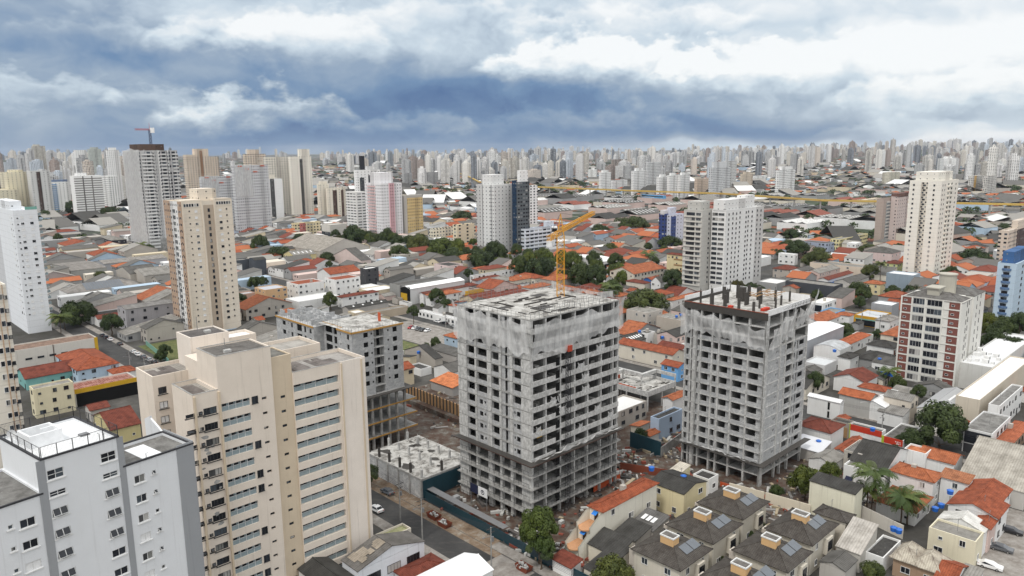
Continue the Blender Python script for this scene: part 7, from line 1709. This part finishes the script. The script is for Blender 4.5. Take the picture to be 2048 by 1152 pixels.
c = thing('tower_crane', 'small red and white crane on the netted high-rise far left', 'crane', (P.x, P.y, h + 5.5)); m = MB(); lattice(m, (0, 0, 0), (0, 0, 13), 1.6, 1.6, .14); m.build('mast', M['navy'], c); m = MB(); lattice(m, (0, 0, 13), (-15, 4, 13.4), 1.3, 1.5, .14); m.build('jib', M['safety_red'], c); m = MB(); m.box(.6, -.8, 10, 4, .8, 14.5); m.build('counterweight', M['white_board'], c); m = MB(); m.tube((0, 0, 13), (0, 0, 19), .2, 4, r2=.08); m.build('apex', M['safety_red'], c)
for near, yb, xr, lb in (((402, 354), 464, 467, 'pale netted apartment slab, lower left wing'), ((467, 331), 471, 536, 'pale netted apartment slab, taller right wing')):
    t = tower(near, yb, near[0] - 4, xr, lb, (.58, .585, .60), grid=(2.3, .42, .42), name='unfinished_high_rise', cat='tower under construction'); a, b, h = t['dims']
    m = MB(); rand_net(m, [h + .6, h + 1.8, h + .6, h + 1.6], [h * .55] * 4, 50, .6, 3, lambda u, z, d: (u * a * .5, d, z)); m.build('debris_netting', M['debris_net'], t)
    m = MB()
    for k in range(4): u = a * (.1 + .22 * k); m.box(u, -.9, h - 1.5 - 3 * (k % 3), u + a * .12, -.6, h - .3 - 3 * (k % 3))
    m.build('pink_screen', M['orange_mesh'], t)

# ------------------------------------------------------------------ monorail
mp = [(905, 351), (925, 356), (942, 364), (958, 374), (1000, 379), (1074, 386), (1180, 391), (1282, 396), (1440, 402), (1540, 410), (1640, 418), (1765, 421), (1900, 425), (2060, 429)]
ZM = 11.; pts = [at(x, y, ZM) for x, y in mp]; t = thing('monorail_viaduct', 'long yellow elevated monorail beam crossing the valley', 'viaduct', pts[5])
def flat_beam(mb, pts, w, z0, z1, o):
    for p, q in zip(pts, pts[1:]):
        d = (q - p); d.z = 0; n = Vector((-d.y, d.x, 0)).normalized() * w / 2; mb.prism([((k - o).x, (k - o).y) for k in (p - n, q - n, q + n, p + n)], z0, z1)
m = MB(); flat_beam(m, pts, 3.4, ZM - 1.6, ZM + .6, pts[5]); o = m.build('beam', M['clean_paint'], t); o['col'] = (.50, .34, .09)
m = MB()
for p, q in zip(pts, pts[1:]):
    n = max(1, int((q - p).length / 28))
    for k in range(n): c = p.lerp(q, k / n) - pts[5]; m.box(c.x - .8, c.y - .8, 0, c.x + .8, c.y + .8, ZM - 1.6)
m.build('piers', M['raw_concrete'], t)
p, q = at(1283, 394, ZM + 1), at(1330, 397, ZM + 1); t = thing('monorail_train', 'light blue monorail train on the yellow beam', 'train', (p.x, p.y, ZM + .6), math.degrees(math.atan2((q - p).y, (q - p).x))); L = (q - p).xy.length
m = MB(); m.box(0, -2.2, 0, L, 2.2, 4.6); o = m.build('body', M['clean_paint'], t); o['col'] = (.13, .36, .62); m = MB(); m.box(2, -2.3, 2.0, L - 2, -2.21, 3.4); m.build('window_band', M['dark_glass'], t); m = MB(); m.box(2, -2.32, 1.0, L * .6, -2.21, 1.5); m.build('white_stripe', M['white_board'], t)
# ------------------------------------------------------------------ labels for the many: say what it looks like and what it stands by
LM = [('the netted left tower', TA.P, 1), ('the block infill tower', TB.P, 1), ('the grey balcony towers', at(1450, 583), 1)] + [(n_, at(x, y), 1) for n_, x, y in (
    ('the tall beige tower', 386, 672), ('the white balcony tower', 60, 668), ('the cream tower', 1848, 562), ('the brick panelled block', 1907, 780), ('the orange school', 1270, 585), ('the yellow square store', 820, 608),
    ('the pink striped tower', 767, 480), ('the dark glass tower', 1040, 512), ('the pale yellow office', 1690, 500), ('the pink building', 1770, 525), ('the netted crane high-rise', 300, 503), ('the blue grey box', 1800, 590), ('the white supermarket hall', 1200, 545),
    ('the striped flats', 1366, 575), ('the navy block', 1340, 500), ('the striped white slab', 175, 443), ('the tallest cream tower', 600, 441), ('the chequered block', 825, 476), ('the large white middle tower', 990, 512), ('the brown framed tower', 1790, 488), ('the blue balcony block', 2020, 655), ('the black white tower', 735, 450), ('the three storey white flats', 610, 620),
    ('the slate building', 510, 570), ('the monorail train', 1305, 420), ('the beige warehouse roof', 640, 530), ('the grey three storey flats', 260, 660), ('the long dark hall', 1640, 620), ('the peach walled hall', 1680, 560), ('the yellow fronted shop', 1740, 655), ('the car lot', 850, 665), ('the long maroon roof', 900, 600), ('the pale pink cube', 900, 560),
    ('the long white workshop', 200, 610), ('the black walled house', 230, 505), ('the office with balcony bands', 1080, 512), ('the isolated monorail tower', 1570, 397), ('the large grey white tower', 1440, 397), ('the three stepped towers', 1345, 397), ('the brown grey slab', 1240, 384), ('the cream flats', 930, 496), ('the right edge dark tower', 2035, 530))]
_used = {}
def where(P):
    X, Y = proj((P.x, P.y, 0)); best = min(LM, key=lambda k: (k[1].xy - P.xy).length); d = (best[1].xy - P.xy).length; lx, ly = proj((best[1].x, best[1].y, 0))
    near = 'close to' if d < 25 else None; dx = X - lx
    dep = (P.xy.length - best[1].xy.length)
    if abs(dep) > abs((P.xy - best[1].xy).length) * .6: r = 'behind' if dep > 0 else 'in front of'
    else: r = 'right of' if dx > 0 else 'left of'
    return ('just ' if d < 40 else 'far ' if d > 110 else '') + r + ' ' + best[0]
ORDW = ('', 'second ', 'third ', 'fourth ', 'fifth ', 'sixth ', 'seventh ', 'eighth ')
def say(what, P):
    s = what + ' ' + where(P)
    if len(s.split()) > 15: s = s.replace(' far ', ' ').replace(' just ', ' ').replace(' two storey', ' tall')
    if len(s.split()) > 15: s = s.replace('three storey white flats', 'white flats').replace('grey three storey flats', 'grey flats').replace('large white middle tower', 'white middle tower')
    if len(s.split()) > 16: s = s.replace(' with ', ', ').replace(' walls', '')
    k = _used.get(s, 0); _used[s] = k + 1
    return s if k == 0 else ORDW[min(k, 7)] + s + ', counting from the nearest' if len(s.split()) < 10 else ORDW[min(k, 7)] + s

# ------------------------------------------------------------------ trees one by one: centre column, top row, foot row, width in the picture
TR = [(160,589,650,74,'broad dark street tree on the left street'),(226,618,674,48,'round street tree in front of the grey three storey flats'),(270,588,618,30,'bushy tree behind the turquoise house'),(145,403,432,26,'dark tree left of the striped white slab'),(175,404,430,20,'tree behind the striped white slab foot'),(90,420,446,34,'dark tree at the foot of the brown column tower'),(220,406,440,38,'dark tree right of the striped white slab'),(118,466,492,18,'tree in front of the striped white slab'),(300,488,512,26,'small tree at the netted crane tower'),
 (707,447,500,52,'tall dark tree beside the pink striped tower'),(684,462,498,36,'reddish tree left of the pink striped tower'),(777,455,498,42,'dark tree in front of the pink striped tower'),(840,470,510,60,'olive crown in front of the chequered block'),(885,472,520,64,'broad light green crown at the cream flats'),(905,494,530,56,'mid green crown in front of the cream flats'),(800,492,524,50,'green crown at the left end of the avenue trees'),(962,492,536,60,'dark crown at the foot of the large white middle tower'),(987,474,520,40,'pointed dark tree in front of the large white middle tower'),(1080,502,560,68,'large dark crown below the low white office block'),(1040,510,556,44,'crown left of the one below the low white office'),
 (1131,528,572,48,'dark crown directly behind the crane mast'),(1164,524,578,56,'dense dark crown right of the crane mast'),(1190,532,584,50,'dense dark crown left of the school'),(1224,558,596,44,'light tree in front of the school'),(1289,574,632,92,'broad olive tree between the two unfinished towers'),(1344,541,592,46,'dark tree at the grey balcony towers'),(1221,484,512,40,'olive tree above the supermarket hall'),(1339,473,500,50,'dark tree at the foot of the navy block'),(1286,467,492,40,'dark tree left of the navy block'),(1236,468,488,30,'tree among orange roofs left of the navy block'),(1269,446,466,70,'wide hedge of trees beyond the orange roofs'),(1199,448,470,44,'dark trees behind the orange roofs'),
 (1583,459,484,42,'dark rounded tree left of the blue grey hall'),(1573,478,504,34,'tree behind the white cube house'),(1595,482,516,56,'large dark crown behind the white cube house'),(1633,494,536,62,'large olive crown right of the white cube house'),(1552,492,516,34,'tree left of the white cube house'),(1646,464,486,44,'tree between the blue grey hall and the yellow office'),(1736,487,508,46,'grey green tree in front of the pale yellow office'),(1796,488,512,30,'dark tree beside the cream tower foot'),(1946,496,532,66,'wide dark crown right of the cream tower'),(1971,444,466,42,'dark tree above the right orange roofs'),(1930,448,470,36,'tree right of the cream tower at mid height'),(2005,446,468,36,'dark tree near the right edge at mid height'),(2035,450,470,34,'dark tree touching the right edge at mid height'),
 (1740,530,558,36,'thin grey green tree left of the blue grey box'),(1716,563,602,52,'dark tree below the yellow dormer house'),(1826,562,592,40,'dark tree in front of the blue grey box'),(1785,570,594,36,'tree behind the yellow fronted shop'),(1633,578,606,24,'small tree behind the white modern block'),(1972,622,690,56,'bright green tree right of the brick panelled block'),(2000,632,704,56,'green tree below the blue balcony block'),(2034,628,706,50,'green tree at the right edge below the blue balcony block'),(1985,655,716,50,'dark green tree right of the brick panelled block foot'),(2022,664,724,52,'dark tree at the right edge above the store'),
 (1628,741,790,40,'round dark tree beside the block infill tower'),(1836,768,806,32,'tree with red flowers at the brick panelled block foot'),(1880,812,900,112,'big spreading street tree on the right'),(1816,856,906,56,'dark low tree left of the big spreading tree'),(1611,921,1000,72,'yellow green tree beside the block infill tower'),(1659,918,972,48,'dark tree right of the yellow green tree'),(1552,968,1000,30,'small tree in front of the block infill tower'),(1744,1116,1160,54,'olive bush between the sheds at the bottom'),(1079,1018,1128,86,'leafy street tree at the left tower foot'),(1082,1070,1140,60,'dark low tree under the leafy street tree'),(1224,1112,1180,92,'grey green tree cut by the bottom edge'),(742,928,975,40,'street tree half hidden by the beige slab'),
 (852,685,712,24,'bush left of the pair by the car lot lawn'),(872,675,706,24,'round bush right of the pair by the car lot lawn'),(874,578,614,34,'tree in front of the bright orange house by the car lot'),(890,598,622,30,'second tree in front of the bright orange house by the car lot'),(1004,566,592,42,'round tree behind the left tower deck'),(937,538,566,20,'narrow dark tree beside the long white office wing'),(827,612,648,26,'small tree at the car lot corner'),(1281,856,890,34,'bush behind the tall dark blue hoarding'),(1312,880,902,20,'small bush beside the small orange shed'),(332,690,722,30,'dark shrub in the beige tower garden'),(322,700,724,24,'low shrub in the beige tower garden'),(1710,940,966,40,'garden tree behind the blank cream wall'),(560,485,520,60,'dark crowns behind the orange gable house'),(520,472,508,40,'dark tree left of the pink flats'),(603,467,492,46,'round dark tree in front of the salmon flats'),(640,488,512,36,'tree by the beige warehouse roof'),(655,502,530,34,'dark tree over the beige warehouse'),(925,420,446,50,'wide dark wood behind the large white middle tower'),
 (1440,1108,1132,18,'clipped shrub in the town house garden, front one'),(1474,1082,1106,18,'clipped shrub in the town house garden, second from the front'),(1502,1062,1084,18,'clipped shrub in the town house garden, third from the front'),(1524,1044,1066,18,'clipped shrub in the town house garden, rear one'),(1890,540,560,24,'small tree right of the cream tower base'),(1476,556,580,30,'reddish tree at the foot of the broad white tower'),(1500,566,588,30,'dark tree left of the right tower deck')]
for x, yt, yb, wp, lb in TR:
    P = at(x, yb); d = (P - CAMLOC).dot(fw); _, h = corner_h(x, yt, yb); r = wp / 2 * d / F
    tint = (1.7, 1.45, .85) if 'yellow green' in lb or 'bright green' in lb else (1.5, 1.25, 1.1) if 'olive' in lb or 'grey green' in lb else (1.3, 1.3, 1.0) if 'light' in lb or 'leafy' in lb else (1.2, .8, .7) if 'reddish' in lb else (.8, .85, .85) if 'dark' in lb else (1, 1, 1)
    tree(P, r, max(h, r * .9), lb, tint)
for x, yt, yb, lb, s in ((1741, 944, 1034, 'tallest palm beside the orange annex', 1.5), (1733, 975, 1030, 'slender palm just left of the tallest palm', 1.1), (1800, 990, 1056, 'palm in front of the orange annex', 1.35), (1814, 994, 1050, 'palm right of the one in front of the annex', 1.2), (122, 632, 668, 'palm at the white tower foot', 1.6), (130, 634, 660, 'second palm at the white tower foot', 1.5), (1776, 740, 772, 'palm at the brick panelled block foot', 1.2), (283, 488, 512, 'palm in front of the netted crane tower', 1.7), (1222, 572, 606, 'drooping palm in front of the school', 2.0), (1296, 508, 530, 'palm above the school roof', 2.2), (1760, 526, 562, 'slim cypress like palm left of the blue grey box', 1.2)):
    P = at(x, yb); _, h = corner_h(x, yt, yb); palm(P, h - .5 * s, lb, s * 1.2)
for i in range(66):      # avenue planting
    q = 285 + (i // 2) * 10.5 + rnd.uniform(-4, 4); p = (374.5, 397)[i % 2] + rnd.uniform(-3, 5)
    if rnd.random() < .12: continue
    P = from_pq(p, q); X, Y_ = proj(P)
    if not (640 < X < 1330): continue
    tree(P, rnd.uniform(3.8, 7.8), rnd.uniform(8, 16), say('dark green avenue tree' if i % 3 else 'mid green avenue tree', P), rnd.choice(((1, 1, 1), (.75, .8, .8), (1.5, 1.4, 1.0), (1.9, 1.7, 1.0))), 'trees along the avenue')

# ------------------------------------------------------------------ the rest of the low town: lots along the street grid
def mass_material(t, b, o): t.put(b.inputs['Base Color'], grime(t, obj(t), attr(t, 'Col', 'GEOMETRY'), .4, False))
material('town_mass', mass_material)
ROOFS = [('tile', OR), ('tile', ORD), ('tile', ORB), ('fib', FIB), ('fib', FIBL), ('fib', FIBD), ('fib', FIB), ('wht', (.7, .7, .69)), ('bit', BIT)]
RNAME = {OR: 'orange', ORD: 'dark red', ORB: 'bright orange', FIB: 'grey', FIBL: 'pale', FIBD: 'charcoal', (.7, .7, .69): 'white', BIT: 'dark flat'}
WALLS = [(W_, 'white'), (W_, 'white'), (W_, 'white'), (CR, 'cream'), (PK, 'pinkish'), (GY, 'grey'), (GY, 'grey'), ((.42, .39, .35), 'bare plaster'), ((.42, .39, .35), 'bare plaster'), ((.60, .52, .38), 'yellowish'), (LB, 'light blue')]
lots = []
for p0, p1 in ((104, 162), (162, 220), (240, 285), (285, 330), (330, 375), (396, 436), (436, 478), (478, 520), (520, 562), (562, 604), (604, 645)):
    q = -330.
    while q < 880:
        wq = rnd.uniform(8, 15) if p0 < 400 else rnd.uniform(9, 19); d = p1 - p0; n = 2
        for k in range(n):
            a0 = p0 + d * k / n + rnd.uniform(.4, 2); a1 = p0 + d * (k + 1) / n - rnd.uniform(.4, 3)
            P = from_pq((a0 + a1) / 2, q + wq / 2); X, Y_ = proj(P)
            if -80 < X < 2130 and 320 < Y_ < 1190: lots.append((P.length, a0, a1, q, q + wq - rnd.uniform(.2, 1.4)))
        q += wq
lots.sort(); nh = 0; mass = MB(); NFILL = 120
for d, a0, a1, q0, q1 in lots:
    for sh in (0, .22, .45):
        b0, b1 = a0 + (a1 - a0) * sh * rnd.choice((0, 1)), a1 - (a1 - a0) * sh * .6
        if is_free(b0, b1, q0, q1): break
    else: continue
    if b1 - b0 < 4 or q1 - q0 < 4: continue
    if rnd.random() < .16:
        P = from_pq((b0 + b1) / 2, (q0 + q1) / 2)
        if d < 640: tree(P, rnd.uniform(2.8, 5.5), rnd.uniform(5, 11), say(rnd.choice(('dark yard tree', 'green yard tree', 'olive yard tree')), P), rnd.choice(((1, 1, 1), (.8, .85, .8), (1.4, 1.2, 1.))), 'yard trees between the houses')
        continue
    X_ = proj(from_pq(b0, q0))[0]; big = b1 - b0 > 15 and rnd.random() < (.45 if X_ < 900 else .15)
    mt, rc = rnd.choice(ROOFS[3:] if big else ROOFS[:3] if X_ > 900 and rnd.random() < .4 else ROOFS); wc, wn = rnd.choice(WALLS); h = rnd.choice((3.2, 4., 5.8, 6.4)) if not big else rnd.uniform(5, 7.5)
    kind = 'flat' if mt in ('bit', 'wht') else rnd.choice(('hip', 'gx', 'gy')) if mt == 'tile' else rnd.choice(('gx', 'gy', 'sx+'))
    P = from_pq(b0, q0)
    if nh < NFILL:
        what = ('%s roofed %s %s with %s walls' % (RNAME[rc].replace('dark flat', 'flat dark'), 'low' if h < 4.5 else 'two storey' if not big else 'wide', 'shed' if big else 'house', wn))
        house_at(P, b1 - b0, q1 - q0, h, kind, mt, rc, wc, say(what, P), cap=8, win=(d < 420 and not big), group='ordinary houses along the streets', name='shed' if big else 'house', cat='shed' if big else 'house', wk='dark'); nh += 1
    else:
        FOOT.append((b0, b1, q0, q1)); gab, r = roof_mb(kind, b1 - b0, q1 - q0, h, .3); X = Matrix.Translation(P) @ Matrix.Rotation(R(ANG), 4, 'Z')
        w_ = MB(); w_.prism([(0, 0), (b1 - b0, 0), (b1 - b0, q1 - q0), (0, q1 - q0)], 0, h - .05)
        for gf in gab: w_.face(gf)
        for u in range(int((q1 - q0) / 3.2)):
            if rnd.random() < .6: w_.box(-.05, 1 + u * 3.2, h - 2.0, .0, 2.3 + u * 3.2, h - .9, c=(.04, .04, .045))
        mass.add(w_, X); n0 = len(mass.c) - len(w_.c)
        for k in range(n0, len(mass.c)): mass.c[k] = mass.c[k] or wc
        mass.add(r, X, rc)
# small sheds and lean-tos crowding the gaps near the camera
rg = random.Random(8); nl = 0
for k in range(6000):
    p0, q0 = rg.uniform(104, 380), rg.uniform(-60, 420); sa, sb = rg.uniform(3, 8), rg.uniform(3, 8); P = from_pq(p0, q0); X_, Y_ = proj(P)
    if not (-40 < X_ < 2090 and 480 < Y_ < 1180) or not is_free(p0, p0 + sa, q0, q0 + sb): continue
    if rg.random() < .25: tree(P, rg.uniform(1.4, 3.2), rg.uniform(3, 6), say(rg.choice(('small dark yard bush', 'small green yard bush')), P), rg.choice(((1, 1, 1), (.8, .85, .8), (1.3, 1.2, 1.))), 'yard trees between the houses'); FOOT.append((p0, p0 + 3, q0, q0 + 3)); continue
    mt, rc = rg.choice(ROOFS); wc, wn = rg.choice(WALLS); nl += 1
    house_at(P, sa, sb, rg.uniform(2.4, 3.6), rg.choice(('sx+', 'sy-', 'gx', 'gy')) if mt in ('tile', 'fib') else 'flat', mt, rc, wc, say('small %s roofed lean-to with %s walls' % (RNAME[rc].replace('dark flat', 'flat dark'), wn), P), win=False, group='small lean-tos in the yards', name='lean_to', cat='shed')
    if nl > 130: break
# beyond the street grid: blocks of low roofs with their own angle
rf = random.Random(50)
for k in range(5200):
    azm = rf.uniform(-.66, .66); dd = 620 + 2900 * rf.random() ** 1.3; x, y = dd * math.sin(azm), dd * math.cos(azm); p, q = pq(Vector((x, y, 0)))
    if -420 < q < 900 and p < 650: continue
    px_, py_ = proj((x, y, terr(x, y)))
    if 1060 < px_ < 1830 and 398 < py_ < 474: continue
    a, b, h = rf.uniform(8, 16), rf.uniform(8, 20), rf.uniform(3, 8)
    if rf.random() < .12: a, b, h = rf.uniform(20, 40), rf.uniform(25, 60), rf.uniform(6, 10)
    if not is_free(p, p + a, q, q + b): continue
    i = rf.randrange(9); rc = ROOFS[i if a < 20 else 3 + i % 6][1]; wc = rf.choice(WALLS)[0]; kind = rf.choice(('hip', 'gx', 'gy')) if a < 20 else 'gx'
    _, r = roof_mb(kind, a, b, h, .2); X = Matrix.Translation((x, y, terr(x, y))) @ Matrix.Rotation(math.floor(azm * 9) * .7 + math.floor(dd / 330) * .45, 4, 'Z')
    mass.add(r, X, rc); w_ = MB(); w_.prism([(0, 0), (a, 0), (a, b), (0, b)], 0, h - .05); mass.add(w_, X, wc)
o = mass.build('distant_low_town', M['town_mass']); stuff(o, 'countless low houses and sheds spreading to the horizon', 'low houses')

# ------------------------------------------------------------------ works and sheds in the valley
rv = random.Random(12); nsh = 0
SHC = [(FIB, 'grey'), (FIB, 'grey'), ((.32, .31, .29), 'mid grey'), (FIBL, 'pale'), ((.78, .78, .77), 'white'), (FIBD, 'dark grey'), ((.30, .10, .07), 'maroon'), (FIB, 'grey')]
sites = [(x, y) for y in (404, 412, 421, 431, 441, 452, 463) for x in range(1075, 1840, 62)]
for x, y in sites:
    x += rv.uniform(-24, 24); y += rv.uniform(-3, 3); P = at(x, y); p, q = pq(P); a, b = rv.uniform(34, 60), rv.uniform(26, 46)
    if 1310 < x < 1385 and y > 425: continue
    if not is_free(p, p + a, q, q + b): continue
    rc, nm = rv.choice(SHC); h = rv.uniform(6, 9); FOOT.append((p, p + a, q, q + b)); t = thing('warehouse', say('%s roofed %s warehouse in the valley' % (nm, 'long' if a > 48 else 'square'), P), 'warehouse', P, ANG, 'warehouses in the valley')
    m = MB(); m.prism([(0, 0), (a, 0), (a, b), (0, b)], 0, h - .06); o = m.build('wall', M['painted_wall'], t); o['col'] = rv.choice((W_, GY, PK, CR)); n = rv.choice((1, 2, 3, 4)); r = MB(); sl = MB()
    for k in range(n):
        _, rr = roof_mb('gx', a, b / n, h, .1, b / n * .16); r.add(rr, Matrix.Translation((0, b * k / n, 0)))
        if nm in ('grey', 'mid grey'):
            for j in range(int(a / 7)): u = 3 + j * 7; s = .32; v0, v1 = b / n * .12, b / n * .4; sl.face([(u, b * k / n + v0, h + s * v0 + .12), (u + 1.4, b * k / n + v0, h + s * v0 + .12), (u + 1.4, b * k / n + v1, h + s * v1 + .12), (u, b * k / n + v1, h + s * v1 + .12)])
    r.build('roof', M['corrugated_sheet'], t, col=rc)
    if sl.f: sl.build('skylight_strips', M['white_board'], t)

# ------------------------------------------------------------------ the far skyline
FC = [(.74, .73, .72), (.70, .67, .62), (.68, .64, .57), (.54, .54, .54), (.80, .80, .79), (.72, .71, .70), (.46, .46, .46), (.36, .30, .27), (.66, .59, .52), (.26, .28, .31), (.60, .65, .71), (.80, .78, .74)]
FN = ['white', 'pale cream', 'cream', 'light grey', 'bright white', 'off white', 'mid grey', 'brown', 'beige', 'dark', 'pale blue', 'ivory']
rs = random.Random(99); T = []
for k in range(5200):
    x = rs.uniform(-60, 2110); dd = 1150 + 6300 * rs.random() ** 1.25
    a0, _ = px_dir(x, 300); X_, Y_ = dd * math.tan(a0), dd
    dens = 1.0 if x > 840 else .85 if x < 235 else .45 if x > 640 else .16
    near = 1350 if x < 235 else 3400 if x < 640 else 2300 if x < 800 else 1650 if x < 1080 else 1500 if x > 1860 else 1950
    if x > 1080 and x < 1500 and dd < 2500: dens *= .7
    if dd < near or rs.random() > dens * (.55 + .45 * math.sin(X_ * .0042 + 1) * math.sin(Y_ * .0031)): continue
    # towers gather along ridges
    if math.sin(X_ * .0021 + Y_ * .0013) + rs.uniform(-.9, .9) < -.45 and dd < 4500: continue
    h = rs.choice((28, 38, 46, 52, 60, 66, 75)) * rs.uniform(.8, 1.2) * (1. if dd < 3200 else .86); T.append((h / dd, X_, Y_, h, rs.choice((rs.uniform(9, 14), rs.uniform(12, 20), rs.uniform(20, 32))), rs.uniform(11, 22), rs.choice((44, 44, 20, 70, 5)), rs.randrange(12)))
T.sort(reverse=True); far = MB(); nt_ = 0; placed = []
for app, X_, Y_, h, a, b, an, ci in T:
    z0 = terr(X_, Y_) - 1
    if any(abs(X_ - u) < 26 and abs(Y_ - v_) < 30 for u, v_ in placed[-2200:]): continue
    placed.append((X_, Y_)); mb = MB(); mb.prism([(0, 0), (a, 0), (a, b), (0, b)], 0, h); cw = rs.uniform(.3, .6); mb.box(a * .25, b * .25, h, a * (.25 + cw), b * .7, h + rs.uniform(2.5, 6))
    c = FC[ci]
    if ci % 2: mb.box(a * .12, b * .12, h, a * .88, b * .88, h + rs.uniform(1.5, 4)); mb.box(a * .4, b * .4, h + 1, a * .55, b * .6, h + rs.uniform(6, 10))
    if ci % 5 == 0: mb.box(-a * .35, b * .2, 0, 0, b * .9, h * rs.uniform(.7, .95))
    if ci % 3 == 0: mb.box(a * .4, -.6, 0, a * .6, 0, h * .96, c=tuple(k * .55 for k in c))
    if ci % 4 == 1: mb.box(-.6, b * .35, 0, 0, b * .6, h * .96, c=tuple(k * .6 for k in c))
    if nt_ < 225:
        P = Vector((X_, Y_, z0)); px_, _ = proj(P); t = thing('distant_tower', 'x', 'distant tower', P, an, 'apartment towers on the skyline'); o = facade_mesh(mb, c, 'wall', t, rs.choice((G1, G2, G3, (2.6, .5, .8))))
        t['label'] = say('%s %s tower with %s' % ('tall' if h > 62 else 'mid height' if h > 44 else 'short', FN[ci], 'dark centre strip' if ci % 3 == 0 else 'dark side strip' if ci % 4 == 1 else 'plain walls'), P); nt_ += 1
    else: far.add(mb, Matrix.Translation((X_, Y_, z0)) @ Matrix.Rotation(R(an), 4, 'Z')); n0 = len(far.c) - len(mb.c); far.c[n0:] = [k or c for k in far.c[n0:]]
far.c = [k or (.65, .64, .62) for k in far.c]
o = far.build('distant_skyline', M['tower_facade']); o['grid'] = (2.8, .45, .45); stuff(o, 'dense mass of pale towers along the whole horizon', 'skyline')

# far woods: many leaf clumps in one mass
rw = random.Random(5); src = CROWNS_FAR[0]; nv = len(src.vertices); co = np.empty(nv * 3); src.vertices.foreach_get('co', co); co = co.reshape(-1, 3); sub_n = 4 * 110
VV = []; nq = 0
for k in range(2600):
    azm = rw.uniform(-.64, .64); dd = 700 + 3600 * rw.random() ** 1.2; x, y = dd * math.sin(azm), dd * math.cos(azm)
    if math.sin(x * .006 + 2) * math.sin(y * .004 + 1) + rw.uniform(-.5, .5) < .05: continue
    p, q = pq(Vector((x, y, 0)))
    if not is_free(p - 3, p + 3, q - 3, q + 3): continue
    for j in range(rw.choice((1, 1, 2, 4)) if dd > 1200 else 1):
        s = rw.uniform(1., 1.9); ox, oy = (rw.uniform(-22, 22), rw.uniform(-22, 22)) if j else (0, 0); k0 = rw.randrange((nv - sub_n) // 4) * 4; an = rw.uniform(0, 6.28); cs_, sn_ = math.cos(an), math.sin(an); c = co[k0:k0 + sub_n] * s
        VV.append(np.stack([c[:, 0] * cs_ - c[:, 1] * sn_ + x + ox, c[:, 0] * sn_ + c[:, 1] * cs_ + y + oy, c[:, 2] * 1.1 + terr(x, y) + 1.], 1))
V_ = np.concatenate(VV); me = bpy.data.meshes.new('distant_trees'); me.from_pydata(V_.tolist(), [], [(i, i + 1, i + 2, i + 3) for i in range(0, len(V_), 4)]); me.materials.append(M['foliage'])
ca = me.color_attributes.new('Col', 'FLOAT_COLOR', 'POINT'); cc = np.repeat(np.random.RandomState(3).uniform(.6, 1.3, (len(V_) // 4, 1)), 4, 0) * np.array([[.05, .078, .03]]); ca.data.foreach_set('color', np.concatenate([cc, np.ones((len(V_), 1))], 1).ravel())
o = link('distant_trees', me); o['tint'] = (1., 1., 1.); stuff(o, 'dark green trees scattered through the far town', 'trees')

# ------------------------------------------------------------------ air
def m_haze(t, b, o):
    for l in list(o.inputs[0].links): t.t.links.remove(l)
    v = t.n('ShaderNodeVolumePrincipled'); v.inputs['Color'].default_value = (.78, .86, 1., 1); v.inputs['Density'].default_value = HAZE; v.inputs['Anisotropy'].default_value = .2; t.put(o.inputs['Volume'], v.outputs[0])
HAZE = 3.0e-5
if HAZE:
    material('air', m_haze); m = MB(); m.box(-12000, -600, -70, 12000, 14000, 190, bottom=True); o = m.build('haze', M['air']); stuff(o, 'thin blue air over the far town', 'haze')
